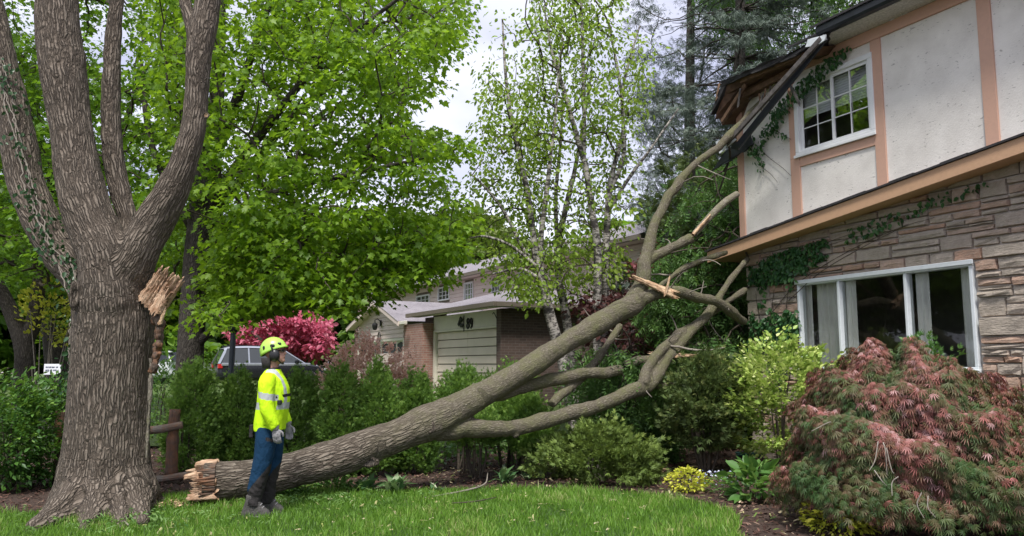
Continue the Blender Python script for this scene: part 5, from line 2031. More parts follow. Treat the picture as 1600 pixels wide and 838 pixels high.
while z < gap_[1] - .08:                                      # lapped boards narrowing into the gable
    zz = z + zrow - .004
    def half(zv):
        f = np.clip((gap_[1] - zv) / (gap_[1] - gey), 0, 1.0)
        return max(apx - (apx - (hx0 - .1)) * f, xl if zv < gey else -99), min(apx + (hx1 + .12 - apx) * f, xr if zv < gey else 99)
    a0, c0 = half(z)
    a1, c1 = half(zz)
    a0, a1, c0, c1 = a0 + .04, a1 + .04, c0 - .04, c1 - .04
    if c1 - a1 > .05:
        MB().hexa([(a0, -gp - .01, z), (c0, -gp - .01, z), (c0, -gp + .05, z), (a0, -gp + .05, z)], [(a1, -gp + .012, zz), (c1, -gp + .012, zz), (c1, -gp + .05, zz), (a1, -gp + .05, zz)]).obj('siding_board', M['siding'], nbr)
    z += zrow
for sgn, xe in ((-1, hx0 - .35), (1, hx1 + .3)):
    zz = gap_[1] + .1
    ze = gey - .02
    m_ = MB()
    m_.hexa([(apx, -gp - .34, zz - .16), (xe, -gp - .34, ze - .16), (xe, -gp - .3, ze - .16), (apx, -gp - .3, zz - .16)], [(apx, -gp - .34, zz), (xe, -gp - .34, ze), (xe, -gp - .3, ze), (apx, -gp - .3, zz)])
    part(m_, 'barge_board', M['siding'], .005)
    s_ = MB().add([(apx, -gp - .36, zz + .012), (xe, -gp - .36, ze + .012), (xe, UY, ze + .012), (apx, UY, zz + .012)], [(0, 1, 2, 3)])
    part(s_, 'roof', M['grey_shingle'])
    s_ = MB().add([(apx, -gp - .3, zz - .1), (xe, -gp - .3, ze - .1), (xe, -gp, ze - .1), (apx, -gp, zz - .1)], [(0, 1, 2, 3)])
    part(s_, 'soffit', M['siding'])
part(MB().box(hx1 + .1, lx + .4, -gp - .3, -gp - .2, gey - .13, gey - .02), 'gutter', M['garage_trim'], .01)
d2 = MB()
bar_frame(d2, xl, xr, GZ2, d2top + .09, .09, -gp + .0, -gp + .12)
part(d2, 'door_frame', M['garage_trim'], .006)
gd2 = bpy.data.objects.new('garage_door', None)
link(gd2, nbr)
MB().box(xl + .09, xr - .09, -gp + .08, -gp + .11, GZ2 + .05, d2top - .42).obj('panel', M['siding'], gd2, .004)
nl = 6
lw = (xr - xl - .18) / nl
for i in range(nl):                                           # row of small arched lights
    a_ = xl + .09 + i * lw
    m_ = MB()
    m_.box(a_, a_ + .05, -gp + .075, -gp + .11, d2top - .418, d2top)
    m_.box(a_ + lw - .05, a_ + lw, -gp + .075, -gp + .11, d2top - .418, d2top)
    m_.prism([(a_ + .05, -gp + .076, d2top), (a_ + .05, -gp + .076, d2top - .1), (a_ + lw * .5, -gp + .076, d2top - .03), (a_ + lw - .05, -gp + .076, d2top - .1), (a_ + lw - .05, -gp + .076, d2top)], (0, .03, 0))
    m_.obj('light_frame', M['garage_trim'], gd2)
    MB().box(a_ + .04, a_ + lw - .04, -gp + .1, -gp + .105, d2top - .42, d2top - .02).obj('pane', M['dark_room'], gd2)

# --- wall lantern, house number and small fittings
M['black_iron'] = plain('black_iron', (.012, .012, .013), .45, .2, 5)
lxp, lzp = nh(596, 509, gp)
lan = thing('wall_lantern', 'black coach lantern with ring below on the siding gable of the far garage', 'lantern', NF.w(lxp, -gp - .03, lzp), NF.rz)
MB().box(-.07, .07, -.02, .0, -.02, .2).obj('back_plate', M['black_iron'], lan, .01)
m_ = MB()
m_.tube([(0, -.02, .16), (0, -.12, .24), (0, -.22, .2), (0, -.22, .1)], [.02] * 4, 8)
m_.obj('bracket', M['black_iron'], lan)
MB().lathe([(.03, .1), (.1, .06), (.11, .0), (.08, -.14), (.04, -.17)], (0, -.22, 0), 8).obj('lamp_body', M['black_iron'], lan)
m_ = MB()
a = np.linspace(0, 2 * math.pi, 21)
m_.tube(np.stack([.12 * np.cos(a), 0 * a - .05, -.42 + .17 * np.sin(a)], 1), [.022] * 21, 6, cap=False)
m_.obj('ring', M['black_iron'], lan)

DIG = {'8': [[(.5 + .36 * math.sin(t), .74 + .24 * math.cos(t)) for t in np.linspace(0, 2 * math.pi, 17)], [(.5 + .44 * math.sin(t), .26 + .26 * math.cos(t)) for t in np.linspace(0, 2 * math.pi, 17)]],
       '9': [[(.5 + .4 * math.sin(t), .7 + .27 * math.cos(t)) for t in np.linspace(0, 2 * math.pi, 17)], [(.9, .7), (.88, .45), (.75, .18), (.45, .0)]]}
nx_, nz_ = nh(730, 506, .03)
num = thing('house_number', 'black metal number 89 on the cream panel above the far garage door', 'house number', NF.w(nx_, -.0, nz_), NF.rz)
for d, x0 in (('8', -.16), ('9', .1)):
    m_ = MB()
    for s_ in DIG[d]:
        m_.tube([(x0 * .82 + u * .17, .015, -.14 + v * .3) for u, v in s_], [.025] * len(s_), 6)
    m_.obj('digit', M['black_iron'], num)
ox, oz = nh(720, 505, .03)
orn = thing('wall_ornament', 'black wrought iron ornament shaped like a leafy spray beside the number 89', 'ornament', NF.w(ox, 0, oz), NF.rz)
m_ = MB()
m_.tube([(.13, .01, -.26), (.14, .0, .0), (.13, .01, .22)], [.014] * 3, 6)
m_.obj('stem', M['black_iron'], orn)
for sx, z0_, an in ((-.1, -.1, .9), (-.2, .05, .4), (-.02, .1, 1.2), (-.3, -.05, .7), (.04, -.12, 1.4), (-.14, .14, .2)):
    m_ = MB()
    sx, z0_ = sx * .7, z0_ * .8
    m_.hexa([(sx - .09, .005, z0_), (sx, .005, z0_ - .06), (sx + .1, .005, z0_ + .03), (sx, .005, z0_ + .1)], [(sx - .06, -.02, z0_ + .02), (sx, -.02, z0_ - .03), (sx + .07, -.02, z0_ + .03), (sx, -.02, z0_ + .07)])
    m_.obj('leaf', M['black_iron'], orn)
cx_, cz_ = nh(773, 497, .02)
cb = thing('cable', 'thin dark loose cable curling on the cream panel by the brick corner', 'cable', NF.w(cx_, 0, cz_), NF.rz)
MB().tube([(-.2, .02, .12), (-.1, .0, .16), (-.02, .0, .1), (.06, .0, .0), (.14, .01, -.1), (.18, .02, -.2)], [.012] * 6, 6).obj('wire', M['black_iron'], cb)
# ------------------------------------------------------------------ vehicles on the far driveways
M['silver_paint'] = plain('silver_paint', (.42, .44, .5), .3, .04, 2, metal=.55)
M['black_paint'] = plain('black_paint', (.012, .013, .016), .25, .1, 2)
M['navy_paint'] = plain('navy_paint', (.03, .04, .06), .3, .1, 2)
M['white_paint'] = plain('white_paint', (.62, .64, .68), .3, .04, 2)
M['tyre'] = plain('tyre', (.015, .015, .015), .85, .2, 9)
M['rim'] = plain('rim', (.35, .36, .38), .35, .1, 4, metal=.7)
M['tail'] = plain('tail', (.45, .02, .02), .3, .1, 4)
M['head'] = plain('head', (.6, .62, .65), .2, .1, 4)


def car_glass():
    t = NT('car_glass')
    t.set((.025, .03, .035), .04)
    t.p.inputs['Specular IOR Level'].default_value = .9
    return t.m


M['car_glass'] = car_glass()


def make_car(name, label, cat, loc, rz, roofm, lowm, L=4.85, Wd=1.92, H=1.76):
    """a wagon facing +x; sections lofted along its length"""
    root = thing(name, label, cat, loc, rz)
    # x, half-width at belt, sill z, belt z
    belt = [(0.0, .80, .42, .95), (.12, .9, .34, 1.03), (.7, .95, .32, 1.06), (1.8, .96, .32, 1.05), (2.9, .96, .32, 1.03), (3.55, .95, .32, 1.02), (3.95, .93, .32, .98), (4.5, .88, .34, .88), (4.78, .76, .4, .74), (4.85, .66, .45, .6)]
    ring = []
    for x, w, z0, z1 in belt:
        ring.append([(x, -w * .92, z0), (x, -w, z0 + .12), (x, -w, (z0 + z1) / 2), (x, -w * .97, z1 - .06), (x, -w * .9, z1), (x, w * .9, z1), (x, w * .97, z1 - .06), (x, w, (z0 + z1) / 2), (x, w, z0 + .12), (x, w * .92, z0)])
    m = MB()
    n = len(ring[0])
    v = [p for r_ in ring for p in r_]
    f = [(i * n + k, i * n + (k + 1) % n, (i + 1) * n + (k + 1) % n, (i + 1) * n + k) for i in range(len(ring) - 1) for k in range(n)]
    f += [tuple(range(n)), tuple((len(ring) - 1) * n + k for k in range(n))[::-1]]
    m.add(v, f)
    m.obj('body', lowm, root, .02, True)
    # shoulder line and greenhouse pillars/roof
    m = MB()
    m.box(.1, 3.9, -.935, -.885, .93, 1.045)
    m.box(.1, 3.9, .885, .935, .93, 1.045)
    m.obj('shoulder', roofm, root, .015)
    top = [(.22, .66, H - .12), (.5, .7, H - .02), (1.2, .72, H + .0), (2.2, .71, H - .02), (2.75, .67, H - .1)]
    m = MB()
    v, f = [], []
    for x, w, z in top:
        v += [(x, -w - .03, z - .07), (x, -w + .06, z), (x, w - .06, z), (x, w + .03, z - .07)]
    f += [(i * 4 + k, i * 4 + k + 1, (i + 1) * 4 + k + 1, (i + 1) * 4 + k) for i in range(len(top) - 1) for k in range(3)]
    m.add(v, f)
    for s in (-1, 1):
        for (xa, za), (xb, zb), w in (((.0, 1.02), (.28, H - .16), .11), ((1.25, 1.03), (1.22, H - .06), .06), ((2.3, 1.02), (2.1, H - .07), .06), ((3.72, 1.0), (2.72, H - .14), .07)):
            m.hexa([(xa - w / 2, s * .915, za), (xa + w / 2, s * .915, za), (xa + w / 2, s * .86, za), (xa - w / 2, s * .86, za)], [(xb - w / 2, s * .735, zb), (xb + w / 2, s * .735, zb), (xb + w / 2, s * .69, zb), (xb - w / 2, s * .69, zb)])
    m.obj('roof', roofm, root)
    for s in (-1, 1):
        for a, b, c, d in ((.1, 1.22, 1.2, .34), (1.28, 2.28, 2.08, 1.24), (2.33, 3.62, 2.68, 2.14)):
            MB().add([(a, s * .9, 1.03), (b, s * .9, 1.03), (c, s * .72, H - .1), (d, s * .72, H - .1)], [(0, 1, 2, 3)]).obj('side_window', M['car_glass'], root)
    MB().add([(-.02, -.8, 1.02), (-.02, .8, 1.02), (.25, .64, H - .14), (.25, -.64, H - .14)], [(0, 1, 2, 3)]).obj('rear_window', M['car_glass'], root)
    MB().add([(3.8, -.82, 1.0), (3.8, .82, 1.0), (2.76, .64, H - .12), (2.76, -.64, H - .12)], [(0, 1, 2, 3)]).obj('windscreen', M['car_glass'], root)
    for s in (-1, 1):
        MB().box(.35, 2.4, s * .62 - .02, s * .62 + .02, H - .015, H + .035).obj('roof_rail', M['black_paint'], root, .01)
        MB().hexa([(3.2, s * .93, 1.02), (3.36, s * .93, 1.02), (3.36, s * 1.1, 1.04), (3.24, s * 1.1, 1.04)], [(3.2, s * .93, 1.16), (3.32, s * .93, 1.16), (3.34, s * 1.1, 1.18), (3.24, s * 1.1, 1.18)]).obj('mirror', M['black_paint'], root, .02)
        MB().box(-.03, .16, s * .8 - .12, s * .8 + .12, .82, 1.0).obj('tail_light', M['tail'], root, .02)
        MB().box(4.45, 4.72, s * .7 - .14, s * .7 + .14, .68, .82).obj('headlight', M['head'], root, .03)
        for x in (.92, 3.88):
            wl_ = bpy.data.objects.new('wheel', None)
            wl_.location = (x, s * .84, .36)
            link(wl_, root)
            MB().lathe([(.22, -.11), (.33, -.11), (.36, -.07), (.36, .07), (.33, .11), (.22, .11)], (0, 0, 0), 24, 'y').obj('tyre', M['tyre'], wl_, smooth=True)
            rm_ = MB().lathe([(.2, -.1), (.22, -.09), (.22, .09), (.2, .1)], (0, 0, 0), 20, 'y')
            for k in range(5):
                a_ = k * 2 * math.pi / 5
                rm_.tube([(0, s * .1, 0), (.2 * math.cos(a_), s * .105, .2 * math.sin(a_))], [.03, .025], 5)
            rm_.obj('rim', M['rim'], wl_)
    return root


p = at(338, 541, 35.0)
g_ = p.copy()
g_[2] = float(gz(p[0], p[1]))
hz = p[2] - g_[2]
ang = math.atan2(SF.b[1], SF.b[0])
print('CAR height', hz)
suv = make_car('parked_car', 'dark estate car with silver roof parked on the driveway behind the worker', 'car', g_, ang, M['silver_paint'], M['black_paint'], H=1.76)
suv.scale = (1.0, 1.0, hz / 1.76)
p = at(262, 548, 39.0)
g_ = p.copy()
g_[2] = float(gz(p[0], p[1]))
c2 = make_car('parked_car', 'pale car glimpsed between the broken trunk and the dark maple', 'car', g_ - SF.b * 2.2, ang, M['white_paint'], M['white_paint'], H=1.6)
c2.scale = (1, 1, max(.9, (p[2] - g_[2]) / 1.6))
# ------------------------------------------------------------------ shrubs and bedding plants
def shrub(name, label, cat, base, prof, n, size, tmpl, leaf, group=None, stems=5, stem_m='twig_bark', stem_r=.012, lump=.16, lf=2.2, up=.6, out=1.0, surf=.4,
          jit=.45, tint0=.45, tintv=.2, toptint=0.0, squash=1.0, face='out', droop=0.0, tufts=0, tuft_r=.1, tuft_z=1.0, stem_h=.7, seed=0, stem_spread=.35, gap=0.0, pick=False):
    """prof: [(height, radius)] silhouettes the plant; foliage fills it, densest at the skin"""
    base = np.array(base, float)
    root = thing(name, label, cat, base, group=group)
    hs, rs = np.array([p[0] for p in prof]), np.array([p[1] for p in prof])
    dens = np.interp(np.linspace(hs[0], hs[-1], 200), hs, rs) + .03 * rs.max()
    cdf = np.cumsum(dens)
    cdf /= cdf[-1]
    z = np.interp(rng.random(n), cdf, np.linspace(hs[0], hs[-1], 200))
    a = rng.uniform(0, 2 * math.pi, n)
    u = rng.random(n) ** surf
    r = np.interp(z, hs, rs)
    d = np.stack([np.cos(a), np.sin(a) * squash, 0 * a], 1)
    P = d * (r * u)[:, None] + np.array([0, 0, 1.0]) * z[:, None]
    nz = fbm(np.stack([P[:, 0] * lf, P[:, 1] * lf, P[:, 2] * lf], 1) + seed * 7.3 + base.sum(), 3, 31)
    P[:, :2] *= (1 + lump * nz)[:, None]
    P[:, 2] += lump * .35 * rs.max() * nz * (z - hs[0]) / (hs[-1] - hs[0])
    if gap:
        k = nz > np.quantile(nz, gap)
        P, a, u, d, z, nz, r = P[k], a[k], u[k], d[k], z[k], nz[k], r[k]
        n = len(P)
    if tufts:
        # leaves gather in tufts that stand out of the outline
        a0 = rng.uniform(0, 2 * math.pi, tufts)
        z0 = np.interp(rng.random(tufts), cdf, np.linspace(hs[0], hs[-1], 200))
        r0 = np.interp(z0, hs, rs) * rng.uniform(.7, 1.14, tufts)
        C = np.stack([np.cos(a0) * r0, np.sin(a0) * r0 * squash, z0 * rng.uniform(.94, 1.06, tufts)], 1)
        nc = fbm(C * lf + seed * 7.3 + base.sum(), 3, 31)
        C[:, :2] *= (1 + lump * nc)[:, None]
        k = rng.integers(0, tufts, n)
        trr = tuft_r * rng.uniform(.6, 1.4, tufts)
        od = unit(np.stack([np.cos(a0), np.sin(a0) * squash, (z0 - hs[0]) / (hs[-1] - hs[0]) * 1.3 + up * .6 - .2], 1))
        P = C[k] + rng.normal(0, .55, (n, 3)) * trr[k][:, None] * [1, 1, tuft_z] + od[k] * (rng.uniform(-1.2, 1.0, n) * trr[k])[:, None]
        P[:, 2] = np.maximum(P[:, 2], .01)
        d = unit(od[k] * [1, 1, 0] + 1e-6)
        z, nz, u = P[:, 2], nc[k] * .6 + rng.normal(0, .25, tufts)[k], np.full(n, .8)
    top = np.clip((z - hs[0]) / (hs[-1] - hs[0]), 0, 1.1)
    on = np.stack([d[:, 0], d[:, 1], (top - .35) * 1.2], 1)
    on = unit(on)
    axis = on * out + np.array([0, 0, up - droop]) + rng.normal(0, .4, (n, 3))
    normal = (on + [0, 0, .55] if face == 'out' else np.array([0, 0, 1.0])) + rng.normal(0, jit, (n, 3))
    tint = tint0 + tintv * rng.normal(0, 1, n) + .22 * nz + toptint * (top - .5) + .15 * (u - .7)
    if pick:
        leaf_parts(P, axis, normal, size * rng.uniform(.6, 1.3, n), tmpl, M[leaf], tint, root)
    else:
        obj('foliage', leaf_mesh('foliage', P, axis, normal, size * rng.uniform(.6, 1.3, n), tmpl, M[leaf], tint), root, kind='stuff')
    for s in range(stems):
        a_ = rng.uniform(0, 6.28)
        hh = hs[0] + (hs[-1] - hs[0]) * stem_h
        rr = np.interp(hh, hs, rs) * stem_spread
        p0 = np.array([math.cos(a_) * .06, math.sin(a_) * .06, -.05])
        p1 = np.array([math.cos(a_) * rr * rng.uniform(.2, 1), math.sin(a_) * rr * rng.uniform(.2, 1), hh])
        pm = (p0 + p1) / 2 + rng.normal(0, .05, 3)
        Q, R_ = spline([p0, pm, p1], [stem_r * 1.2, stem_r, stem_r * .4], 9)
        wood_obj('stem', [tube(Q, R_, 6)], M[stem_m], root)
    return root


def base_at(px, Y, dz=0.0):
    p = at(px, 600, Y)
    return np.array([p[0], Y, float(gz(p[0], Y)) + dz])


def zof(py, Y):
    return float(at(800, py, Y)[2])


# clipped cedars along the back of the bed
ced = [
    (302, 556, 35, 12.0, 'plump dark cedar shrub nearest the broken trunk and the rail fence'),
    (374, 568, 30, 12.4, 'cedar shrub directly behind the back of the worker'),
    (468, 566, 33, 12.3, 'cedar shrub just in front of the chest of the worker'),
    (536, 562, 33, 12.0, 'broad cedar shrub below the pinkish bush and the front of the car'),
    (592, 564, 30, 11.9, 'pointed cedar shrub with a thin spire standing above the log'),
    (650, 572, 32, 12.2, 'round topped cedar shrub beside the edge of the far garage door'),
]
for px, top, hw, Y, lab in ced:
    h = zof(top, Y) - .1
    r = hw * .95 * Y / F
    b = base_at(px, Y)
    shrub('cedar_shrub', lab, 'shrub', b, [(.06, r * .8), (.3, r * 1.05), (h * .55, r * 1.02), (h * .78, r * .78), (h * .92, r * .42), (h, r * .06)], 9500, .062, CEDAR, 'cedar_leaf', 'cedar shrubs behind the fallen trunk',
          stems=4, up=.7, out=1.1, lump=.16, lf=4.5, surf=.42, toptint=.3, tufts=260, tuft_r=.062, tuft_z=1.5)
for px, top, hw, Y, lab, lo in [
    (722, 578, 34, 12.2, 'cedar shrub on bare stems behind the thick part of the log', .75),
    (790, 574, 42, 12.7, 'wide bright cedar shrub in front of the far brick wall', .5),
    (812, 612, 36, 12.0, 'low dark cedar shrub under the upper side limb of the fallen tree', .5),
    (745, 655, 36, 11.6, 'shaded cedar shrub on thin brown stems beneath the fork of the log', .55),
    (830, 662, 30, 11.7, 'shaded cedar shrub with bare stem beside the spreading juniper', .4)]:
    h, r, b = zof(top, Y), hw * Y / F, base_at(px, Y)
    shrub('cedar_shrub', lab, 'shrub', b, [(lo, r * .6), (lo + (h - lo) * .4, r * 1.05), (lo + (h - lo) * .75, r * .8), (h, r * .15)], 5200, .062, CEDAR, 'cedar_leaf', 'cedar shrubs behind the fallen trunk',
          stems=7, up=.7, lump=.3, lf=4.0, surf=.36, toptint=.25, tufts=180, tuft_r=.065, tuft_z=1.5, stem_h=.6, stem_spread=.6, stem_r=.014)
# leafy shrubs beside the broken trunk
for px, top, hw, Y, lab in [(-70, 575, 62, 10.6, 'leafy green shrub at the very edge of the garden'), (18, 596, 58, 10.5, 'leafy green shrub under the slim twin stemmed maple'), (86, 602, 50, 10.9, 'leafy green shrub touching the flank of the broken trunk')]:
    h, r, b = zof(top, Y), hw * Y / F, base_at(px, Y)
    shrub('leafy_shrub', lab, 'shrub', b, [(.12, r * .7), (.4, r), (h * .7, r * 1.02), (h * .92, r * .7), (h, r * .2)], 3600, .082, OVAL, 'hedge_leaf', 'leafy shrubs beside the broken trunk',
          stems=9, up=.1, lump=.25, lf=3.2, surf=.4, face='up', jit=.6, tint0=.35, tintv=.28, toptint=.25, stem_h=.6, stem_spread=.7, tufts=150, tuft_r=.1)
shrub('leafy_shrub', 'bright green bush seen between the broken trunk and the rail fence', 'shrub', base_at(262, 15.5), [(.2, .4), (.8, .6), (1.35, .5), (1.65, .1)], 1600, .085, OVAL, 'herb_leaf', stems=5, face='up', jit=.6, tint0=.6)
shrub('leafy_shrub', 'yellowish flowering bush on thin pale twigs beside the dark far trunk', 'shrub', base_at(72, 16.5), [(1.9, .3), (2.4, .62), (2.9, .6), (3.3, .15)], 900, .1, BROAD, 'yellow_leaf', stems=9, stem_m='grey_twig', stem_r=.016, face='up', jit=.7, tint0=.3, stem_h=.5, stem_spread=1.2, gap=.3)
# pinkish bush in front of the garages
b = base_at(582, 18.5)
shrub('barberry_bush', 'rounded pinkish bush in front of the gabled garage', 'shrub', b, [(.1, .8), (.6, 1.12), (1.1, 1.1), (1.5, .75), (zof(532, 18.5) - b[2], .2)], 9000, .075, BROAD, 'rose_leaf', stems=6, up=.3, lump=.2, lf=3, surf=.4, tint0=.55, toptint=.6, tufts=150, tuft_r=.14)
# juniper
b = base_at(932, 11.35)
shrub('juniper', 'spreading yellow green juniper sprawling under the lower limb of the fallen tree', 'shrub', b, [(.04, .6), (.16, .84), (.36, .86), (.56, .6), (.74, .2)], 7500, .085, CEDAR, 'juniper_leaf', stems=6, stem_m='grey_twig', up=.35, out=1.3, lump=.5, lf=2.2, surf=.45, tint0=.45, toptint=.3, seed=3, tufts=150, tuft_r=.11, tuft_z=.55)
# feathery yew on a cluster of stems
b = base_at(1098, 12.0)
shrub('yew_shrub', 'feathery olive yew on a cluster of brown stems before the house corner', 'shrub', b, [(.42, .2), (.7, .4), (1.1, .46), (1.45, .36), (1.75, .08)], 5200, .1, CEDAR, 'yew_leaf', stems=13, stem_r=.02, up=.3, out=1.2, lump=.4, lf=2.8, surf=.55, tint0=.4, tintv=.25, stem_h=.45, stem_spread=.5, seed=5, tufts=120, tuft_r=.13, tuft_z=.5)
# variegated euonymus
b = base_at(1218, 12.05)
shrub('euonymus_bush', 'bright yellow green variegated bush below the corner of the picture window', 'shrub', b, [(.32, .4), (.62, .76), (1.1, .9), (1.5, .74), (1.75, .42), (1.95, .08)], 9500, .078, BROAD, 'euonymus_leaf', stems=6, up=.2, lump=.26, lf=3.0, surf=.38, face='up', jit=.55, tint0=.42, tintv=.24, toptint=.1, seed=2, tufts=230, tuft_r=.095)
# yew sprigs against the window
b = base_at(1440, 9.9)
shrub('yew_shrub', 'green sprigs of yew reaching above the red lace maple against the window', 'shrub', b, [(.6, .25), (1.3, .5), (1.7, .4), (1.94, .12)], 1500, .085, CEDAR, 'herb_leaf', stems=8, up=.6, lump=.5, lf=4, surf=.7, tint0=.35, gap=.25, stem_h=.8, stem_spread=1.0)
b = base_at(1360, 10.6)
shrub('yew_shrub', 'small green yew tuft at the foot of the middle window pane', 'shrub', b, [(.7, .2), (1.4, .32), (1.72, .08)], 700, .085, CEDAR, 'herb_leaf', stems=4, up=.6, lump=.5, lf=4, surf=.7, tint0=.35)

# ---- weeping lace-leaf maple in front of the window
jb = np.array([at(1412, 700, 8.15)[0], 8.15, 0.0])
jr = thing('lace_leaf_maple', 'weeping red and green lace leaf maple forming a dome before the picture window', 'tree', jb)
n = 40000
h_top, h_lo, rad = 1.56, .17, 1.22
th = rng.uniform(0, 2 * math.pi, n)
cz = rng.random(n) ** .85
el = cz * math.pi / 2
rr = 1 - .42 * rng.random(n) ** 3
lob = .16 * fbm(np.stack([np.cos(th) * 2.6, np.sin(th) * 2.6, el * 2.2], 1), 3, 61)
tier = .075 * np.sin(el * 16 + 3 * np.sin(th * 3) + 2 * np.cos(th * 5))
rr = rr * (1 + lob + tier)
ce = np.cos(el) ** .8
P = np.stack([np.cos(th) * ce * rr * rad, np.sin(th) * ce * rr * rad * .95, h_lo + np.sin(el) ** .92 * (h_top - h_lo) * rr], 1)
P[:, 2] = np.maximum(P[:, 2], h_lo * .7 + .25 * rng.random(n) * (1 + .6 * np.sin(th * 4)))
outd = np.stack([np.cos(th), np.sin(th), 0 * th], 1)
axis = outd * (.75 + .2 * np.sin(el))[:, None] + np.array([0, 0, -.95]) + rng.normal(0, .38, (n, 3))
nn = outd * np.cos(el)[:, None] + np.array([0, 0, 1.0]) * (np.sin(el) + .25)[:, None] + rng.normal(0, .35, (n, 3))
cl = fbm(P * 3.4, 3, 71)
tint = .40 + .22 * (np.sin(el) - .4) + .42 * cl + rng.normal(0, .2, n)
obj('crown', leaf_mesh('crown', P, axis, nn, .072 * rng.uniform(.6, 1.35, n), LACE, M['red_lace'], tint), jr, kind='stuff')
tp = np.array([at(1362, 800, 8.0)[0] - jb[0], -.15, 0])
tb = [spline([tp + [0, 0, -.1], tp + [.02, 0, .35], tp + [.1, .05, .75], [.05, 0, 1.15]], [.055, .045, .04, .025], 16)]
wood_obj('trunk', [tube(tb[0][0], tb[0][1], 10)], M['dark_bark'], jr)
tw = []
for k in range(40):
    a = rng.uniform(0, 6.28)
    s = tb[0][0][rng.integers(7, 16)]
    e = np.array([math.cos(a) * rad * .85, math.sin(a) * rad * .85, rng.uniform(.4, .8)])
    m1 = (s + e) / 2 + [0, 0, rng.uniform(.3, .6)]
    q, r = spline([s, m1, e], [.014, .009, .003], 12)
    tw.append(tube(q, r, 5))
wood_obj('branches', tw, M['twig_bark'], jr, kind='stuff')
for px, py, dx, dy in [(1372, 690, -14, 46), (1380, 692, 6, 50), (1385, 700, 12, 40), (1366, 735, 20, 25), (1298, 660, -30, 14), (1440, 770, 4, 40), (1450, 775, 12, 34), (1404, 745, -10, 30)]:
    p, q = at(px, py, 6.98), at(px + dx, py + dy, 6.92)
    m1 = (p + q) / 2 + rng.normal(0, .03, 3)
    c, r = spline(np.array([p, m1, q]) - jb, [.006, .005, .003], 8)
    wood_obj('dead_twig', [tube(c, r, 5)], M['grey_twig'], jr)

# ---- low plants
def rosette(name, label, cat, base, n, L, tmpl, leaf, group=None, tint0=.5, arch=.6, flat=.45, spread=.05):
    root = thing(name, label, cat, base, group=group)
    a = np.arange(n) * 2.4 + rng.normal(0, .2, n)
    e = rng.uniform(.25, 1.1, n)
    d = np.stack([np.cos(a) * np.cos(e), np.sin(a) * np.cos(e), np.sin(e)], 1)
    P = rng.normal(0, spread, (n, 3)) * [1, 1, 0] + [0, 0, .02]
    nrm = np.array([0, 0, 1.0]) - d * .3 + rng.normal(0, .1, (n, 3))
    leaf_parts(P, d, nrm, L * rng.uniform(.65, 1.15, n), tmpl, M[leaf], tint0 + rng.normal(0, .22, n), root)
    for k in range(3):
        wood_obj('stem', [tube(np.array([[0, 0, -.02], P[k] + d[k] * .03, P[k] + d[k] * .08]), np.array([.006, .005, .003]), 5)], M['twig_bark'], root)
    return root


HOSTA = (np.array([(0, 0, 0), (.13, .3, .1), (.15, .6, .1), (0, 1, -.12), (-.15, .6, .1), (-.13, .3, .1), (0, .35, .06), (0, .65, .06)]),
         np.array([(0, 1, 6), (1, 2, 7), (1, 7, 6), (2, 3, 7), (3, 4, 7), (4, 5, 6), (4, 6, 7), (5, 0, 6)]))
for px, py, L, n, lab in [(570, 772, .26, 34, 'striped hosta in the bed just past the swollen knot of the log'), (618, 773, .28, 38, 'larger striped hosta second from the worker along the lawn edge'), (680, 773, .14, 10, 'small sparse hosta alone on bare mulch under the fork'), (790, 757, .24, 26, 'hosta on dark mulch near the stems of the shaded cedars'), (828, 752, .16, 16, 'hosta closest to the spreading juniper')]:
    p = gnd(px, py)
    rosette('hosta', lab, 'plant', [p[0], p[1], .01], n, L, HOSTA, 'hosta_leaf', 'hostas along the mulch bed')
p = gnd(1075, 768)
shrub('golden_shrub', 'small golden leaved mound on the mulch by the tip of the lawn', 'plant', [p[0], p[1], 0], [(.03, .2), (.12, .28), (.22, .2), (.28, .05)], 520, .05, BROAD, 'yellow_leaf', stems=3, face='up', jit=.5, tint0=.5, up=.1)
p = gnd(1330, 838)
shrub('golden_shrub', 'yellow leaved shrub glowing beneath the skirt of the lace leaf maple', 'plant', [p[0] - .05, p[1] + .15, 0], [(.03, .3), (.16, .38), (.3, .26), (.38, .06)], 800, .055, BROAD, 'yellow_leaf', stems=4, face='up', jit=.5, tint0=.5, up=.1)
p = gnd(1180, 782)
shrub('leafy_plant', 'lush broad leaved green plant between the blue flowers and the red lace maple', 'plant', [p[0], p[1], 0], [(.05, .22), (.2, .34), (.34, .26), (.42, .08)], 190, .15, BROAD, 'herb_leaf', pick=True, stems=6, stem_r=.006, face='up', jit=.4, tint0=.55, up=.2)
p = gnd(1136, 772)
fm_ = shrub('forget_me_not', 'loose clump of pale blue flowers on the mulch by the golden mound', 'plant', [p[0], p[1], 0], [(.02, .2), (.12, .3), (.2, .2), (.24, .08)], 300, .055, LONG, 'herb_leaf', stems=5, stem_r=.004, face='up', jit=.5, tint0=.4)
n = 110
Pf = np.stack([rng.normal(0, .17, n), rng.normal(0, .14, n), rng.uniform(.14, .28, n)], 1)
obj('flowers', leaf_mesh('flowers', Pf, rand_dir(n) * [1, 1, .2], np.array([0, -.4, 1.0]) + rng.normal(0, .3, (n, 3)), .03 * rng.uniform(.7, 1.3, n), BROAD, M['blue_petal'], rng.random(n)), fm_, kind='stuff')
p = gnd(1030, 722)
shrub('fern', 'ferny green plant in the shade between juniper and yew', 'plant', [p[0], p[1], 0], [(.03, .25), (.3, .42), (.62, .3), (.75, .1)], 900, .14, ASH, 'herb_leaf', stems=5, stem_r=.006, face='up', jit=.5, tint0=.2, up=.3, surf=.6)
p = gnd(1590, 840)
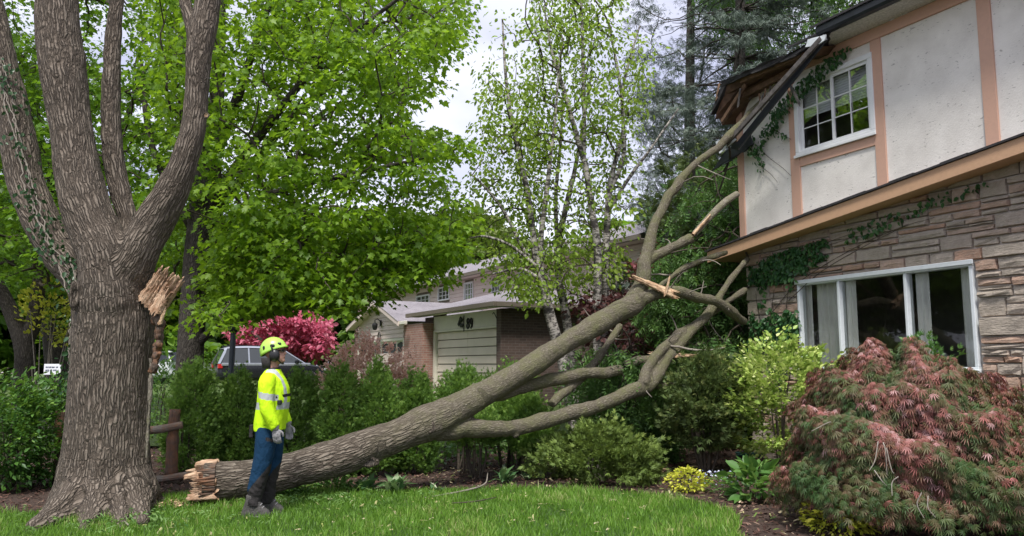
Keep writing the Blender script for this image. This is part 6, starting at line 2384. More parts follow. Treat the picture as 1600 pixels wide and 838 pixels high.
shrub('leafy_plant', 'small blue green plant at the foot of the lace leaf maple nearest the house', 'plant', [p[0] - .05, p[1], 0], [(.02, .15), (.1, .2), (.2, .1)], 160, .06, BROAD, 'herb_leaf', stems=3, stem_r=.004, face='up')
n_g = 0
for px, py, r_, lab in [(205, 800, .14, 'tuft of weeds at the foot of the broken maple'), (455, 776, .2, 'leafy weeds sprouting behind the boots of the worker'), (520, 770, .16, 'low weeds along the underside of the log')]:
    p = gnd(px, py)
    shrub('weed_tuft', lab, 'plant', [p[0], p[1], .01], [(.02, r_), (.1, r_ * 1.2), (.22, r_ * .5)], 170, .075, BROAD, 'herb_leaf', stems=3, stem_r=.004, face='up', tint0=.6, up=.3)
P = np.stack([rng.uniform(-3.5, 1.5, 1500), rng.uniform(12.6, 15.2, 1500)], 1)
P = np.column_stack([P, gz(P[:, 0], P[:, 1]) + rng.uniform(.03, .3, 1500)])
obj('undergrowth', leaf_mesh('undergrowth', P, rand_dir(1500) + [0, 0, .4], np.array([0, 0, 1.0]) + rng.normal(0, .5, (1500, 3)), .11 * rng.uniform(.6, 1.3, 1500), BROAD, M['herb_leaf'], .5 + rng.normal(0, .25, 1500)), kind='stuff', label='green undergrowth seen beneath the log behind the cedar stems', category='undergrowth')

# ---- creeper on the house wall
def wall_patch(poly, n, offw, leaf, size, seed, gap=.25):
    poly = np.array(poly, float)
    lo, hi = poly.min(0), poly.max(0)
    q = np.stack([rng.uniform(lo[0], hi[0], n * 3), rng.uniform(lo[1], hi[1], n * 3)], 1)
    q = q[inside(q, poly)][:n]
    X = np.array([HF.w(*(lambda h: (h[0], -offw - rng.random() * .07, h[1]))(HF.hit(a, b, offw))) for a, b in q])
    f = fbm(X * 2.2, 3, seed)
    return X[f > np.quantile(f, gap)]


def creeper(name, label, patches, size, stems):
    Xs = np.vstack([wall_patch(p_, n_, o_, None, size, 80 + i, g_) for i, (p_, n_, o_, g_) in enumerate(patches)])
    o = Xs[0].copy()
    root = thing(name, label, 'creeper', o)
    n = len(Xs)
    obj('leaves', leaf_mesh('leaves', Xs - o, np.array([0, 0, -1.0]) + rng.normal(0, .55, (n, 3)), -HF.b + rng.normal(0, .4, (n, 3)) + [0, 0, .35], size * rng.uniform(.5, 1.3, n), BROAD, M['vine_leaf'], .45 + rng.normal(0, .28, n)), root, kind='stuff')
    tb = []
    for pts, o_ in stems:
        Q = np.array([HF.w(h[0], -o_, h[1]) for h in (HF.hit(a, b, o_) for a, b in pts)])
        q, r = spline(Q, np.linspace(.007, .003, len(Q)), 20)
        tb.append(tube(q - o, r, 5))
    wood_obj('stem', tb, M['twig_bark'], root, kind='stuff')


creeper('creeper', 'green creeper on the stone around the corner of the picture window', [
    ([(1172, 415), (1215, 395), (1290, 372), (1300, 395), (1262, 420), (1246, 450), (1250, 520), (1240, 545), (1205, 545), (1175, 560)], 3000, .06, .32),
    ([(1290, 372), (1420, 322), (1600, 252), (1600, 266), (1430, 340), (1300, 392)], 420, .06, .35),
    ([(1176, 560), (1240, 545), (1235, 600), (1178, 640)], 260, .06, .5)], .08,
    [([(1232, 560), (1228, 500), (1236, 440), (1270, 395), (1330, 372)], .05), ([(1200, 570), (1205, 490), (1222, 420), (1290, 380), (1400, 345)], .05), ([(1185, 600), (1190, 520), (1182, 450), (1215, 400)], .05), ([(1232, 470), (1290, 420), (1400, 360), (1460, 340)], .05), ([(1205, 490), (1250, 440), (1340, 385), (1420, 350)], .05)])
creeper('creeper', 'dark creeper hanging from the torn eave over the stucco corner', [
    ([(1165, 215), (1215, 165), (1268, 110), (1310, 80), (1330, 70), (1322, 88), (1270, 140), (1240, 165), (1215, 200), (1190, 235), (1170, 245)], 1500, .16, .15),
    ([(1178, 232), (1195, 225), (1200, 262), (1182, 270)], 70, .14, .2), ([(1195, 195), (1235, 212), (1232, 220), (1195, 208)], 40, .14, .2)], .07,
    [([(1180, 225), (1200, 245), (1222, 262), (1236, 275)], .14), ([(1190, 200), (1212, 205), (1236, 218)], .14), ([(1178, 235), (1188, 258), (1204, 272), (1215, 285)], .14)])
# ------------------------------------------------------------------ trees behind the house and the gardens
def simple_tree(name, label, trunk, poly, Y0, Y1, n, per, rad, size, tmpl, leaf, group=None, wood='dark_bark', seed=0, gap=.2, gs=.4, tint0=.5, flat=.5, droop=.3, limbs=None, twig='twig_bark', **kw):
    S = sample_outline(n, poly, Y0, Y1, gap=gap, gs=gs, seed=seed)
    return make_tree(name, label, 'tree', [(trunk, (Y0 + Y1) / 2)] + (limbs or []), S, per, rad, size, tmpl, leaf, wood, twig, group, flat, droop, .5, tint0, .2, .2, seg=9, **kw)


# the blue green spruce beside the house: whorls of drooping boughs on one straight stem
Ysp = 18.0
sp = [(1150, 690, 16), (1152, 450, 14), (1154, 250, 12), (1156, 60, 9), (1158, -120, 6), (1160, -330, 2)]
limb, BP, BR = limb_tubes([(sp, Ysp)], 10)
off = BP[0]
root = thing('spruce_tree', 'tall blue green spruce with bare drooping boughs behind the torn eave', 'tree', off)
wood_obj('trunk', [(v - off, q, b) for v, q, b in limb], M['dark_bark'], root)
bt, sP, sA, sT = [], [], [], []
ztop, zbot = BP[-1][2], 2.2
z = zbot
while z < ztop:
    f = (z - zbot) / (ztop - zbot)
    Lm = (3.1 * (1 - f) ** .7 + .25)
    for k in range(5):
        a = rng.uniform(0, 6.28)
        L = Lm * rng.uniform(.65, 1.1)
        j = np.argmin(abs(BP[:, 2] - z))
        s = BP[j]
        d = np.array([math.cos(a), math.sin(a), 0])
        t = np.linspace(0, 1, 9)
        Q = s + d * (t * L)[:, None] + np.array([0, 0, 1.0]) * (.12 * L * t - .42 * L * t ** 2 + .2 * L * t ** 3)[:, None] + rng.normal(0, .02, (9, 3))
        bt.append(tube(Q, np.linspace(.028, .006, 9), 5))
        for m_ in range(int(20 * L)):
            i = rng.uniform(2, 8)
            i0 = int(i)
            p = Q[i0] * (1 - (i - i0)) + Q[min(i0 + 1, 8)] * (i - i0)
            sd = np.cross(d, [0, 0, 1]) * rng.choice([-1, 1])
            l2 = rng.uniform(.1, .5) * (.5 + .5 * L / 3)
            for w_ in range(4):
                ff = rng.random()
                sP.append(p + (d * .5 + sd) * l2 * ff + np.array([0, 0, -.25 * l2 * ff]) + rng.normal(0, .03, 3))
                sA.append(d * .5 + sd * .8 + np.array([0, 0, -.5]) + rng.normal(0, .4, 3))
    z += .34 * rng.uniform(.8, 1.2)
wood_obj('branches', [(v - off, q, b) for v, q, b in bt], M['dark_bark'], root, kind='stuff')
sP, sA = np.array(sP), np.array(sA)
keep = vnoise(sP * .9, 77) + rng.normal(0, .15, len(sP)) > -.08
sP, sA = sP[keep], sA[keep]
n = len(sP)
print('spruce', n)
obj('needles', leaf_mesh('needles', sP - off, sA, np.array([0, 0, 1.0]) + rng.normal(0, .5, (n, 3)), .16 * rng.uniform(.6, 1.3, n), NEEDLE, M['spruce_leaf'], .5 + rng.normal(0, .22, n)), root, kind='stuff')

S = sample_outline(520, [(985, 60), (1010, -80), (1120, -160), (1200, -80), (1200, 120), (1175, 240), (1172, 420), (1030, 430), (1005, 330), (1000, 200)], 20.5, 24.5, gap=.3, gs=.5, seed=31)
make_tree('spruce_tree', 'hazy grey green conifer filling the gap behind the taller spruce', 'tree', [([(1075, 690, 14), (1076, 400, 11), (1078, 150, 8), (1080, -60, 5), (1082, -160, 2)], 22.5)], S, 34, .5, .17, NEEDLE, 'spruce_leaf', flat=.35, droop=.6, sag=.4, jit=.5, tsag=-.08)

# hanging ash foliage above the roof
simple_tree('ash_tree', 'ash tree with hanging green leaves rising behind the house roof', [(1330, 500, 20), (1320, 250, 16), (1300, 100, 12), (1270, -20, 8), (1240, -200, 4)],
            [(1090, -160), (1100, 10), (1140, 60), (1190, 130), (1250, 110), (1330, 60), (1420, 20), (1480, -160)], 19.5, 22.5, 420, 12, .45, .32, ASH, 'ash_leaf', gap=.35, gs=.6, droop=1.2, flat=.8, seed=9)
# red and purple trees in the shade between the houses
simple_tree('red_maple', 'small red leaved tree in the gap between fallen tree and house', [(1085, 690, 8), (1080, 600, 7), (1075, 500, 6), (1070, 430, 4), (1065, 400, 2)],
            [(985, 400), (1040, 385), (1130, 372), (1172, 400), (1170, 470), (1100, 480), (1010, 470)], 16.4, 18.6, 150, 22, .34, .1, MAPLE, 'red_leaf', gap=.1, limbs=[([(1076, 520, 4), (1040, 470, 3), (1010, 430, 2)], 17.4), ([(1076, 520, 4), (1110, 470, 3), (1140, 420, 2)], 17.6)])
simple_tree('purple_shrub_tree', 'dark purple leaved small tree in the shade under the fallen limbs', [(985, 690, 7), (988, 620, 6), (985, 560, 5), (980, 510, 3)],
            [(895, 470), (960, 445), (1060, 465), (1150, 470), (1165, 560), (1120, 590), (1000, 560), (930, 545)], 15.4, 17.2, 170, 24, .36, .1, MAPLE, 'purple_leaf', gap=.05, limbs=[([(987, 600, 4), (1030, 540, 3), (1090, 500, 2)], 16.2), ([(987, 600, 4), (950, 530, 3), (930, 490, 2)], 16.2)])
# dark yew hedge closing the gap between the houses
for px, top, hw, Y, lab in [(1010, 420, 70, 19.0, 'deep green evergreen beneath the spruce by the birches'), (1100, 240, 108, 17.2, 'tall dark evergreen beside the house corner behind the fallen limbs'), (1150, 470, 60, 15.6, 'dark evergreen against the house corner below the red leaved tree')]:
    h, r, b = zof(top, Y), hw * Y / F, base_at(px, Y)
    h -= b[2]
    shrub('evergreen_shrub', lab, 'shrub', b, [(.1, r * .7), (h * .3, r), (h * .7, r * .92), (h * .9, r * .6), (h, r * .15)], 5200, .16, CEDAR, 'yew_leaf' if px != 1105 else 'spruce_leaf', 'evergreens between the houses', stems=3, stem_r=.05, up=.1, lump=.4, lf=1.2, surf=.5, tint0=.3, tufts=150, tuft_r=.22, tuft_z=.6)

# pink tree beyond the parked car
simple_tree('pink_tree', 'spreading tree with deep pink foliage behind the parked car', [(440, 600, 8), (440, 570, 7), (438, 545, 6), (436, 520, 4)],
            [(365, 520), (385, 498), (420, 488), (440, 478), (480, 484), (505, 505), (512, 535), (500, 556), (440, 560), (375, 555), (362, 540)], 41, 46, 210, 30, .55, .3, BROAD, 'pink_leaf', gap=.08, gs=.3, maxr=.08,
            limbs=[([(440, 565, 5), (410, 535, 4), (390, 515, 2)], 43.5), ([(440, 565, 5), (470, 530, 4), (490, 510, 2)], 43.5)])
# thick old trunk in the shade behind the leafy shrubs
simple_tree('dark_tree', 'thick dark trunk hung with low leaves behind the leafy shrubs', [(96, 640, 24), (94, 580, 21), (88, 520, 20), (84, 470, 20), (70, 400, 16), (60, 300, 12), (50, 100, 7)],
            [(-60, 100), (160, 100), (260, 250), (250, 440), (190, 500), (120, 520), (60, 500), (20, 440), (-60, 400)], 19.5, 23, 330, 26, .6, .16, MAPLE, 'maple_leaf_deep', gap=.2, maxr=.1)
# trees that close the view beyond the gardens
far = [
    (-230, 90, 180, 34, 'hedge_leaf', 'deep green tree far beyond the road at the very edge'), (-60, 250, 130, 40, 'maple_leaf_deep', 'round green tree across the road behind the twin stemmed maple'),
    (60, 330, 120, 46, 'far_leaf', 'pale green tree across the road between the twin stemmed maple and the broken trunk'), (190, 300, 130, 42, 'maple_leaf_deep', 'leafy tree across the road right behind the broken trunk'),
    (300, 330, 120, 52, 'hedge_leaf', 'dark green tree far behind the silver roofed car'), (420, 360, 120, 58, 'maple_leaf_deep', 'green tree rising behind the pink foliage'),
    (520, 380, 110, 56, 'far_leaf', 'pale green tree behind the gabled garage'), (625, 395, 75, 50, 'cedar_leaf', 'dark conifer like tree behind the far roof ridge beside the maple leaves'),
    (735, 332, 75, 54, 'far_leaf', 'hazy yellow green tree rising above the far roof beside the birch'), (830, 375, 80, 56, 'far_leaf', 'hazy pale tree behind the far roof among the birch stems'),
    (960, 350, 90, 50, 'maple_leaf_deep', 'green tree behind the far house between birches and spruce'), (1120, 260, 120, 44, 'hedge_leaf', 'deep green tree far behind the spruce'), (1300, 200, 140, 40, 'hedge_leaf', 'deep green tree hidden mostly by the house roof')]
for i, (px, top, hw, Y, leaf, lab) in enumerate(far):
    h = top
    poly = [(px - hw, 560), (px - hw * 1.05, (top + 560) / 2), (px - hw * .7, top + (560 - top) * .18), (px - hw * .2, top), (px + hw * .25, top + 4), (px + hw * .75, top + (560 - top) * .2), (px + hw * 1.05, (top + 560) / 2), (px + hw, 560)]
    w = hw * Y / F
    simple_tree('far_tree', lab, [(px, 585, 7), (px, 520, 6), (px + 4, (top + 520) / 2, 4), (px, top + 20, 2)], poly, Y - w * .8, Y + w * .8, int(190 + 1.1 * hw), 34, w * .24, .011 * Y + .12, BROAD, leaf, 'trees beyond the gardens', gap=.14, gs=.25, seed=20 + i, maxr=.12, r_tip=.01, tint0=.5)

# ------------------------------------------------------------------ rail fence, posts, sign
M['old_wood'] = torn_wood('old_wood', (.2, .17, .14), (.3, .26, .22), (.09, .075, .062))
M['brown_post'] = torn_wood('brown_post', (.11, .065, .045), (.16, .1, .07), (.05, .03, .022))


def rail(P, r, m, parent, name, off):
    q, rr = spline(P, r, 14)
    v, qd, b = tube(q - off, rr * (1 + .08 * rng.normal(0, 1, len(rr))), 7)
    return obj(name, np_mesh(name, v, [qd, [[6, 5, 4, 3, 2, 1, 0]], [list(range(len(v) - 7, len(v)))]], False, {'bark': b}, [m]), parent)


fo = np.array([at(266, 700, 11.2)[0], 11.2, 0])
fence = thing('rail_fence', 'weathered split rail fence with a leaning brown post behind the broken trunk', 'fence', fo)
rail(np.array([at(268, 745, 11.2), at(270, 690, 11.2), at(274, 640, 11.2)]), [.085, .08, .075], M['brown_post'], fence, 'post', fo)
rail(np.array([at(95, 745, 11.0), at(95, 690, 11.0), at(96, 642, 11.0)]), [.085, .08, .075], M['brown_post'], fence, 'post', fo)
rail(np.array([at(90, 660, 11.0), at(180, 672, 11.1), at(240, 672, 11.1), at(285, 664, 11.15)]), [.055, .06, .055, .05], M['old_wood'], fence, 'rail', fo)
rail(np.array([at(90, 735, 10.95), at(180, 748, 11.0), at(240, 750, 11.05), at(296, 742, 11.1)]), [.05, .055, .055, .045], M['old_wood'], fence, 'rail', fo)
pp = at(360, 590, 21.0)
po = np.array([pp[0], pp[1], float(gz(pp[0], pp[1]))])
post = thing('lamp_post', 'thin dark post with a small cap standing before the silver roofed car', 'post', po)
zt = at(362, 520, 21.0)[2] - po[2]
MB().tube([(0, 0, -.1), (.01, 0, zt * .5), (.03, 0, zt)], [.085, .08, .075], 10).obj('pole', M['navy_paint'], post)
MB().lathe([(.05, 0), (.13, .05), (.15, .16), (.09, .26), (.02, .3)], (.03, 0, zt - .02), 10).obj('cap', M['black_iron'], post, smooth=True)
sgp = at(82, 577, 13.5)
sg_ = thing('yard_sign', 'small white yard sign with two lines of dark text above the leafy shrubs', 'sign', (sgp[0], sgp[1], float(gz(sgp[0], sgp[1]))), R(-8))
zc_ = sgp[2] - float(gz(sgp[0], sgp[1]))
M['sign_white'] = plain('sign_white', (.75, .77, .8), .5, .03)
M['sign_ink'] = plain('sign_ink', (.03, .05, .1), .5, .03)
MB().box(-.155, .155, -.008, .008, zc_ - .095, zc_ + .085).obj('board', M['sign_white'], sg_, .004)
for s in (-1, 1):
    MB().tube([(s * .1, .012, -.1), (s * .1, .012, zc_)], [.006, .006], 6).obj('leg', M['black_iron'], sg_)
for zz, row in ((.03, (.05, .035, .06, .045)), (-.02, (.07, .04, .07))):
    x = -.12
    m_ = MB()
    for w_ in row:
        xx = x
        while xx < x + w_ - .006:
            m_.box(xx, xx + .008, -.0105, -.009, zc_ + zz - .011, zc_ + zz + .011)
            m_.box(xx, xx + .012, -.0105, -.009, zc_ + zz + rng.choice([-.011, 0, .008]), zc_ + zz + rng.choice([.009, .011]) + .002)
            xx += .014
        x += w_ + .014
    m_.obj('lettering', M['sign_ink'], sg_, kind='stuff')

# ------------------------------------------------------------------ small things on the ground
hp_ = gnd(1166, 716)
hose = thing('garden_hose', 'dark green garden hose coiled on the mulch at the house corner', 'hose', [hp_[0], hp_[1] - .25, .05])
M['hose'] = plain('hose', (.012, .07, .06), .4, .2, 8)
a = np.linspace(0, 2 * math.pi * 5, 120)
rr = .2 + .012 * np.sin(a * 1.7) + .01 * (a / 6.28)
MB().tube(np.stack([rr * np.cos(a), rr * np.sin(a) * .9, .012 * a / 6.28 + .01 * np.sin(a * .7)], 1), np.full(120, .013), 6).obj('coil', M['hose'], hose, smooth=True)


def stick(name, label, cat, pts, m, z0=.03, wid=None, flatten=1.0, group=None):
    P = []
    for px, py, dz in pts:
        p = gnd(px, py)
        p[2] = z0 + dz
        P.append(p)
    P = np.array(P)
    q, r = spline(P, wid, 16)
    o = P[0]
    v, qd, b = tube(q - o, r, 7)
    ax = np.repeat(q - o, 7, 0)
    v[:, 2] = ax[:, 2] + (v[:, 2] - ax[:, 2]) * flatten
    me = np_mesh(name, v, [qd, [[6, 5, 4, 3, 2, 1, 0]], [list(range(len(v) - 7, len(v)))]], False, {'bark': b}, [m])
    return obj(name, me, None, o, label=label, cat=cat, group=group)


stick('wood_splinter', 'long pale wood splinter lying on mulch beside the juniper', 'splinter', [(1012, 745, .0), (1030, 741, .03), (1046, 739, .02)], M['bare_wood'], wid=[.012, .04, .012], flatten=.5, group='splinters on the mulch')
stick('wood_splinter', 'pale wood splinter lying behind the golden leaved mound', 'splinter', [(1072, 736, .02), (1084, 735, .03), (1096, 735, .02)], M['bare_wood'], wid=[.012, .035, .012], flatten=.5, group='splinters on the mulch')
stick('wood_splinter', 'pale curved wood splinter in front of the coiled garden hose', 'splinter', [(1152, 727, .0), (1166, 725, .03), (1180, 722, .02)], M['bare_wood'], wid=[.01, .04, .015], flatten=.5, group='splinters on the mulch')
stick('fallen_twig', 'long bare grey twig lying along the lawn edge below the fork', 'twig', [(664, 785, .02), (700, 780, .03), (735, 774, .04), (758, 766, .05), (762, 757, .12)], M['grey_twig'], wid=[.008, .011, .013, .01, .006])
stick('fallen_twig', 'short dark twig on the lawn in front of the mulch', 'twig', [(705, 798, .05), (740, 797, .06), (775, 790, .06)], M['twig_bark'], wid=[.006, .009, .005])
stick('fallen_twig', 'pale twig lying in the grass before the broken maple', 'twig', [(168, 812, .05), (185, 822, .05), (200, 834, .05)], M['grey_twig'], wid=[.006, .01, .008])
n = 90
P = np.stack([rng.normal(gnd(268, 792)[0], .16, n), rng.normal(gnd(268, 792)[1], .12, n), np.full(n, .05)], 1)
flakes('wood_chips', P, .03, M['bare_wood'], label='scatter of pale wood chips in the grass beneath the snapped butt', cat='wood chips')

# leafy sprigs shaken from the crown onto the lawn
n = 230
P = np.vstack([np.stack([rng.normal(gnd(480, 785)[0], .75, 110), rng.normal(gnd(480, 785)[1], .35, 110)], 1), np.stack([rng.normal(gnd(170, 822)[0], .55, 120), rng.normal(gnd(170, 822)[1], .3, 120)], 1)])
P = np.column_stack([P, .05 + .05 * rng.random(n)])
a = rng.uniform(0, 6.28, n)
obj('fallen_leaves', leaf_mesh('fallen_leaves', P, np.stack([np.cos(a), np.sin(a), rng.normal(.15, .25, n)], 1), np.array([0, 0, 1.0]) + rng.normal(0, .4, (n, 3)), .15 * rng.uniform(.6, 1.2, n), ASH, M['herb_leaf'], .8 + rng.normal(0, .2, n)), kind='stuff', label='green leaf sprigs shaken from the fallen crown onto the lawn', category='leaves')

n = 170
P = np.stack([rng.normal(gnd(290, 790)[0], .5, n), rng.normal(gnd(290, 790)[1], .22, n), np.full(n, .05)], 1)
flakes('bark_debris', P, .03, M['dark_torn'], label='dark bark crumbs strewn on the grass around the snapped butt', cat='bark debris')
# ------------------------------------------------------------------ the worker
def loft(secs, seg=26):
    """secs: (x, y, z, rx, ry) ellipses stacked from bottom to top -> closed shape"""
    V = []
    a = np.arange(seg) * 2 * math.pi / seg
    for x, y, z, rx, ry in secs:
        ca, sa = np.cos(a), np.sin(a)
        p = 2.4
        V.append(np.stack([x + rx * np.sign(ca) * np.abs(ca) ** (2 / p), y + ry * np.sign(sa) * np.abs(sa) ** (2 / p), np.full(seg, z)], 1))
    V = np.vstack(V)
    n = len(secs)
    i = np.arange(n - 1)[:, None] * seg
    k = np.arange(seg)[None]
    Q = np.stack([i + k, i + (k + 1) % seg, i + seg + (k + 1) % seg, i + seg + k], 2).reshape(-1, 4)
    c = len(V)
    V = np.vstack([V, V[:seg].mean(0), V[-seg:].mean(0)])
    k = np.arange(seg)
    T = np.vstack([np.stack([(k + 1) % seg, k, np.full(seg, c)], 1), np.stack([(n - 1) * seg + k, (n - 1) * seg + (k + 1) % seg, np.full(seg, c + 1)], 1)])
    return V, Q, T


def ball(c, r, seg=20, rings=14):
    V = []
    for i in range(1, rings):
        t = math.pi * i / rings
        for k in range(seg):
            a = 2 * math.pi * k / seg
            V.append((c[0] + r[0] * math.sin(t) * math.cos(a), c[1] + r[1] * math.sin(t) * math.sin(a), c[2] - r[2] * math.cos(t)))
    n = rings - 1
    Q = [(i * seg + k, i * seg + (k + 1) % seg, (i + 1) * seg + (k + 1) % seg, (i + 1) * seg + k) for i in range(n - 1) for k in range(seg)]
    b = len(V)
    V += [(c[0], c[1], c[2] - r[2]), (c[0], c[1], c[2] + r[2])]
    T = [((k + 1) % seg, k, b) for k in range(seg)] + [((n - 1) * seg + k, (n - 1) * seg + (k + 1) % seg, b + 1) for k in range(seg)]
    return np.array(V), np.array(Q), np.array(T)


def limbt(pts, rad, seg=18, n=18):
    P, r = spline(np.array(pts, float), np.array(rad, float), n)
    return capped(tube(P, r, seg))


def fuse(shapes, voxel, smooth_it=3):
    VV, PP, n = [], [], 0
    for V, Q, T in shapes:
        VV.append(V)
        PP += [np.asarray(Q) + n, np.asarray(T) + n]
        n += len(V)
    quads = np.vstack([p for p in PP if p.shape[1] == 4])
    tris = np.vstack([p for p in PP if p.shape[1] == 3])
    return remeshed(np.vstack(VV), [quads, tris], voxel, smooth_it)


def cloth(name, c, rough=.8, sc=18, bump=.5):
    t = NT(name)
    co = t.coord('Object')
    n = t.noise(t.coord('Object', (1, 1, .55)), sc, 3, .55, .6)
    w = t.noise(co, 6, 3)
    col = t.mix(t.gray(w, .35, .7, 0, .35), c, tuple(x * .72 for x in c))
    return t.set(col, rough, t.bump(n, bump, .03), Specular_IOR_Level=.2)


M['hivis'] = cloth('hivis', (.56, .88, .015), .75, 16, .6)
M['reflective'] = cloth('reflective', (.42, .45, .44), .4, 20, .3)
M['navy_cloth'] = cloth('navy_cloth', (.007, .036, .082), .85, 14, .8)
M['black_cloth'] = cloth('black_cloth', (.032, .029, .029), .85, 16, .9)
M['glove'] = cloth('glove', (.3, .29, .3), .85, 40, .5)
M['boot'] = cloth('boot', (.085, .08, .075), .75, 30, .7)
M['skin'] = plain('skin', (.46, .25, .18), .55, .08, 14)
M['helmet'] = plain('helmet', (.4, .68, .1), .32, .05, 6)
M['black_plastic'] = plain('black_plastic', (.014, .014, .015), .38, .2, 9)
M['dark_lens'] = plain('dark_lens', (.01, .01, .012), .1, .1, 3)

wp = gnd(408, 808)
man = thing('person', 'worker in lime helmet, fluorescent yellow shirt and navy trousers looking up at the house', 'person', (wp[0], wp[1], .03), R(3))

# --- skin: one continuous figure under the clothes
TILT = R(11)
HC = np.array([.085, 0, 1.695])


def hd(p):
    """head space -> figure space, chin lifted"""
    p = np.atleast_2d(np.array(p, float))
    c, s = math.cos(TILT), math.sin(TILT)
    return np.stack([p[:, 0] * c - p[:, 2] * s, p[:, 1], p[:, 0] * s + p[:, 2] * c], 1) + HC


def hball(c, r, **k):
    V, Q, T = ball(c, r, **k)
    return hd(V), Q, T


shapes = [hball((-.012, 0, .03), (.1, .078, .1)), hball((.03, 0, -.045), (.062, .06, .082)), hball((.068, 0, -.095), (.026, .028, .024)),
          hball((.1, 0, -.022), (.024, .014, .018)), hball((.092, 0, .0), (.016, .011, .03)), hball((.083, 0, -.06), (.02, .026, .012)),
          hball((.083, 0, .028), (.02, .05, .014)), hball((-.005, .078, -.01), (.022, .012, .034)), hball((-.005, -.078, -.01), (.022, .012, .034)),
          limbt([(.045, 0, 1.4), (.06, 0, 1.5), (.075, 0, 1.6), (.08, 0, 1.68)], [.075, .06, .055, .055]),
          loft([(.055, 0, .92, .12, .15), (.06, 0, 1.1, .12, .15), (.07, 0, 1.3, .13, .165), (.06, 0, 1.43, .1, .17), (.055, 0, 1.5, .06, .08)])]
for s in (-1, 1):
    shapes.append(limbt([(.05, s * .16, 1.42), (.07, s * .24, 1.14), (.165, s * .235, .93)], [.05, .042, .032]))
shapes += [limbt([(.055, -.09, .95), (.02, -.1, .54), (-.06, -.11, .1)], [.085, .06, .045]), limbt([(.06, .09, .95), (.075, .1, .54), (.03, .11, .1)], [.085, .06, .045])]
V, N, P_ = fuse(shapes, .0085, 2)[:3]
obj('body', np_mesh('body', V, P_, True, None, [M['skin']]), man)
for s in (-1, 1):
    e = hd((.087, s * .03, .008))[0]
    Vb, Qb, Tb = ball(e, (.012, .012, .012), 10, 8)
    obj('eye', np_mesh('eye', Vb, [Qb, Tb], True, None, [M['white_frame']]), man)

# --- shirt
tors = loft([(.06, 0, .88, .158, .19), (.062, 0, .95, .163, .195), (.075, 0, 1.08, .166, .195), (.088, 0, 1.2, .168, .2), (.088, 0, 1.32, .158, .205), (.075, 0, 1.41, .135, .2), (.066, 0, 1.47, .1, .15), (.07, 0, 1.515, .076, .09), (.074, 0, 1.535, .068, .075)])
sh = [tors]
sh.append(limbt([(.062, -.15, 1.43), (.058, -.215, 1.36), (.066, -.25, 1.2), (.085, -.262, 1.1), (.13, -.255, 1.0), (.17, -.24, .925)], [.085, .086, .078, .073, .064, .052], 20, 30))
sh.append(limbt([(.062, .15, 1.43), (.06, .215, 1.36), (.075, .25, 1.2), (.1, .26, 1.1), (.15, .25, 1.0), (.19, .235, .93)], [.085, .086, .078, .072, .062, .05], 20, 30))
V, N, P_ = fuse(sh, .0105, 3)
fold = fbm(np.stack([V[:, 0] * 9, V[:, 1] * 9, V[:, 2] * 5 + V[:, 0] * 6], 1), 3, 15)
arm = np.abs(V[:, 1]) > .19
V = V + N * (np.where(arm, .009, .006) * fold)[:, None]
V[:, 2] += np.where(V[:, 2] < .93, .012 * np.sin(V[:, 0] * 30), 0)
fmi = []
for p in P_:
    c = V[p].mean(1)
    am = np.abs(c[:, 1]) > .183 + .06 * (c[:, 2] > 1.36)
    b = np.where(am, (np.abs(c[:, 2] - 1.245 + .2 * (c[:, 0] - .06)) < .033), np.abs(c[:, 2] - 1.135) < .033)
    ver = (~am) & (c[:, 2] > 1.16) & (np.abs(np.abs(c[:, 1]) - .105) < .028) & (c[:, 0] > .02)
    col = (c[:, 2] > 1.522)
    fmi.append(np.where(col, 2, np.where(b | ver, 1, 0)))
obj('shirt', np_mesh('shirt', V, P_, True, None, [M['hivis'], M['reflective'], M['black_cloth']], np.concatenate(fmi)), man)

# --- trousers and boots
tr = [loft([(.05, 0, .80, .13, .16), (.05, 0, .88, .15, .18), (.055, 0, .96, .15, .178), (.055, 0, 1.0, .145, .17)]),
      limbt([(.05, -.085, .9), (.045, -.1, .76), (.022, -.105, .56), (-.022, -.11, .36), (-.06, -.115, .1)], [.118, .112, .098, .09, .083], 20, 30),
      limbt([(.06, .085, .9), (.075, .1, .76), (.075, .105, .56), (.045, .11, .36), (.02, .115, .1)], [.118, .112, .098, .09, .083], 20, 30)]
V, N, P_ = fuse(tr, .0105, 3)
low = np.clip((.75 - V[:, 2]) / .5, .15, 1)
fold = fbm(np.stack([V[:, 0] * 7, V[:, 1] * 7, V[:, 2] * 13 + V[:, 0] * 7], 1), 3, 19)
V = V + N * (.013 * low * fold)[:, None]
fmi = []
for p in P_:
    c = V[p].mean(1)
    cxl = np.where(c[:, 1] < 0, 0, .06)
    dark = c[:, 2] < .28 + 1.25 * (c[:, 0] - cxl + .09)
    dark &= c[:, 2] < .6
    pocket = (c[:, 1] < -.12) & (np.abs(c[:, 2] - .79 + .3 * (c[:, 0] - .1)) < .018) & (np.abs(c[:, 0] - .1) < .035)
    fmi.append((dark | pocket).astype(int))
obj('trousers', np_mesh('trousers', V, P_, True, None, [M['navy_cloth'], M['black_cloth']], np.concatenate(fmi)), man)
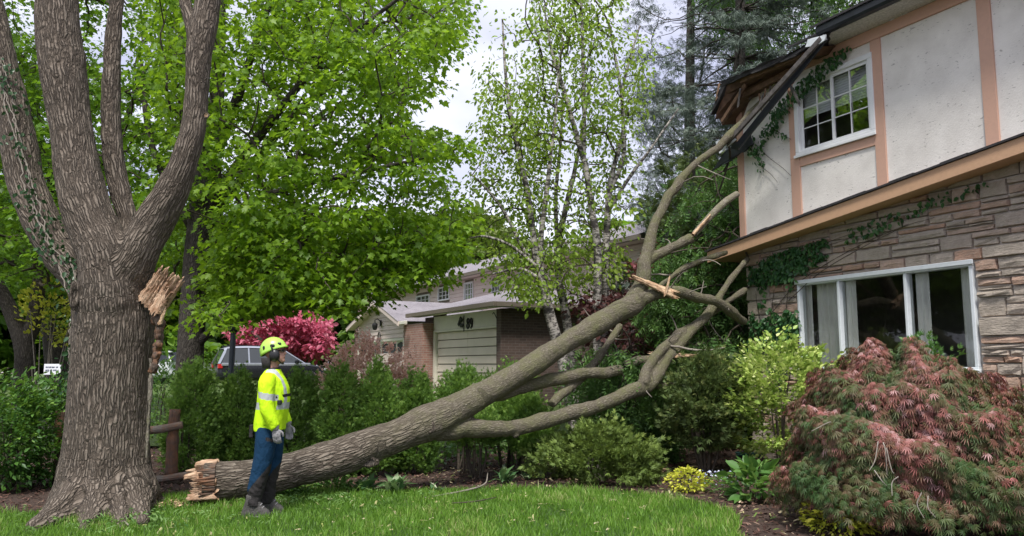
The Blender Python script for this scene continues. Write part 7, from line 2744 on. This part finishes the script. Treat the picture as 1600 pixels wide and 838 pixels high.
for s, x0, y0 in ((-1, -.06, -.12), (1, .025, .12)):
    shp = [loft([(x0 + .035, y0, -.005, .15, .052), (x0 + .035, y0, .03, .152, .054), (x0 + .03, y0, .06, .14, .052), (x0 + .005, y0, .1, .1, .055), (x0, y0, .16, .075, .06), (x0, y0, .22, .07, .062)], 22)]
    V, N, P_ = fuse(shp, .009, 2)
    bo = obj('boot', np_mesh('boot', V, P_, True, None, [M['boot']]), man)
    so_ = loft([(x0 + .035, y0, -.03, .152, .054), (x0 + .035, y0, -.006, .156, .057), (x0 + .035, y0, .008, .154, .056)], 22)
    obj('sole', np_mesh('sole', so_[0], [so_[1], so_[2]], True, None, [M['black_plastic']]), bo)
    for k in range(4):
        MB().tube([(x0 + .1 - k * .018, y0 - .04, .085 + k * .03), (x0 + .115 - k * .02, y0, .1 + k * .03), (x0 + .1 - k * .018, y0 + .04, .085 + k * .03)], [.005] * 3, 5).obj('lace', M['glove'], bo)

# --- gloved hands, half curled
for s, w0 in ((-1, np.array([.172, -.24, .925])), (1, np.array([.195, .235, .93]))):
    dn = unit(np.array([.16, 0, -.98]))
    fw = unit(np.cross([0, 1.0, 0], dn)) * -1 if np.cross([0, 1.0, 0], dn)[0] < 0 else unit(np.cross([0, 1.0, 0], dn))
    inn = np.array([0, -s * 1.0, 0])
    shp = [limbt([w0 + dn * -.03, w0 + dn * .015, w0 + dn * .03], [.036, .034, .034], 14, 8)]
    pc = w0 + dn * .07
    bx = ball((0, 0, 0), (1, 1, 1), 16, 12)
    shp.append((pc + bx[0][:, :1] * fw * .043 + bx[0][:, 1:2] * inn * .021 + bx[0][:, 2:3] * dn * .058, bx[1], bx[2]))
    for q, (o, L) in enumerate(((.032, .072), (.011, .08), (-.011, .075), (-.032, .06))):
        b0 = w0 + dn * .105 + fw * o
        shp.append(limbt([b0 - dn * .02, b0 + dn * L * .4 + inn * .006, b0 + dn * L * .75 + inn * .022, b0 + dn * L * .9 + inn * .042], [.0115, .011, .0105, .009], 10, 12))
    t0 = w0 + dn * .04 + fw * .032
    shp.append(limbt([t0 - fw * .01, t0 + fw * .022 + dn * .025 + inn * .012, t0 + fw * .03 + dn * .055 + inn * .022, t0 + fw * .026 + dn * .075 + inn * .03], [.014, .0135, .0125, .01], 10, 12))
    V, N, P_ = fuse(shp, .0052, 1)
    gl = obj('glove', np_mesh('glove', V, P_, True, None, [M['glove']]), man)
    cf = limbt([w0 - dn * .035, w0 - dn * .01, w0 + dn * .012], [.043, .041, .038], 16, 8)
    obj('cuff', np_mesh('cuff', cf[0], [cf[1], cf[2]], True, None, [M['glove']]), gl)

# --- helmet, ear defenders, glasses, straps
seg, rings = 36, 14
V = []
for i in range(rings + 1):
    for k in range(seg):
        a = 2 * math.pi * k / seg
        cut = 1.62 + .18 * (-math.cos(a)) + .05 * math.cos(2 * a)
        t = cut * i / rings
        ridge = 1 + .02 * math.cos(a * 2) * math.sin(t) + .012 * math.cos(8 * a) * math.sin(t) ** 2
        x, y, z = .142 * math.sin(t) * math.cos(a) * ridge - .012, .118 * math.sin(t) * math.sin(a) * ridge, .142 * math.cos(t) + .035
        if i == rings:
            x, y = x * 1.05 + .012 * max(0, math.cos(a)), y * 1.05
        V.append((x, y, z))
Q = [(i * seg + k, i * seg + (k + 1) % seg, (i + 1) * seg + (k + 1) % seg, (i + 1) * seg + k) for i in range(rings) for k in range(seg)]
b = len(V)
inner = [(v[0] * .93 - .0, v[1] * .93, v[2] - .008) for v in V[-seg:]]
V += inner
Q += [(rings * seg + k, rings * seg + (k + 1) % seg, b + (k + 1) % seg, b + k) for k in range(seg)]
helm = obj('helmet', np_mesh('helmet', hd(np.array(V)), [Q[::-1]], True, None, [M['helmet']]), man)
for x, z, rx, rz_ in ((.075, .085, .026, .017), (.01, .075, .026, .02), (-.085, .07, .014, .024)):
    for s in (-1, 1):
        t = math.acos(min(1, (z - .035) / .142))
        yy = .118 * math.sin(t) * math.sqrt(max(0, 1 - ((x + .012) / (.142 * math.sin(t))) ** 2))
        Vb, Qb, Tb = ball((x, s * (yy - .001), z), (rx, .007, rz_), 14, 8)
        obj('vent', np_mesh('vent', hd(Vb), [Qb, Tb], True, None, [M['black_plastic']]), helm)
for s in (-1, 1):
    m_ = MB().lathe([(.024, .0), (.052, .004), (.058, .018), (.051, .038), (.03, .05), (.01, .054)], (0, 0, 0), 18, 'y')
    v = np.array(m_.v)
    v[:, 1] *= s
    v[:, 2] *= 1.22
    m_.v = [tuple(p) for p in hd(v + [.012, s * .078, -.028])]
    mf = m_.obj('ear_muff', M['black_plastic'], man, smooth=True)
    m_ = MB().tube(hd([(.01, s * .115, .0), (.005, s * .125, .05), (-.005, s * .12, .09)]), [.011, .009, .008], 8)
    m_.obj('arm', M['black_plastic'], mf)
    MB().tube(hd([(.02, s * .083, -.05), (.045, s * .07, -.1), (.062, s * .035, -.128), (.066, 0, -.132)]), [.008] * 4, 6).obj('chin_strap', M['black_plastic'], man)
    MB().tube(hd([(.03, s * .092, .012), (.075, s * .07, .014), (.096, s * .045, .013)]), [.006, .007, .008], 6).obj('glasses_arm', M['dark_lens'], man)
    Vb, Qb, Tb = ball((.098, s * .03, .01), (.013, .028, .019), 12, 8)
    obj('lens', np_mesh('lens', hd(Vb), [Qb, Tb], True, None, [M['dark_lens']]), man)
Vn, Qn, Tn = loft([(.03, 0, 1.53, .07, .078), (.028, 0, 1.58, .078, .078), (.02, 0, 1.64, .08, .08)], 20)
m_ = Vn[:, 0] > .055
Vn[m_, 0] = .055
obj('neck_flap', np_mesh('neck_flap', Vn, [Qn, Tn], True, None, [M['black_cloth']]), man)
a = np.linspace(-2.0, 2.0, 30)
ring = []
for zz, o in ((1.205, .012), (1.235, .012)):
    ring.append(np.stack([.088 + (.168 + o) * np.cos(a), (.2 + o) * np.sin(a), zz + .03 * np.cos(a)], 1))
Vs = np.vstack(ring)
Qs = [(k, k + 1, 30 + k + 1, 30 + k) for k in range(29)]
obj('chest_strap', np_mesh('chest_strap', Vs, [Qs], True, None, [M['black_plastic']]), man)
MB().box(.17, .215, -.2, -.15, 1.15, 1.2).obj('radio', M['black_plastic'], man, .008)
MB().box(-.13, -.09, -.12, -.06, .8, .94).obj('belt_pouch', M['black_cloth'], man, .01)
